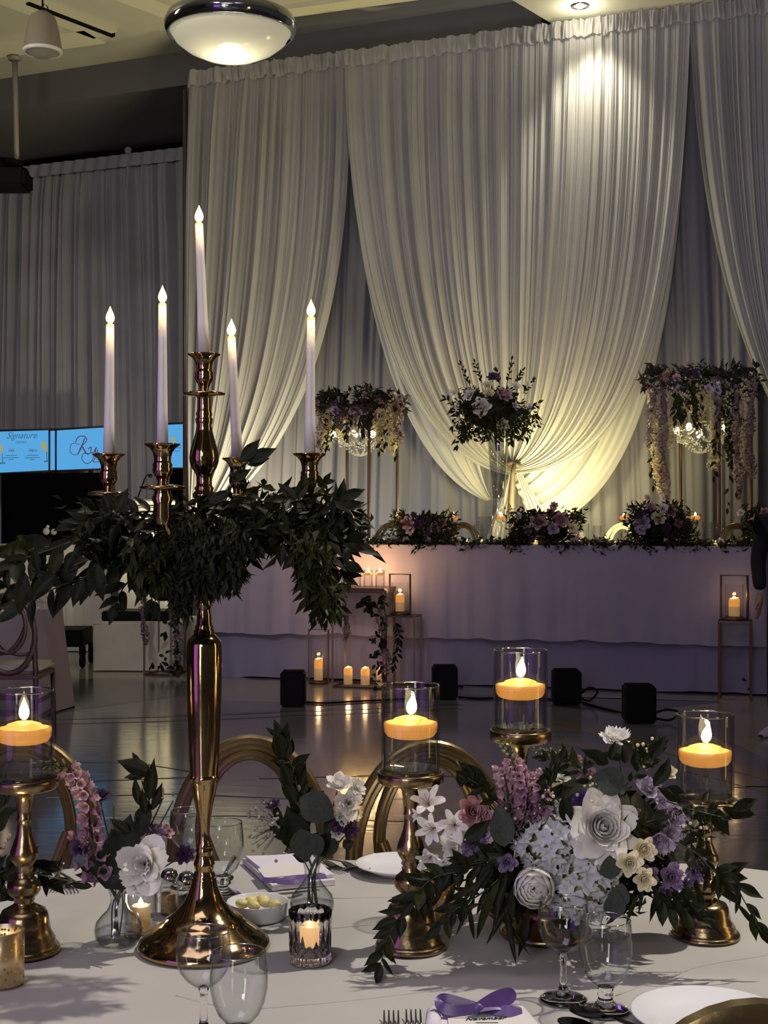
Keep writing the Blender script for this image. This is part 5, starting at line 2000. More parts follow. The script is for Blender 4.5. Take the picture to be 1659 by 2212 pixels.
# ================================================================ PERSON AT THE RIGHT EDGE
def person():
    D = 9.1
    ox = P(1716, 0, D).x
    o = Vector((ox, D, 0))
    t = thing('person', 'person in dark clothes and pale shoes walking past at the right edge', 'person', o)

    def skin(name, joints, edges, m, root=0, lv=2):
        me = bpy.data.meshes.new(name)
        me.from_pydata([(j[0], j[1], j[2]) for j in joints], edges, [])
        me.materials.append(m)
        ob = link(bpy.data.objects.new(name, me), t)
        md = ob.modifiers.new('skin', 'SKIN')
        for i, j in enumerate(joints):
            v = me.skin_vertices[0].data[i]
            v.radius = (j[3], j[4] if len(j) > 4 else j[3])
            v.use_root = (i == root)
        md.use_smooth_shade = True
        sb = ob.modifiers.new('sub', 'SUBSURF')
        sb.levels = sb.render_levels = lv
        return ob
    cloth = mat('black_suit', (0.008, 0.008, 0.010, 1), 0.9)
    skinm = mat('skin_tone', (0.35, 0.20, 0.14, 1), 0.5, sub=0.1)
    # facing -X (walking left); x forward is negative
    J = [(0, 0, .98, .16, .13), (0, 0, 1.15, .14, .12), (0, 0, 1.38, .17, .12), (0, 0, 1.47, .06), (0, 0, 1.55, .055),
         (0, -.09, .92, .10), (.10, -.10, .50, .07), (.24, -.10, .14, .058), (0, .09, .92, .10), (-.05, .10, .50, .07), (-.06, .10, .12, .058),
         (0, -.20, 1.40, .065), (.05, -.25, 1.12, .055), (-.04, -.24, .92, .045), (0, .20, 1.40, .065), (.03, .27, 1.14, .055), (-.04, .22, .94, .045)]
    E = [(0, 1), (1, 2), (2, 3), (3, 4), (0, 5), (5, 6), (6, 7), (0, 8), (8, 9), (9, 10), (2, 11), (11, 12), (12, 13), (2, 14), (14, 15), (15, 16)]
    body = skin('body', J, E, cloth)
    # head
    hb = MB()
    hb.ball((0, 0, 1.66), 0.10, 20, 14, sc=(1.0, .82, 1.2))
    hb.ball((-.10, 0, 1.645), 0.018, 8, 6, sc=(1.2, .8, 1.3))
    for sy in (-1, 1):
        hb.ball((0.005, sy * .083, 1.65), .025, 8, 6, sc=(.7, .35, 1.2))
    hb.lathe([(.05, 1.48), (.048, 1.58)], (0, 0, 0), 14)
    hd_ = bpy.data.objects.new('head', hb.mesh('head', skinm))
    link(hd_, t)
    eb = MB()
    for sy in (-1, 1):
        eb.ball((-.088, sy * .034, 1.665), .012, 8, 6)
    link(bpy.data.objects.new('eyes', eb.mesh('eyes', M['ink'])), t)
    mb_ = MB()
    mb_.ball((-.088, 0, 1.602), .02, 8, 6, sc=(.5, 1.2, .35))
    link(bpy.data.objects.new('mouth', mb_.mesh('mouth', M['p_rose'])), t)
    hr = MB()
    hr.ball((.02, 0, 1.70), .108, 16, 10, sc=(.95, .86, 1.0))
    link(bpy.data.objects.new('hair', hr.mesh('hair', M['black'])), t)
    # hands
    for hx, hy in ((-.06, -.24), (-.06, .22)):
        hj = [(hx + .02, hy, .92, .026), (hx, hy, .86, .032, .016)]
        he = [(0, 1)]
        for i, (dx, L) in enumerate(((-.026, .062), (-.009, .07), (.009, .066), (.026, .052))):
            b_ = len(hj)
            hj += [(hx + dx, hy, .82, .0095), (hx + dx - .004, hy + .004, .82 - L * .55, .0085), (hx + dx - .012, hy + .010, .82 - L, .007)]
            he += [(1, b_), (b_, b_ + 1), (b_ + 1, b_ + 2)]
        b_ = len(hj)
        hj += [(hx - .04, hy, .85, .010), (hx - .052, hy, .815, .009)]
        he += [(1, b_), (b_, b_ + 1)]
        skin('hand', hj, he, skinm, 0, 1)
    shoe = mat('pale_lilac_shoe', (0.42, 0.38, 0.48, 1), 0.6)
    for fx, fy, rz, zz in ((-.09, .10, 0, 0.0), (.23, -.10, -.15, 0.015)):
        sb = MB()
        mx = Matrix.Translation((fx, fy, zz)) @ Matrix.Rotation(rz, 4, 'Y')

        def sf(u_, v_):
            a = 2 * PI * u_
            x = -.20 + .29 * v_
            wd = .045 * math.sin(PI * min(1, max(.02, v_ * .9 + .06))) ** .45
            hh = (.045 + .05 * max(0, v_ - .35)) * math.sin(PI * min(1, max(.03, v_ * .93 + .05))) ** .4
            return Vector((x, wd * math.cos(a), hh * (1 + math.sin(a)) * .62))
        sb.grid(sf, 16, 12, mx=mx, closed_u=True)
        link(bpy.data.objects.new('shoe', sb.mesh('shoe', shoe)), t)
    t.rotation_euler = (0, 0, math.radians(50))
    return t


person()


# ================================================================ NEAR TABLE
TC, TA, TB, TN = Vector((0.05, 2.19, 0)), 0.86, 0.61, 4.0


def near_table():
    t = thing('banquet_table', 'near banquet table under a white cloth with soft fold creases', 'table', (TC.x, TC.y, 0))
    mb = MB()
    n = 240

    def rim(u):
        a = 2 * PI * u
        c, s = math.cos(a), math.sin(a)
        r = (abs(c) ** TN + abs(s) ** TN) ** (-1 / TN)
        return r * c * TA, r * s * TB

    def top(u, v):
        x, y = rim(u)
        r = 1 - v
        z = TZ - 0.001
        if v == 0:
            z -= 0.006
        return Vector((TC.x + x * r, TC.y + y * r, z))
    mb.grid(lambda u, v: top(u, [0, .006, .02, .1, .3, .6, .999][int(round(v * 6))]), n, 6, closed_u=True)

    def sk(u, v):
        x, y = rim(u)
        a = 2 * PI * u
        h = 0.022 * v * (math.sin(a * 17) + .6 * math.sin(a * 29 + 1)) + .05 * v
        l = math.hypot(x, y)
        return Vector((TC.x + x * (1 + h / l), TC.y + y * (1 + h / l), TZ - .007 - v * 0.72))
    mb.grid(sk, n, 10, closed_u=True)
    mb.build('tablecloth', M['cloth'], t, sharp=60)
    # pressed creases, standing a hair proud
    for pts in ([(700, 2006), (830, 1995), (975, 1988)], [(810, 2120), (1000, 2085)], [(560, 2178), (760, 2160), (1010, 2130)], [(380, 2150), (480, 2175)], [(720, 1940), (860, 1937), (900, 1936)], [(1330, 2150), (1500, 2090), (1659, 2062)]):
        cr = MB()
        cr.tube(smooth_path([T(x, y) + Vector((0, 0, -.0009)) for x, y in pts], 16), 0.0011, 6)
        cr.build('crease', M['cloth'], t)
    return t


near_table()


M['rimglass'] = thin_glass('glass_rim', (.55, .56, .58, 1), (.5, .5, .5, 1), .05, .45)

# ---- brass pedestals with candle cylinders
PPROF = [(0.001, 0), (76, 0), (77, 5), (74, 12), (68, 14), (69, 19), (65, 23), (66, 28), (61, 32), (62, 36), (57, 42), (54, 60), (51, 80), (46, 90), (40, 93), (28, 100), (22, 104), (20, 109), (23, 113), (21, 117),
         (31, 126), (35, 134), (34, 138), (36, 142), (33, 152), (24, 160), (18, 166), (20, 171), (17, 175), (21, 181), (18, 186), (22, 192), (28, 202), (30, 211), (28, 222), (22, 238), (16, 256), (14, 275), (14, 284),
         (17, 288), (14, 292), (15, 306), (17, 325), (20, 340), (32, 350), (66, 354), (72, 358), (73, 372), (72, 378), (68, 379), (66, 374), (0.001, 373)]


def pedestal(b, hs, label, k):
    t = thing('brass_pedestal', label, 'candle holder', b, 'turned brass pedestal candle stands')
    s = 0.000745
    split = [i for i, p in enumerate(PPROF) if p[1] >= 100][0]
    split2 = [i for i, p in enumerate(PPROF) if p[1] >= 350][0]
    for nm, a, e in (('base', 0, split + 1), ('stem', split, split2 + 1), ('plate', split2, len(PPROF))):
        MB().lathe([(max(.0005, r * s), z * s * hs) for r, z in PPROF[a:e]], b, 56).build(nm, M['brass'], t)
    top = b + Vector((0, 0, 373 * s * hs + .0005))
    g = thing('candle_cylinder', 'clear glass cylinder of water ' + ['on the left edge brass pedestal', 'on the brass pedestal right of the bud vases', 'on the tallest, farthest brass pedestal', 'on the low right brass pedestal'][k],
              'candle holder', top, 'glass cylinders with floating candles')
    r, h = 0.047, 0.142
    MB().lathe([(0.001, 0.0), (r - .003, 0.0), (r, 0.003), (r, h - .001), (r - .0015, h), (r - .003, h - .001), (r - .003, 0.010), (0.001, 0.010)], top, 56).build('glass_body', M['glass'], g, sharp=50)
    MB().lathe([(0.001, 0.0), (r - .002, 0.0), (r - .001, 0.004), (r - .004, 0.009), (0.001, 0.010)], top, 56).build('glass_base', M['glassthick'], g)
    MB().tube([top + Vector(((r - .0015) * math.cos(a_), (r - .0015) * math.sin(a_), h)) for a_ in [2 * PI * i_ / 56 for i_ in range(56)]], .0014, 6, closed=True).build('rim', M['rimglass'], g)
    MB().lathe([(0.001, 0.011), (r - .0036, 0.011), (r - .0036, 0.079), (r - .006, 0.0775), (0.001, 0.0775)], top, 56).build('water', M['water'], g, sharp=50)
    cpos = top + Vector((0, 0, 0.058))
    c = thing('floating_candle', 'glowing amber floating candle in the cylinder ' + ['at the left edge', 'right of the bud vases', 'standing highest at the back', 'at the right above the flowers'][k], 'candle', cpos, 'large floating candles')
    R = 0.0435
    MB().lathe([(0.001, 0.0), (R * .66, 0.0005), (R * .86, 0.0035), (R * .97, 0.010), (R, 0.019), (R * .985, 0.0245), (R * .88, 0.0255)], cpos, 48).build('wax', M['waxlit'], c)
    MB().lathe([(R * .88, 0.0255), (R * .70, 0.0270), (R * .6, 0.031), (R * .35, 0.0345), (0.001, 0.0355)], cpos, 48).build('wax_dome', M['waxtop'], c)
    MB().tube([cpos + Vector((0, 0, .035)), cpos + Vector((0, 0, .044))], 0.0008, 5).build('wick', M['ink'], c)
    f = flame_mesh('flame', 0.0085, 0.036, M['flame'], 14)
    o = put(f, 'flame', c, cpos + Vector((0, 0, .037)))
    o.rotation_euler = (0, [0, .14, .1, .2][k], 0)
    light('candle_light', 'POINT', (0, 0, .058), 0.55, (1, .62, .26), size=.006, parent=c)
    return top


pedA = P(52, 2056, 2.21)
pedA.z = TZ + .001
pedestal(pedA, 0.98, 'turned brass pedestal at the left edge of the near table', 0)
pB = T(887, 2047) + Vector((0, 0, .001))
pedestal(pB, 1.0, 'turned brass pedestal between the bud vases and the big bouquet', 1)
pC = P(1124, 0, 2.42)
pC.z = TZ + .001
pedestal(pC, 1.135, 'tallest brass pedestal, standing behind the big bouquet', 2)
pD = T(1523, 2022) + Vector((0, 0, .001))
pedestal(pD, 0.80, 'low brass pedestal with a bell base at the right of the bouquet', 3)

# ---- candelabra
cb0 = T(441, 2047) + Vector((0, 0, .001))
S = cb0.y / FPX
CT = thing('candelabra', 'tall polished gold five-arm candelabra standing on the near table', 'candelabra', cb0)


def prof_px(lst, y0=2047):
    return [(max(.0005, r * S), (y0 - y) * S) for r, y in lst]


base_p = [(0, 2047), (141, 2047), (143, 2042), (140, 2034), (128, 2022), (110, 2008), (92, 1995), (84, 1988), (82, 1984), (66, 1974), (54, 1962), (44, 1950), (35, 1932), (29, 1915), (26, 1900)]
stem_p = [(26, 1900), (24, 1896), (25, 1892), (22, 1888), (20, 1880), (22, 1872), (23, 1866), (21, 1862), (18, 1852), (17, 1842), (19, 1837), (16, 1833), (18, 1829), (14, 1822), (12, 1812), (12, 1792), (14, 1770),
          (19, 1742), (25, 1715), (29, 1694), (31, 1684), (33, 1681), (31, 1677), (30, 1674)]
vase_p = [(30, 1674), (32, 1640), (35, 1570), (37, 1500), (38.5, 1430), (38, 1395), (36, 1386), (30, 1378), (22, 1370), (23, 1364), (19, 1360), (20, 1356), (17, 1350), (15, 1330), (13, 1318), (15, 1312), (17, 1304), (14, 1296), (11, 1290), (12, 1280), (12, 1180), (22, 1170), (34, 1160), (36, 1150), (22, 1140), (14, 1130)]
up_p = [(14, 1130), (16, 1085), (24, 1075), (25, 1068), (19, 1062), (21, 1056), (17, 1050), (17, 1030), (20, 1022), (27, 1012), (31, 1000), (32, 990), (30, 975), (24, 955), (18, 932), (16, 920), (18, 914), (19, 907), (16, 902),
        (18, 896), (15, 888), (14.5, 862), (16, 858)]
for nm, pr in (('base', base_p), ('stem', stem_p), ('vase_shaft', vase_p), ('upper_shaft', up_p)):
    MB().lathe(prof_px(pr), cb0, 64).build(nm, M['gold'], CT)


def wavy(a, z):
    return 1 + 0.035 * math.sin(6 * a)


def cup_set(c, s, parent, y_dish=84):
    """drip pan and socket; c = top of the socket"""
    def f(l):
        return [(max(.0005, r * s), -y * s) for r, y in l]
    MB().lathe(f([(10, 80), (30, 81), (45, 84), (46, 86), (44, 89), (20, 91), (15, 94)]), c, 40, rf=lambda a, z: 1 + 0.012 * math.sin(5 * a)).build('drip_pan', M['gold'], parent)
    MB().lathe(f([(10, 82), (10, 74), (13, 66), (19, 57), (20, 50), (18.5, 45), (20, 41), (17, 36), (17, 26), (20, 16), (26, 8), (33, 3), (35, 0), (32, -1), (25, 4), (14, 8), (13, 20)]), c, 40,
               rf=lambda a, z: 1 + (0.04 * math.sin(6 * a) if z > -.004 else 0)).build('candle_cup', M['gold'], parent)


ctop = cb0 + Vector((0, 0, (2047 - 766) * S))
cup_set(ctop, S, CT)
cups = [(ctop, 'tallest taper, on the centre of the candelabra')]
for (px, py, D, lab) in ((235, 981, 2.26, 'leftmost taper on the candelabra'), (351, 959, 2.05, 'second taper from the left on the candelabra'), (513, 990, 2.40, 'short-looking taper right of the tallest one'), (669, 980, 2.19, 'rightmost taper on the candelabra')):
    c = P(px, py, D)
    cup_set(c, S, CT)
    arm = MB()
    d = Vector((c.x - cb0.x, c.y - cb0.y, 0))
    ax = Vector((cb0.x, cb0.y, 0))
    zc = cb0.z + (2047 - 1150) * S
    L = 0.94 * 1
    zd = c.z - 92 * S
    pts = [ax + Vector((0, 0, zc)), ax + d * .35 + Vector((0, 0, zc - .018)), ax + d * .75 + Vector((0, 0, zc - .012)), ax + d * .97 + Vector((0, 0, zc + .03)), ax + d * 1.0 + Vector((0, 0, zd - .012))]
    arm.tube(smooth_path(pts, 28), [.009 + .003 * math.sin(i * .6) for i in range(29)], 12)
    arm.lathe([(0.010, -.05), (.014, -.04), (.013, -.02), (.016, -.012), (.012, -.003), (.012, 0)], ax + d + Vector((0, 0, zd)), 24)
    arm.build('arm', M['gold'], CT)
    cups.append((c, lab))
tapers = [(766, 486, -9, 13, 9), (0, 282, 2, 13, 9), (0, 300, 0, 13, 9), (0, 262, -12, 13, 9), (0, 292, 2, 13, 9)]
hts = [282, 280, 303, 262, 294]
lean = [-11, 3, 0, -13, 3]
for i, (c, lab) in enumerate(cups):
    s = c.y / FPX
    H = hts[i] * s
    dx = lean[i] * s
    b = c + Vector((0, 0, -10 * s))
    t = thing('taper_candle', 'ivory LED ' + lab, 'candle', b, 'LED taper candles on the candelabra')
    mb = MB()
    mb.tube([b + Vector((dx * f, 0, (H + 10 * s) * f)) for f in (0, .25, .5, .75, .985)], [12.5 * s, 11.3 * s, 10.3 * s, 9.4 * s, 8.8 * s], 24)
    mb.build('wax', M['wax'], t)
    e = b + Vector((dx, 0, H + 10 * s))
    MB().lathe([(8.8 * s, -3 * s), (8.0 * s, 0), (5 * s, 1.5 * s), (3.2 * s, 5 * s)], e, 16).build('collar', M['waxtop'], t)
    f = put(flame_mesh('flame', 9.5 * s, 38 * s, M['ledflame'], 16), 'flame', t, e + Vector((0, 0, 1.5 * s)))
    light('flame_light', 'POINT', e - b + Vector((0, 0, 18 * s)) + Vector((0, -.016, 0)), 0.16, (1, .70, .18), size=.006, parent=t)

# ---- greenery of the candelabra
G = thing('candelabra_greenery', 'dense dark leafy wreath spilling from the arms of the candelabra', 'garland', Vector((cb0.x, cb0.y, cb0.z + .62)))
q = random.Random(31)


def PP(l, D=2.15):
    return [P(x, y, D + (l_[2] if len(l_) > 2 else 0)) for l_ in l for x, y in [(l_[0], l_[1])]]


BR = [([(430, 1120), (330, 1105), (230, 1115), (170, 1130)], 15, .058), ([(420, 1140), (280, 1150), (150, 1175), (60, 1190), (6, 1232)], 22, .066), ([(400, 1150), (260, 1180), (150, 1225), (60, 1250), (-40, 1290)], 20, .068),
      ([(410, 1160), (300, 1195), (200, 1240), (120, 1270), (45, 1312)], 18, .066), ([(400, 1160), (330, 1210), (270, 1265), (250, 1310)], 12, .055), ([(300, 1150), (190, 1160), (100, 1190), (30, 1215)], 12, .06),
      ([(410, 1150), (350, 1200), (320, 1260), (330, 1300)], 10, .055), ([(340, 1130), (250, 1110), (200, 1105)], 8, .05),
      ([(450, 1115), (540, 1085), (620, 1085), (700, 1070), (742, 1080)], 20, .050), ([(450, 1130), (560, 1120), (660, 1140), (740, 1170), (760, 1180)], 18, .058), ([(460, 1140), (580, 1160), (680, 1190), (730, 1230), (745, 1262)], 18, .056),
      ([(470, 1130), (600, 1130), (700, 1110), (735, 1095)], 14, .055), ([(600, 1150), (680, 1210), (700, 1270), (722, 1320)], 14, .052), ([(660, 1180), (690, 1260), (715, 1310)], 10, .045),
      ([(640, 1090), (690, 1060), (700, 1045)], 6, .035), ([(470, 1120), (540, 1130), (640, 1120)], 12, .055)]
for pts, n_, sz in BR:
    l = [P(x, y, 2.23 - 0.12 * (i / len(pts)) + q.uniform(-.03, .03)) for i, (x, y) in enumerate(pts)]
    spray(G, l, int(n_ * .8), sz, LEAF, .8, q, stem=.0018)


def big_leaf(px0, py0, px1, py1, w=.42, D=2.08, kind=None, parent=None, up=(0, -1, .25)):
    a, b = P(px0, py0, D), P(px1, py1, D)
    L = (b - a).length
    return inst(kind or LEAF[q.choice((0, 3))], 'leaf', parent or G, a, b - a, up, (L * w / .40, L, L))


for a in ((452, 1088, 500, 1056), (500, 1040, 544, 1012), (498, 1020, 530, 1046), (520, 1000, 562, 946), (535, 1005, 583, 988), (535, 998, 598, 966), (742, 1078, 790, 1056), (736, 1098, 788, 1084), (744, 1178, 792, 1190), (742, 1216, 790, 1238),
          (250, 1112, 276, 1052), (240, 1112, 222, 1062), (300, 1104, 262, 1072), (700, 1044, 708, 1060), (708, 1040, 724, 1041), (560, 1180, 572, 1208), (495, 1150, 556, 1214), (650, 1190, 608, 1232), (610, 1175, 606, 1226), (640, 1080, 600, 1042),
          (470, 1210, 516, 1270), (55, 1240, 40, 1330), (75, 1190, 84, 1240), (160, 1190, 138, 1238), (205, 1215, 222, 1300), (180, 1250, 156, 1312), (120, 1240, 62, 1300), (330, 1170, 328, 1258), (300, 1165, 314, 1252), (640, 1230, 655, 1250), (660, 1228, 644, 1252)):
    big_leaf(*a)
MB().tube(smooth_path([P(478, 1100, 2.2), P(500, 1050, 2.18), P(520, 1010, 2.14), P(535, 1000, 2.08)], 12), .0018, 5).build('stem', M['stem'], G)
seg = []
for k in range(26):
    x = q.uniform(375, 505)
    y0 = q.uniform(1120, 1180)
    L_ = q.uniform(60, 200)
    if 408 < x < 465:
        L_ = q.uniform(50, 130)
    for j in range(8):
        f = j / 7
        seg.append((P(x + 8 * math.sin(f * 4 + k), y0 + L_ * f, 2.10 + q.uniform(-.03, .03)), .012, 15, (q.uniform(-.5, .5), -.3, -1.2)))
leaf_mass('fine_trailing_foliage', G, seg, .021, M['leaffine'], q)
seg = []
for k in range(34):
    f = k / 33
    x = 190 + (760 - 190) * f
    seg.append((P(x, 1125 + 25 * math.sin(f * 7), 2.16 + q.uniform(-.05, .05)), .035, 22, (q.uniform(-1, 1), -.5, q.uniform(-.8, .5))))
    seg.append((P(x * .9 + 40, 1165 + 20 * math.sin(f * 5), 2.16), .03, 16, (q.uniform(-1, 1), -.5, q.uniform(-1, .2))))
leaf_mass('inner_foliage', G, seg, .034, M['leaf'], q)
seg = []
for x0, y0, L_ in ((672, 1160, 130), (690, 1160, 160), (705, 1180, 130), (650, 1160, 90), (665, 1180, 70), (330, 1190, 60), (300, 1180, 70)):
    for j in range(8):
        seg.append((P(x0 + 10 * j / 7, y0 + L_ * j / 7, 2.08), .014, 12, (q.uniform(-.6, .6), -.3, -1)))
leaf_mass('fine_trailing_foliage', G, seg, .028, M['leaf2'], q)


# ---- drinking glasses (foreground)
def goblet(loc, kind, label, sc=1.0):
    loc = Vector(loc)
    if kind == 'wine':
        bowl = [(0.0065, 0.066), (0.014, 0.069), (0.024, 0.077), (0.032, 0.088), (0.0362, 0.100), (0.0368, 0.112), (0.0355, 0.128), (0.0338, 0.140)]
        foot = [(0.0005, 0.0), (0.0335, 0.0), (0.0345, 0.0015), (0.030, 0.0035), (0.016, 0.007), (0.008, 0.013), (0.0058, 0.020), (0.0048, 0.030), (0.0044, 0.045), (0.0050, 0.058), (0.0075, 0.066), (0.0005, 0.067)]
    else:
        bowl = [(0.009, 0.034), (0.018, 0.039), (0.027, 0.049), (0.0335, 0.064), (0.0372, 0.082), (0.0378, 0.096), (0.0365, 0.112), (0.0350, 0.128)]
        foot = [(0.0005, 0.0), (0.0325, 0.0), (0.034, 0.002), (0.030, 0.0045), (0.017, 0.009), (0.0115, 0.015), (0.0098, 0.021), (0.0115, 0.024), (0.0102, 0.028), (0.012, 0.034), (0.0005, 0.036)]
    t = thing('wine_glass' if kind == 'wine' else 'water_goblet', label, 'glass', loc, 'clear stemware on the near table')
    inner = [(r - .0011, z + .0006) for r, z in reversed(bowl)] + [(0.0005, bowl[0][1] + .004)]
    rimp = (bowl[-1][0] - .0005, bowl[-1][1] + .0008)
    MB().lathe([(r * sc, z * sc) for r, z in [(0.0005, bowl[0][1] - .001)] + bowl + [rimp] + inner], loc, 48).build('bowl', M['glass'], t)
    MB().tube([loc + Vector((rimp[0] * sc * math.cos(a_), rimp[0] * sc * math.sin(a_), rimp[1] * sc)) for a_ in [2 * PI * i_ / 48 for i_ in range(48)]], .0009, 6, closed=True).build('rim', M['rimglass'], t)
    MB().lathe([(r * sc, z * sc) for r, z in foot], loc, 40).build('foot_and_stem', M['glasssolid'], t)
    return t


def at_depth(px, D, z=TZ):
    p = P(px, 0, D)
    p.z = z + .001
    return p


g1 = at_depth(1217, 1.992)
goblet(g1, 'wine', 'wine glass at right in front of the bouquet, behind and left of the stout goblet')
goblet(at_depth(1308, 1.945), 'goblet', 'stout water goblet at right, in front of the bouquet')
goblet(at_depth(440, 1.85), 'wine', 'wine glass in front of the candelabra base, upper of the left pair')
goblet(at_depth(516, 1.80), 'goblet', 'large water goblet cut by the bottom edge, in front of the candelabra base')
goblet(at_depth(480, 2.53), 'goblet', 'goblet partly hidden behind the right side of the candelabra stem', 1.04)
goblet(at_depth(408, 2.60), 'wine', 'glass partly hidden behind the left side of the candelabra stem', 1.0)

# ---- votives
rib = thing('ribbed_votive', 'ribbed clear glass votive with a lit candle, right of the candelabra base', 'candle holder', T(670, 2078) + Vector((0, 0, .001)))
b = ORG[rib].copy()
ro, h = .0325, .081
MB().lathe([(0.0005, 0), (ro * .93, 0), (ro, .003), (ro * .97, .012), (ro, h * .8), (ro * 1.01, h), (ro * .93, h + .001), (ro * .9, h * .8), (ro * .86, .012), (0.0005, .011)], b, 120,
           rf=lambda a, z: 1 + 0.030 * math.cos(14 * a)).build('glass_body', M['glasssolid'], rib)
cv = thing('votive_candle', 'small lit ivory candle inside the ribbed glass votive', 'candle', b + Vector((0, 0, .0125)))
MB().lathe([(0.0005, 0), (.014, 0), (.014, .040), (.012, .0415), (.0005, .040)], ORG[cv], 28).build('wax', mat('warm_votive_wax', (0.8, 0.6, 0.42, 1), .5, emis=(1.0, .55, .22, 1), estr=.85), cv)
put(flame_mesh('flame', .0042, .014, M['flame']), 'flame', cv, ORG[cv] + Vector((0, 0, .042)))
light('candle_light', 'POINT', (0, 0, .050), .5, (1, .66, .32), size=.004, parent=cv)

v2 = thing('straight_votive', 'straight clear votive glowing behind the left bud vase', 'candle holder', T(304, 2022) + Vector((0, 0, .001)))
b = ORG[v2].copy()
MB().lathe([(0.0005, 0), (.026, 0), (.0275, .003), (.0275, .072), (.0255, .072), (.025, .010), (.0005, .009)], b, 40).build('glass_body', M['glassthick'], v2)
c2 = thing('votive_candle', 'small lit candle inside the straight votive behind the left bud vase', 'candle', b + Vector((0, 0, .0105)))
MB().lathe([(0.0005, 0), (.016, 0), (.016, .038), (.013, .040), (.0005, .039)], ORG[c2], 28).build('wax', M['waxdim'], c2)
put(flame_mesh('flame', .0042, .013, M['flame']), 'flame', c2, ORG[c2] + Vector((0, 0, .040)))
light('candle_light', 'POINT', (0, 0, .048), .35, (1, .66, .32), size=.004, parent=c2)
for k, (px, py, lab) in enumerate(((6, 2126, 'gold speckled mercury glass votive at the bottom left edge'), (944, 1986, 'gold speckled mercury glass votive glowing behind the greenery and the brass bell base'))):
    b = T(px, py) + Vector((0, 0, .001))
    t = thing('mercury_votive', lab, 'candle holder', b, 'speckled mercury glass votives')
    MB().lathe([(0.0005, 0), (.029, 0), (.0315, .004), (.0315, .079), (.0295, .080), (.0290, .008), (.0005, .007)], b, 40).build('glass_body', M['mercury'], t)
    c = thing('votive_candle', 'lit candle inside the ' + ['bottom left', 'half hidden'][k] + ' mercury votive', 'candle', b + Vector((0, 0, .008)))
    MB().lathe([(0.0005, 0), (.024, 0), (.024, .030), (.0005, .030)], ORG[c], 24).build('wax', M['waxtop'], c)
    put(flame_mesh('flame', .005, .016, M['flame']), 'flame', c, ORG[c] + Vector((0, 0, .030)))
    light('candle_light', 'POINT', (0, 0, .052), 1.4, (1, .68, .3), size=.005, parent=c)

# ---- shakers
for k, (px, py, body, lab) in enumerate(((360, 1985, 'salt', 'glass shaker of tan seasoning with dark lid, left of the candelabra stem'), (398, 1992, 'pepper', 'glass pepper shaker with dark lid, touching the candelabra stem'))):
    b = T(px, py) + Vector((0, 0, .001))
    b.y += .03
    t = thing('shaker', lab, 'shaker', b, 'salt and pepper shakers')
    MB().lathe([(0.0005, 0), (.0165, 0), (.0175, .004), (.0165, .035), (.0145, .055), (.0135, .058)], b, 10).build('glass_body', M['glassthick'], t, smooth=False)
    MB().lathe([(0.0005, .003), (.0150, .003), (.0145, .035), (.0005, .036)], b, 16).build('filling', mat(body + '_filling', (.35, .26, .14, 1) if k == 0 else (.05, .04, .035, 1), .9, var=.5, scale=400), t)
    MB().lathe([(.0145, .056), (.0155, .058), (.0155, .066), (.013, .073), (.007, .077), (.0005, .078)], b, 24).build('lid', M['chrome'], t)

# ---- butter dish
b = T(554, 1990) + Vector((0, 0, .001))
b.y += .02
t = thing('butter_dish', 'small round white dish of butter beside the candelabra base', 'dish', b)
R = .053
MB().lathe([(0.0005, 0), (R * .9, 0), (R * .95, .004), (R, .027), (R * 1.0, .029), (R * .95, .028), (R * .9, .006), (.0005, .005)], b, 56).build('dish_body', M['china'], t)
for k, (dx, dy, rz) in enumerate(((-.026, -.004, .4), (-.006, -.012, -.5), (.014, .002, .2), (.030, -.006, -.2), (-.012, .014, .8), (.008, .022, 0))):
    mb = MB()
    mx = Matrix.Translation(b + Vector((dx, dy, .0245))) @ Matrix.Rotation(rz, 4, 'Z') @ Matrix.Rotation(.2, 4, 'Y')
    mb.ball((0, 0, 0), .0095, 12, 8, sc=(1.35, 1, .85), mx=mx)
    o = mb.build('butter_curl', M['butter'], loc=b + Vector((dx, dy, .0245)))
    tag(o, 'butter curl in the white dish, ' + ['front left', 'front centre', 'centre right', 'far right', 'back left', 'back centre'][k], 'butter', 'butter curls in the dish')


# ---- napkin with ribbon and menu card across the table
def sheet(name, quad, z, th, m, parent, bend=None, sub=8, wave=0.0):
    a, b_, c, d = [Vector(x) for x in quad]
    mb = MB()

    def f(u, v):
        p = (a.lerp(b_, u)).lerp(d.lerp(c, u), v)
        return Vector((p.x, p.y, z + wave * math.sin(u * 5 + v * 3)))
    mb.grid(lambda u, v: f(u, v) + Vector((0, 0, th)), sub, sub)
    mb.grid(lambda u, v: f(u, v), sub, sub)
    e = []
    for (u0, v0, u1, v1) in ((0, 0, 1, 0), (1, 0, 1, 1), (1, 1, 0, 1), (0, 1, 0, 0)):
        mb.grid(lambda s_, w_: f(u0 + (u1 - u0) * s_, v0 + (v1 - v0) * s_) + Vector((0, 0, th * w_)), sub, 1)
    return mb.build(name, m, parent, sharp=40)


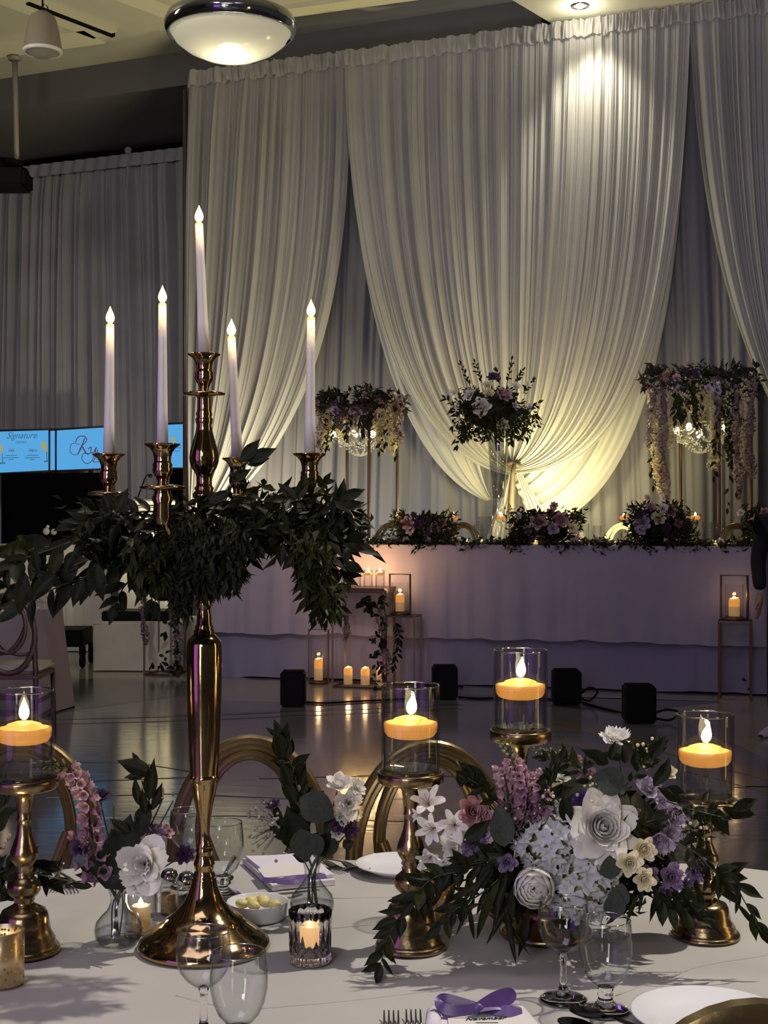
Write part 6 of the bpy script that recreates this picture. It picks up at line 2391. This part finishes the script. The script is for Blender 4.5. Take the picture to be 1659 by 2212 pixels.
nb = T(615, 1890) + Vector((0, 0, .001))
nk = thing('folded_napkin', 'folded pale lilac napkin with purple ribbon and menu across the table', 'napkin', nb)
A, B_, C_, D_ = [T(x, y) for x, y in ((588, 1926), (724, 1912), (668, 1858), (524, 1866))]
sheet('cloth_fold', (A, B_, C_, D_), TZ + .001, .010, M['napkin'], nk, wave=.001)
A2, B2, C2, D2_ = [T(x, y) for x, y in ((592, 1921), (720, 1908), (668, 1862), (530, 1868))]
sheet('cloth_fold', (A2, B2, C2, D2_), TZ + .012, .006, M['napkin'], nk, wave=.001)
mc = thing('menu_card', 'cream menu card tucked into the ribboned napkin across the table', 'menu', T(640, 1890) + Vector((0, 0, .019)))
sheet('card', [T(x, y, TZ + .019) for x, y in ((572, 1898), (700, 1886), (672, 1866), (556, 1878))], TZ + .0195, .0012, M['paper'], mc)
rb = thing('purple_ribbon', 'purple satin ribbon lying across the folded napkin across the table', 'ribbon', T(640, 1895) + Vector((0, 0, .021)))
mb = MB()
RSEC = [(-1, -.12), (1, -.12), (1, .12), (-1, .12)]
mb.tube(smooth_path([T(x, y, TZ + .024) for x, y in ((566, 1900), (600, 1902), (650, 1898), (704, 1892))], 20), .006, sec=RSEC, up=(0, -.5, 1))
mb.tube(smooth_path([T(x, y, TZ + .028) for x, y in ((596, 1905), (630, 1896), (668, 1896), (640, 1905), (600, 1905))], 20), .005, sec=RSEC, up=(0, -.7, 1))
mb.build('bow', M['ribbon'], rb, sharp=30)


# ---- cutlery
def fork_mesh(m):
    mb = MB()
    # points toward -Y (tines), curve in z
    prof = [(0.0, .0035, .002), (.06, .0035, .003), (.10, .0030, .008), (.125, .0045, .010), (.140, .0105, .007), (.155, .0115, .003)]
    pts = [Vector((0, -y, z)) for y, w, z in prof]
    ws = [w for y, w, z in prof]
    vs, fs = [], []
    for p, w in zip(pts, ws):
        vs += [p + Vector((-w, 0, 0)), p + Vector((w, 0, 0)), p + Vector((w * .8, 0, .0016)), p + Vector((-w * .8, 0, .0016))]
    for i in range(len(pts) - 1):
        for k in range(4):
            fs.append((i * 4 + k, i * 4 + (k + 1) % 4, i * 4 + 4 + (k + 1) % 4, i * 4 + 4 + k))
    fs += [(0, 1, 2, 3)]
    mb.add(vs, fs)
    for k in range(4):
        x = -.0098 + .0065 * k
        mb.tube([(x, -.154, .003), (x, -.170, .0015), (x, -.186, .004), (x, -.196, .009)], [.0017, .0016, .0014, .0009], 6)
    return mb.mesh('fork', m)


FORK = fork_mesh(M['silver'])
fg = 'forks laid on the near table'
for k, (px, py, rz, zz, lab) in enumerate(((746, 1885, 0.75, 0, 'left fork of the pair beside the purple ribboned napkin, tines toward us'), (788, 1888, 0.75, .0, 'right fork of the pair beside the purple ribboned napkin, tines toward us'),
                                           (118, 1926, 0.15, 0, 'left fork of the pair right of the left brass pedestal'), (164, 1928, 0.45, 0, 'right fork of the pair right of the left brass pedestal'))):
    p = T(px, py)
    tip = Vector((p.x, p.y, TZ + .002))
    d = Matrix.Rotation(rz, 3, 'Z') @ Vector((0, -.19, 0))
    o = bpy.data.objects.new('fork', FORK)
    COL.objects.link(o)
    o.location = tip - d
    o.rotation_euler = (0, 0, rz)
    tag(o, lab, 'fork', fg)
for k, (px, py) in enumerate(((845, 2206), (893, 2204))):
    p = T(px, py)
    o = bpy.data.objects.new('fork', FORK)
    COL.objects.link(o)
    o.location = (p.x, p.y - .185, TZ + .002)
    o.rotation_euler = (0, 0, PI)
    tag(o, ['left', 'right'][k] + ' fork whose tines just enter the bottom edge', 'fork', fg)


def spoon(pos, rz, L, m, label, name='dark_spoon', tilt=0.0, group=None, w=.018):
    mb = MB()

    def f(u, v):
        a = 2 * PI * u
        rr_ = v
        x = w * rr_ * math.cos(a)
        y = w * 1.5 * rr_ * math.sin(a)
        return Vector((x, y, -.006 * (1 - rr_ ** 2) + .008))
    mb.grid(f, 24, 5, closed_u=True)
    mb.grid(lambda u, v: f(u, v) + Vector((0, 0, -.0014)), 24, 5, closed_u=True)
    mb.tube([(0, w * 1.45, .008), (0, w * 2.2, .011), (0, L * .6, .006), (0, L, .003)], [.0035, .0026, .0035, .0055], 6)
    o = mb.build(name, m, loc=(0, 0, 0))
    o.location = pos
    o.rotation_euler = (tilt, 0, rz)
    return tag(o, label, 'spoon', group)


M['darksteel'] = mat('dark_polished_steel', (0.10, 0.10, 0.11, 1), .15, 1.0)
spoon(T(1242, 2224) + Vector((0, 0, .001)), PI + .75, .17, M['darksteel'], 'dark spoon at the bottom edge left of the stout goblet', group='dark spoons')
spoon(T(1262, 2212) + Vector((.004, 0, .009)), PI + .8, .17, M['darksteel'], 'dark spoon lying on top of the other one at the bottom edge', group='dark spoons')
spoon(T(484, 1906) + Vector((0, 0, .001)), .0, .17, M['silver'], 'steel spoon beyond the candelabra stem, bowl toward us', group=None)

# ---- plates
for k, (px, py, r, lab) in enumerate(((858, 1858, .085, 'small white side plate across the table behind the middle brass pedestal'), (1520, 2192, .105, 'white dinner plate bottom right in front of the gold chair'))):
    b = T(px, py) + Vector((0, 0, .001))
    b = at_depth(862, 2.70) if k == 0 else at_depth(1530, 1.895)
    t = thing('plate', lab, 'plate', b, 'white plates')
    MB().lathe([(0.0005, 0), (r * .62, 0), (r * .66, .004), (r, .016), (r, .018), (r * .97, .018), (r * .65, .007), (r * .6, .005), (.0005, .005)], b, 64).build('plate_body', M['china'], t)

# ---- place setting with bow at the bottom
b = T(1040, 2200) + Vector((0, 0, .001))
np_ = thing('rolled_napkin', 'pale lilac napkin under the menu with the purple bow at the bottom', 'napkin', b)
q0, q1, q2, q3 = [T(x, y) for x, y in ((930, 2250), (1180, 2250), (1120, 2185), (946, 2180))]
sheet('cloth_fold', (q0, q1, q2, q3), TZ + .001, .012, M['napkin'], np_, wave=.0015)
MB().tube([T(938, 2190, TZ + .012), T(934, 2230, TZ + .012)], .011, 12).build('cloth_roll', M['napkin'], np_)
mcd = thing('menu_card', 'white menu card with script heading under the purple bow at the bottom', 'menu', T(1060, 2200, TZ + .015) + Vector((0, 0, .015)))
cq = [T(x, y, TZ + .015) for x, y in ((975, 2260), (1190, 2262), (1126, 2180), (965, 2186))]
sheet('card', cq, TZ + .0155, .0012, M['paper'], mcd)
mx = Matrix.Translation(T(1048, 2203, TZ + .0172)) @ Matrix.Rotation(.10, 4, 'Z') @ Matrix.Rotation(0.0, 4, 'X')
textmesh('November', .0125, mx, M['ink'], 'print', mcd, .5)
MB().box(T(1052, 2209, TZ + .0172), (.030, .0012, .0006)).build('print_line', M['ink'], mcd, smooth=False)
bw = thing('purple_bow', 'purple satin bow tied across the menu card at the bottom', 'ribbon', T(1030, 2190, TZ + .02))
mb = MB()
RS = [(-1, -.08), (1, -.08), (1, .08), (-1, .08)]


def rpath(l, z=.024):
    return smooth_path([T(x, y - 13, TZ + z + (dz if len(r_) > 2 else 0)) for r_ in l for x, y, dz in [(r_[0], r_[1], r_[2] if len(r_) > 2 else 0)]], 24)


mb.tube(rpath([(956, 2208, -.006), (972, 2196), (1030, 2190), (1090, 2196), (1128, 2204, -.008)]), .008, sec=RS, up=(0, -.7, .7))
mb.tube(rpath([(1032, 2190, .004), (960, 2170, .012), (952, 2186, .006), (980, 2196, .002), (1032, 2192, .004)]), .007, sec=RS, up=(0, -1, .3))
mb.tube(rpath([(1032, 2190, .004), (1070, 2166, .016), (1100, 2158, .020), (1098, 2172, .012), (1036, 2190, .004)]), .007, sec=RS, up=(0, -1, .3))
mb.tube(rpath([(1034, 2190, .004), (1080, 2186, .004), (1126, 2198, -.006)]), .007, sec=RS, up=(0, -.5, .9))
mb.ball(T(1032, 2177, TZ + .028), .007, 12, 8, sc=(1.2, .8, .9))
mb.build('bow', M['ribbon'], bw, sharp=30)


# ================================================================ BUD VASES AND POSIES
def bud_vase(b, px_prof, s, label):
    t = thing('bud_vase', label, 'vase', b, 'clear flared bud vases')
    outer = [(r * s, z * s) for r, z in px_prof]
    inner = [(max(.0005, r - .0015), z + .001) for r, z in reversed(outer[1:])]
    MB().lathe(outer + inner + [(.0005, .003)], b, 48).build('glass_body', M['glassthick'], t)
    MB().lathe([(.0005, .004)] + [(r * s - .002, z * s) for r, z in px_prof if 3 < z < 45] + [(.0005, 44 * s)], b, 40).build('water', M['water'], t)
    return t


VP = [(0.6, 0), (38, 0), (42, 4), (50, 18), (52, 32), (48, 48), (36, 62), (24, 74), (18, 90), (18, 104), (24, 124), (34, 142), (46, 158), (47, 160)]
vb1 = T(256, 2040) + Vector((0, 0, .001))
s1 = vb1.y / FPX
bud_vase(vb1, VP, s1, 'clear flared bud vase left of the candelabra, holding a leaning snapdragon')
vb2 = T(674, 1985) + Vector((0, 0, .001))
s2 = vb2.y / FPX
VP2 = [(0.6, 0), (34, 0), (38, 4), (46, 20), (48, 34), (44, 50), (32, 64), (22, 76), (16, 90), (16, 104), (20, 122), (26, 140), (34, 156), (36, 160)]
bud_vase(vb2, VP2, s2, 'clear bud vase right of the candelabra, behind the ribbed votive')

q = random.Random(101)
y1 = vb1.y
A = thing('bud_posy', 'posy with mauve snapdragon, white lisianthus and curling leaves in the left bud vase', 'flower posy', vb1 + Vector((0, 0, .01)))


def stem_to(parent, px, py, D, base, r=.0013, bend=.0, m=None, name='stem', z=.012):
    a = base + Vector((q.uniform(-.012, .012), q.uniform(-.008, .008), z))
    neck = base + Vector((0, 0, 100 * base.y / FPX))
    neck += Vector((q.uniform(-.006, .006), q.uniform(-.006, .006), 0))
    e = P(px, py, D)
    md = neck.lerp(e, .55) + Vector((bend, 0, .0))
    MB().tube(smooth_path([a, neck, md, e], 20), r, 5).build(name, m or M['stem'], parent)
    return e


def fl(kind, parent, px, py, D, rpx, face, name=None):
    return place_flower(kind, parent, P(px, py, D), rpx * D / FPX, face, None, name)


snap_spike(A, [vb1 + Vector((0, 0, 90 * s1)), P(222, 1880, y1 - .01), P(196, 1790, y1 - .01), P(186, 1720, y1 - .02), P(158, 1670, y1 - .02), P(112, 1650, y1 - .03), P(72, 1658, y1 - .03)], 42, .021, .30)
for px, py, r in ((190, 1895, 24), (170, 1870, 18), (160, 1805, 20), (185, 1820, 22)):
    fl('snap', A, px, py, y1 - .03, r, (-.7, -.8, .1), 'floret')
stem_to(A, 216, 1730, y1 + .01, vb1)
fl('ruffle_dark', A, 218, 1722, y1, 26, (0, -.5, 1))
fl('ruffle_dark', A, 168, 1832, y1 - .03, 22, (-.5, -1, 0))
stem_to(A, 245, 1735, y1 + .01, vb1)
stem_to(A, 330, 1810, y1, vb1)
fl('ruffle_purple', A, 334, 1798, y1, 26, (.3, -.8, .7))
fl('rose_blush', A, 358, 1796, y1 + .03, 18, (.6, -.5, .6))
fl('ruffle_dark', A, 398, 1846, y1 - .02, 24, (.4, -1, .2))
stem_to(A, 392, 1850, y1, vb1)
stem_to(A, 312, 1865, y1 - .04, vb1)
petal_flower('lisianthus', [dict(d, phi=d['phi']) for d in ruffle_layers(random.Random(8), 13, .075, .95, 1.35, 1.05)], M['p_white'], A, P(310, 1868, y1 - .06), 56 * s1, (.0, -1, .25), [(.001, -.4), (.14, -.36), (.22, -.25), (.1, -.1)], M['stem'], rs=3)
fl('liz_white', A, 292, 1900, y1 - .06, 30, (-.3, -1, -.2))
for px, py in ((350, 1716), (374, 1716)):
    stem_to(A, px, py + 14, y1, vb1)
    fl('bud_yellow' if px < 360 else 'bud_green', A, px, py, y1, 15 if px < 360 else 9, (.2, -.1, 1))


def bl(parent, D, a, kind=None, w=.42, up=(0, -1, .25)):
    p0, p1 = P(a[0], a[1], D), P(a[2], a[3], D)
    L = (p1 - p0).length
    return inst(kind or LEAF[q.choice((0, 3))], 'leaf', parent, p0, p1 - p0, up, (L * w / .40, L, L))


spray(A, [vb1 + Vector((0, 0, 100 * s1)), P(290, 1840, y1), P(312, 1760, y1), P(325, 1700, y1), P(300, 1650, y1)], 7, .034, LEAF, .5, q)
for a in ((300, 1740, 290, 1676, .3), (315, 1760, 306, 1700, .3), (322, 1730, 333, 1636, .3), (330, 1750, 350, 1690, .32), (330, 1668, 250, 1642, .38), (318, 1672, 266, 1680, .36), (282, 1800, 236, 1768, .4), (300, 1810, 316, 1740, .5),
          (262, 1860, 280, 1760, .7), (228, 1920, 270, 1822, 1.0), (225, 1900, 262, 1880, .8), (250, 1870, 240, 1790, .6), (300, 1790, 322, 1730, .6)):
    bl(A, y1 - .02, a[:4], None, a[4])
for a in ((130, 1880, 60, 1860), (150, 1900, 100, 1912), (200, 1915, 148, 1908), (222, 1905, 170, 1870), (90, 1870, 128, 1862), (230, 1895, 160, 1890)):
    bl(A, y1 + .02, a, None, .35)
MB().tube(smooth_path([vb1 + Vector((0, 0, 150 * s1)), P(180, 1905, y1), P(110, 1895, y1), P(50, 1880, y1)], 14), .0014, 5).build('stem', M['stem'], A)

y2 = vb2.y
Bq = thing('bud_posy', 'posy with tall ruscus, grey eucalyptus leaves and white roses in the right bud vase', 'flower posy', vb2 + Vector((0, 0, .01)))
spray(Bq, [vb2 + Vector((0, 0, 110 * s2)), P(660, 1830, y2), P(648, 1740, y2), P(632, 1660, y2), P(606, 1590, y2)], 26, .046, [LEAF[0], LEAF[3]], .55, q, stem=.002)
for a in ((612, 1640, 590, 1584, .45), (612, 1630, 598, 1576, .5), (620, 1640, 622, 1590, .42), (655, 1720, 662, 1680, .4), (650, 1700, 660, 1660, .4), (640, 1740, 606, 1668, .35), (630, 1700, 606, 1640, .4), (665, 1740, 700, 1708, .6),
          (630, 1810, 576, 1786, .5), (640, 1800, 604, 1790, .6), (740, 1830, 765, 1816, .8), (700, 1800, 740, 1760, .6), (690, 1850, 730, 1790, .7), (650, 1840, 620, 1740, .6), (610, 1790, 590, 1730, .3)):
    bl(Bq, y2 - .02, a[:4], None, a[4])
for a in ((648, 1722, 722, 1768, 1.2), (650, 1790, 660, 1862, 1.5), (672, 1800, 690, 1850, 1.3)):
    p0, p1 = P(a[0], a[1], y2 - .05), P(a[2], a[3], y2 - .05)
    L = (p1 - p0).length
    inst(ROUND[0], 'eucalyptus_leaf', Bq, p0, p1 - p0, (0, -1, .2), (L, L, L))
for px, py, r, kd, f in ((733, 1692, 28, 'rose_white', (0, -.6, 1)), (752, 1735, 34, 'liz_white', (.2, -1, .2)), (772, 1700, 22, 'ruffle_white', (.6, -.6, .6)), (768, 1755, 18, 'rose_cream', (.6, -.6, 0)),
                         (756, 1792, 26, 'ruffle_dark', (.6, -.8, -.2)), (732, 1780, 24, 'ruffle_dark', (.3, -1, 0)), (590, 1740, 20, 'ruffle_dark', (-.2, -.5, 1)), (742, 1760, 22, 'liz_white', (0, -1, -.2)), (728, 1800, 14, 'rose_white', (.3, -1, 0))):
    fl(kd, Bq, px, py, y2 - .03, r, f)
    stem_to(Bq, px, py, y2 - .01, vb2)
tw_ = MB()
for k in range(34):
    x, y = q.uniform(538, 604), q.uniform(1718, 1850)
    if x < 560 and y < 1740:
        continue
    tw_.tube([P(620, 1800, y2 - .01), P((x + 612) / 2, (y + 1780) / 2, y2 - .02), P(x, y, y2 - .03)], .0004, 4)
tw_.build('twigs', M['twig'], Bq)
tb = MB()
for k in range(60):
    x, y = q.uniform(536, 604), q.uniform(1720, 1860) if q.random() < .3 else q.uniform(1745, 1810)
    tb.ball(P(x, y, y2 - .03 + q.uniform(-.01, .01)), q.uniform(.0018, .0034), 7, 5)
o = tb.build('waxflower_buds', petal_mat('pinkish_waxflower', (150, 135, 130), (205, 195, 185)), Bq)
o['kind'] = 'stuff'

# ================================================================ THE BIG BOUQUET
bb = at_depth(1180, 2.30)
BQ = thing('large_bouquet', 'large low bouquet with a big white rose and hydrangea among dark leaves', 'flower arrangement', bb)
bowl_ = thing('brass_compote', 'low brass footed bowl under the large bouquet', 'bowl', bb)
MB().lathe([(.0005, 0), (.075, 0), (.078, .006), (.072, .012), (.066, .014), (.060, .022), (.045, .030), (.040, .04), (.05, .05), (.08, .065), (.10, .09), (.105, .10), (.10, .10), (.075, .07), (.0005, .06)], bb, 56).build('bowl_body', M['brass'], bowl_)
core = MB()
core.ball(bb + Vector((.06, -.02, .17)), .10, 20, 12, sc=(1.25, .8, .95))
core.build('moss_core', M['leaf'], BQ)
q = random.Random(202)
leaf_mass('inner_foliage', BQ, [(bb + Vector((.04 + .125 * a_ * b_, q.uniform(-.10, .04), .14 + .085 * math.sqrt(max(0, 1 - a_ * a_)) * c_)), .03, 28, (q.uniform(-1, 1), -.6, q.uniform(-.8, .6))) for a_, b_, c_ in [(q.random() ** .5, q.choice((-1, 1)), q.uniform(-1, 1)) for _ in range(70)]], .035, M['leaf'], q)
Y = 2.14
# big rose: petals as sub-parts
petal_flower('rose', rose_layers(random.Random(5), 1.2), M['p_white'], BQ, P(1302, 1788, Y - .03), 68 * Y / FPX, (.12, -1, .38), [(.001, -.4), (.15, -.36), (.25, -.25), (.1, -.1)], M['stem'], rs=9)
petal_flower('ranunculus', ran_layers(random.Random(6)), M['p_white'], BQ, P(1154, 1918, Y - .05), 56 * Y / FPX, (-.12, -1, .12), [(.001, -.4), (.15, -.36), (.3, -.25), (.2, .1)], M['p_green'], rs=10)
# hydrangea heads
for cx, cy, rp, seed, zz in ((1190, 1815, 72, 1, 0), (1255, 1905, 78, 2, .0)):
    c = P(cx, cy, Y + .01)
    R = rp * Y / FPX
    r_ = random.Random(seed)
    hb_ = MB()
    hb_.ball(c, R * .72, 16, 10)
    hy = hb_.build('hydrangea', M['p_green'], BQ)
    n = 84
    for k in range(n):
        zz = 1 - 2 * (k + .5) / n
        a = k * 2.39996
        d = Vector((math.sqrt(1 - zz * zz) * math.cos(a), math.sqrt(1 - zz * zz) * math.sin(a), zz))
        if d.y > .35:
            continue
        p = c + d * R * r_.uniform(.86, 1.02)
        o = place_flower('floret', hy, p, R * r_.uniform(.32, .46), d + rv(.5, r_), None, 'floret')
for px, py, r, kd, f, dy in ((1392, 1835, 27, 'rose_cream', (.3, -1, .1), -.05), (1360, 1864, 28, 'rose_cream', (0, -1, .1), -.06), (1392, 1899, 25, 'rose_cream', (.1, -1, 0), -.06),
                             (1402, 1706, 30, 'liz_lilac', (-.1, -.8, .8), 0), (1432, 1730, 26, 'ruffle_lilac', (.3, -1, .4), 0), (1452, 1762, 34, 'liz_lilac', (.6, -1, .1), .0), (1448, 1800, 30, 'ruffle_lilac', (.4, -1, -.1), 0), (1425, 1812, 34, 'liz_lilac', (-.3, -1, -.4), 0),
                             (1381, 1752, 17, 'bud_blush', (-.3, -1, .4), -.02), (1268, 1672, 24, 'ruffle_blush', (-.1, -.6, 1), .02), (1262, 1730, 27, 'ruffle_violet', (-.1, -.8, .8), .0), (1246, 1640, 14, 'ruffle_rose', (.2, -.5, 1), .05),
                             (925, 1735, 50, 'alstro', (-.2, -.8, .7), .05), (982, 1782, 50, 'alstro', (-.2, -1, .2), 0), (935, 1790, 48, 'alstro', (-.6, -1, .1), .03), (930, 1852, 42, 'alstro', (-.3, -1, -.4), .02), (985, 1830, 34, 'liz_white', (-.3, -1, -.2), .02), (960, 1868, 28, 'liz_white', (-.3, -1, -.5), .03),
                             (1022, 1755, 34, 'rose_rose', (.2, -1, .5), -.01), (1046, 1762, 24, 'rose_blush', (.6, -1, .3), -.01), (1022, 1822, 30, 'liz_purple', (-.1, -1, .0), -.02), (1040, 1800, 26, 'liz_lilac', (.1, -1, .1), -.01),
                             (1094, 1862, 24, 'liz_purple', (-.2, -1, 0), -.04), (1400, 1888, 24, 'liz_purple', (0, -1, .2), -.03), (1448, 1895, 32, 'liz_purple', (.1, -1, .1), -.04), (1500, 1878, 32, 'liz_purple', (.3, -1, .3), -.03), (1435, 1925, 22, 'liz_purple', (0, -1, -.4), -.03),
                             (1482, 1910, 22, 'ruffle_purple', (.2, -1, -.2), -.03), (1500, 1742, 22, 'bud_yellow', (.8, -.4, -.5), 0), (1545, 1752, 24, 'bud_yellow', (.9, -.4, .2), 0), (1585, 1736, 13, 'bud_yellow', (1, -.2, .3), 0), (1445, 1668, 18, 'rose_cream', (.2, -.6, .6), .05),
                             (1195, 1708, 22, 'ruffle_cream', (0, -.8, .7), 0), (1385, 1640, 16, 'bud_yellow', (.2, -.6, .7), .02), (1405, 1632, 13, 'ruffle_cream', (.3, -.6, .7), .02), (1215, 1680, 18, 'ruffle_white', (0, -.6, .7), .03), (1160, 1780, 20, 'ruffle_white', (-.2, -.8, .5), 0), (1108, 1720, 15, 'ruffle_white', (-.2, -.8, .5), 0),
                             (1480, 1800, 16, 'ruffle_white', (.6, -.8, .1), 0), (1500, 1775, 12, 'rose_cream', (.6, -.8, .1), 0), (1030, 1680, 13, 'bud_green', (0, -.3, 1), 0), (905, 1760, 24, 'alstro', (-.9, -.6, .2), .05)):
    fl(kd, BQ, px, py, Y + dy, r, f)
petal_flower('carnation', ruffle_layers(random.Random(12), 18, .09, .62, 1.45, .7), M['p_white'], BQ, P(1331, 1594, Y + .03), 46 * Y / FPX, (.1, -.35, 1), [(.001, -.4), (.15, -.36), (.22, -.25), (.1, -.1)], M['stem'], rs=14)
for pts in ([(1335, 1612), (1342, 1680), (1330, 1760)], [(1030, 1690), (1060, 1740), (1110, 1790)], [(1545, 1752), (1500, 1750), (1440, 1780)], [(1090, 1620), (1120, 1740), (1140, 1800)], [(985, 1645), (1020, 1690), (1060, 1750)], [(1600, 1745), (1545, 1750)]):
    MB().tube(smooth_path([P(x, y, Y + .02) for x, y in pts], 12), .0016, 5).build('stem', M['stem'], BQ)
snap_spike(BQ, [P(1150, 1800, Y), P(1135, 1720, Y - .01), P(1110, 1650, Y - .01), P(1082, 1588, Y)], 40, .019, .28)
snap_spike(BQ, [P(1105, 1800, Y), P(1100, 1740, Y - .01), P(1092, 1690, Y - .01), P(1086, 1650, Y)], 16, .020, .0)
snap_spike(BQ, [P(1165, 1790, Y), P(1172, 1730, Y - .02), P(1170, 1690, Y - .02), P(1165, 1660, Y)], 14, .018, .0)
snap_spike(BQ, [P(1290, 1700, Y), P(1240, 1650, Y), P(1190, 1625, Y), P(1148, 1620, Y)], 22, .013, .75)


def lf(a, D=None, kind=None, w=.42, nm='leaf', up=(0, -1, .25)):
    D = D or Y - .03
    p0, p1 = P(a[0], a[1], D), P(a[2], a[3], D + (a[4] if len(a) > 4 else 0))
    L = (p1 - p0).length
    return inst(kind or q.choice([LEAF[0], LEAF[3]]), nm, BQ, p0, p1 - p0, up, (L * w / .40, L, L))


# grey eucalyptus
for a, w in (((1350, 1700, 1284, 1674), 1.9), ((1090, 1830, 1078, 1740), 1.3), ((1318, 1900, 1318, 1850), 1.9), ((1330, 1960, 1345, 1910), 1.9), ((1325, 1985, 1330, 1925), 1.7)):
    p0, p1 = P(a[0], a[1], Y - .05), P(a[2], a[3], Y - .06)
    L = (p1 - p0).length
    inst(ROUND[1], 'eucalyptus_leaf', BQ, p0, p1 - p0, (0, -1, .3), (L * w / 1.4, L, L))
# named leaves
for a in ((1315, 1650, 1255, 1618), (1345, 1640, 1300, 1625), (1318, 1640, 1330, 1600), (1350, 1650, 1345, 1612), (1370, 1660, 1375, 1615), (1405, 1640, 1440, 1588), (1420, 1690, 1445, 1640), (1440, 1700, 1482, 1716), (1432, 1690, 1446, 1636),
          (1412, 1700, 1440, 1650), (1470, 1730, 1420, 1700), (1530, 1740, 1580, 1808), (1560, 1745, 1612, 1770), (1580, 1750, 1640, 1725), (1590, 1752, 1636, 1762), (1540, 1760, 1572, 1800), (1000, 1700, 985, 1668), (1040, 1700, 985, 1672), (1050, 1700, 990, 1644),
          (1060, 1720, 1070, 1696), (1075, 1730, 1045, 1700), (1180, 1720, 1240, 1700), (1215, 1720, 1230, 1790), (1200, 1690, 1170, 1660), (1205, 1670, 1150, 1700), (1260, 1660, 1290, 1640), (1000, 1820, 1062, 1770), (1560, 1890, 1618, 1898), (1010, 1855, 965, 1860)):
    lf(a)
for a in ((1100, 1850, 965, 1850), (1060, 1870, 1010, 1960), (1040, 1900, 955, 1965), (1080, 1900, 1010, 2035), (1095, 1880, 1068, 2000), (1100, 1950, 1055, 2040), (1120, 1900, 1080, 1990), (1140, 1960, 1124, 2080), (1090, 1960, 1118, 2076), (1110, 1930, 1095, 2035),
          (1040, 1950, 950, 1985), (1010, 1965, 985, 2020), (1015, 1960, 1022, 2035), (1410, 1900, 1432, 2000), (1390, 1910, 1380, 1975), (1440, 1910, 1450, 1990), (1470, 1930, 1530, 2010), (1480, 1940, 1560, 2030), (1450, 1930, 1500, 2025), (1420, 1930, 1470, 1975),
          (1350, 1920, 1310, 1990), (1380, 1930, 1345, 2000), (1460, 1900, 1545, 1985), (1500, 1900, 1530, 1990)):
    lf(a, Y - .04, q.choice(LONG), .26, up=(q.uniform(-.4, .4), -1, .3))
for pts, n_, sz in (([(1060, 1880), (980, 1910), (920, 1930), (870, 1975), (835, 2030), (822, 2085)], 22, .046), ([(1080, 1860), (1000, 1880), (930, 1900), (890, 1950)], 16, .046), ([(1100, 1880), (1040, 1930), (990, 1960), (950, 2000)], 12, .05),
                    ([(1120, 1860), (1060, 1860), (1000, 1870)], 10, .045), ([(1540, 1880), (1580, 1900), (1610, 1950), (1640, 2000)], 7, .05), ([(1400, 1900), (1440, 1950), (1500, 1970)], 10, .05), ([(1290, 1700), (1230, 1650), (1180, 1640)], 10, .035),
                    ([(1440, 1730), (1500, 1750), (1560, 1765)], 6, .026), ([(1350, 1700), (1380, 1665), (1395, 1640)], 6, .025), ([(1080, 1740), (1040, 1700), (1010, 1680)], 7, .035), ([(1200, 1760), (1190, 1690), (1210, 1640)], 8, .035),
                    ([(1460, 1820), (1500, 1840), (1540, 1880), (1560, 1900)], 10, .045), ([(1330, 1800), (1380, 1780), (1420, 1770)], 8, .035)):
    spray(BQ, [P(x, y, Y - .02 - .01 * i) for i, (x, y) in enumerate(pts)], n_, sz, LEAF[:4] + [LONG[0]], .8, q, stem=.0014)
lf((1548, 1870, 1600, 1960), Y - .05, None, .45)
lf((1590, 1950, 1642, 2010), Y - .06, LONG[0], .25)
lf((1040, 1910, 1140, 2060), Y - .03, LONG[2], .14)
seg = [(P(q.uniform(1100, 1180), q.uniform(1720, 1790), Y), .012, 6, (q.uniform(-1, 1), -.5, .6)) for _ in range(20)] + [(P(q.uniform(1370, 1420), q.uniform(1610, 1670), Y), .010, 7, (q.uniform(-1, 1), -.5, .6)) for _ in range(12)] + \
      [(P(q.uniform(1460, 1540), q.uniform(1740, 1850), Y), .012, 7, (q.uniform(-1, 1), -.5, .3)) for _ in range(20)]
leaf_mass('small_foliage', BQ, seg, .018, M['leaf2'], q)
wb_ = MB()
for k in range(70):
    x, y = q.choice([(1110, 1745), (1190, 1700), (1400, 1630), (1500, 1790), (1290, 1700), (1000, 1850)])
    wb_.ball(P(x + q.gauss(0, 22), y + q.gauss(0, 18), Y - .02 + q.uniform(-.02, .02)), q.uniform(.0015, .003), 7, 5)
o = wb_.build('waxflower_buds', M['p_cream'], BQ)
o['kind'] = 'stuff'
# greenery at the left edge beside the left pedestal
e0 = at_depth(-40, 2.3)
EG = thing('edge_greenery', 'dark leafy sprigs with yellow buds entering at the left edge of the near table', 'flower arrangement', e0)
for pts, n_ in (([(-40, 1900), (10, 1880), (60, 1850), (110, 1900)], 8), ([(-40, 1920), (0, 1900), (40, 1905), (90, 1880)], 8), ([(-60, 1860), (-20, 1800), (5, 1740)], 7), ([(-40, 1950), (-10, 1930), (20, 1900)], 6)):
    spray(EG, [P(x, y, 2.28) for x, y in pts], n_, .05, LEAF, .7, q)
for px, py in ((8, 1830), (18, 1810), (0, 1845)):
    fl('bud_yellow', EG, px, py, 2.28, 14, (.5, -.5, 1))
MB().tube([e0, e0 + Vector((0, 0, .14))], .01, 8).build('stem', M['stem'], EG)
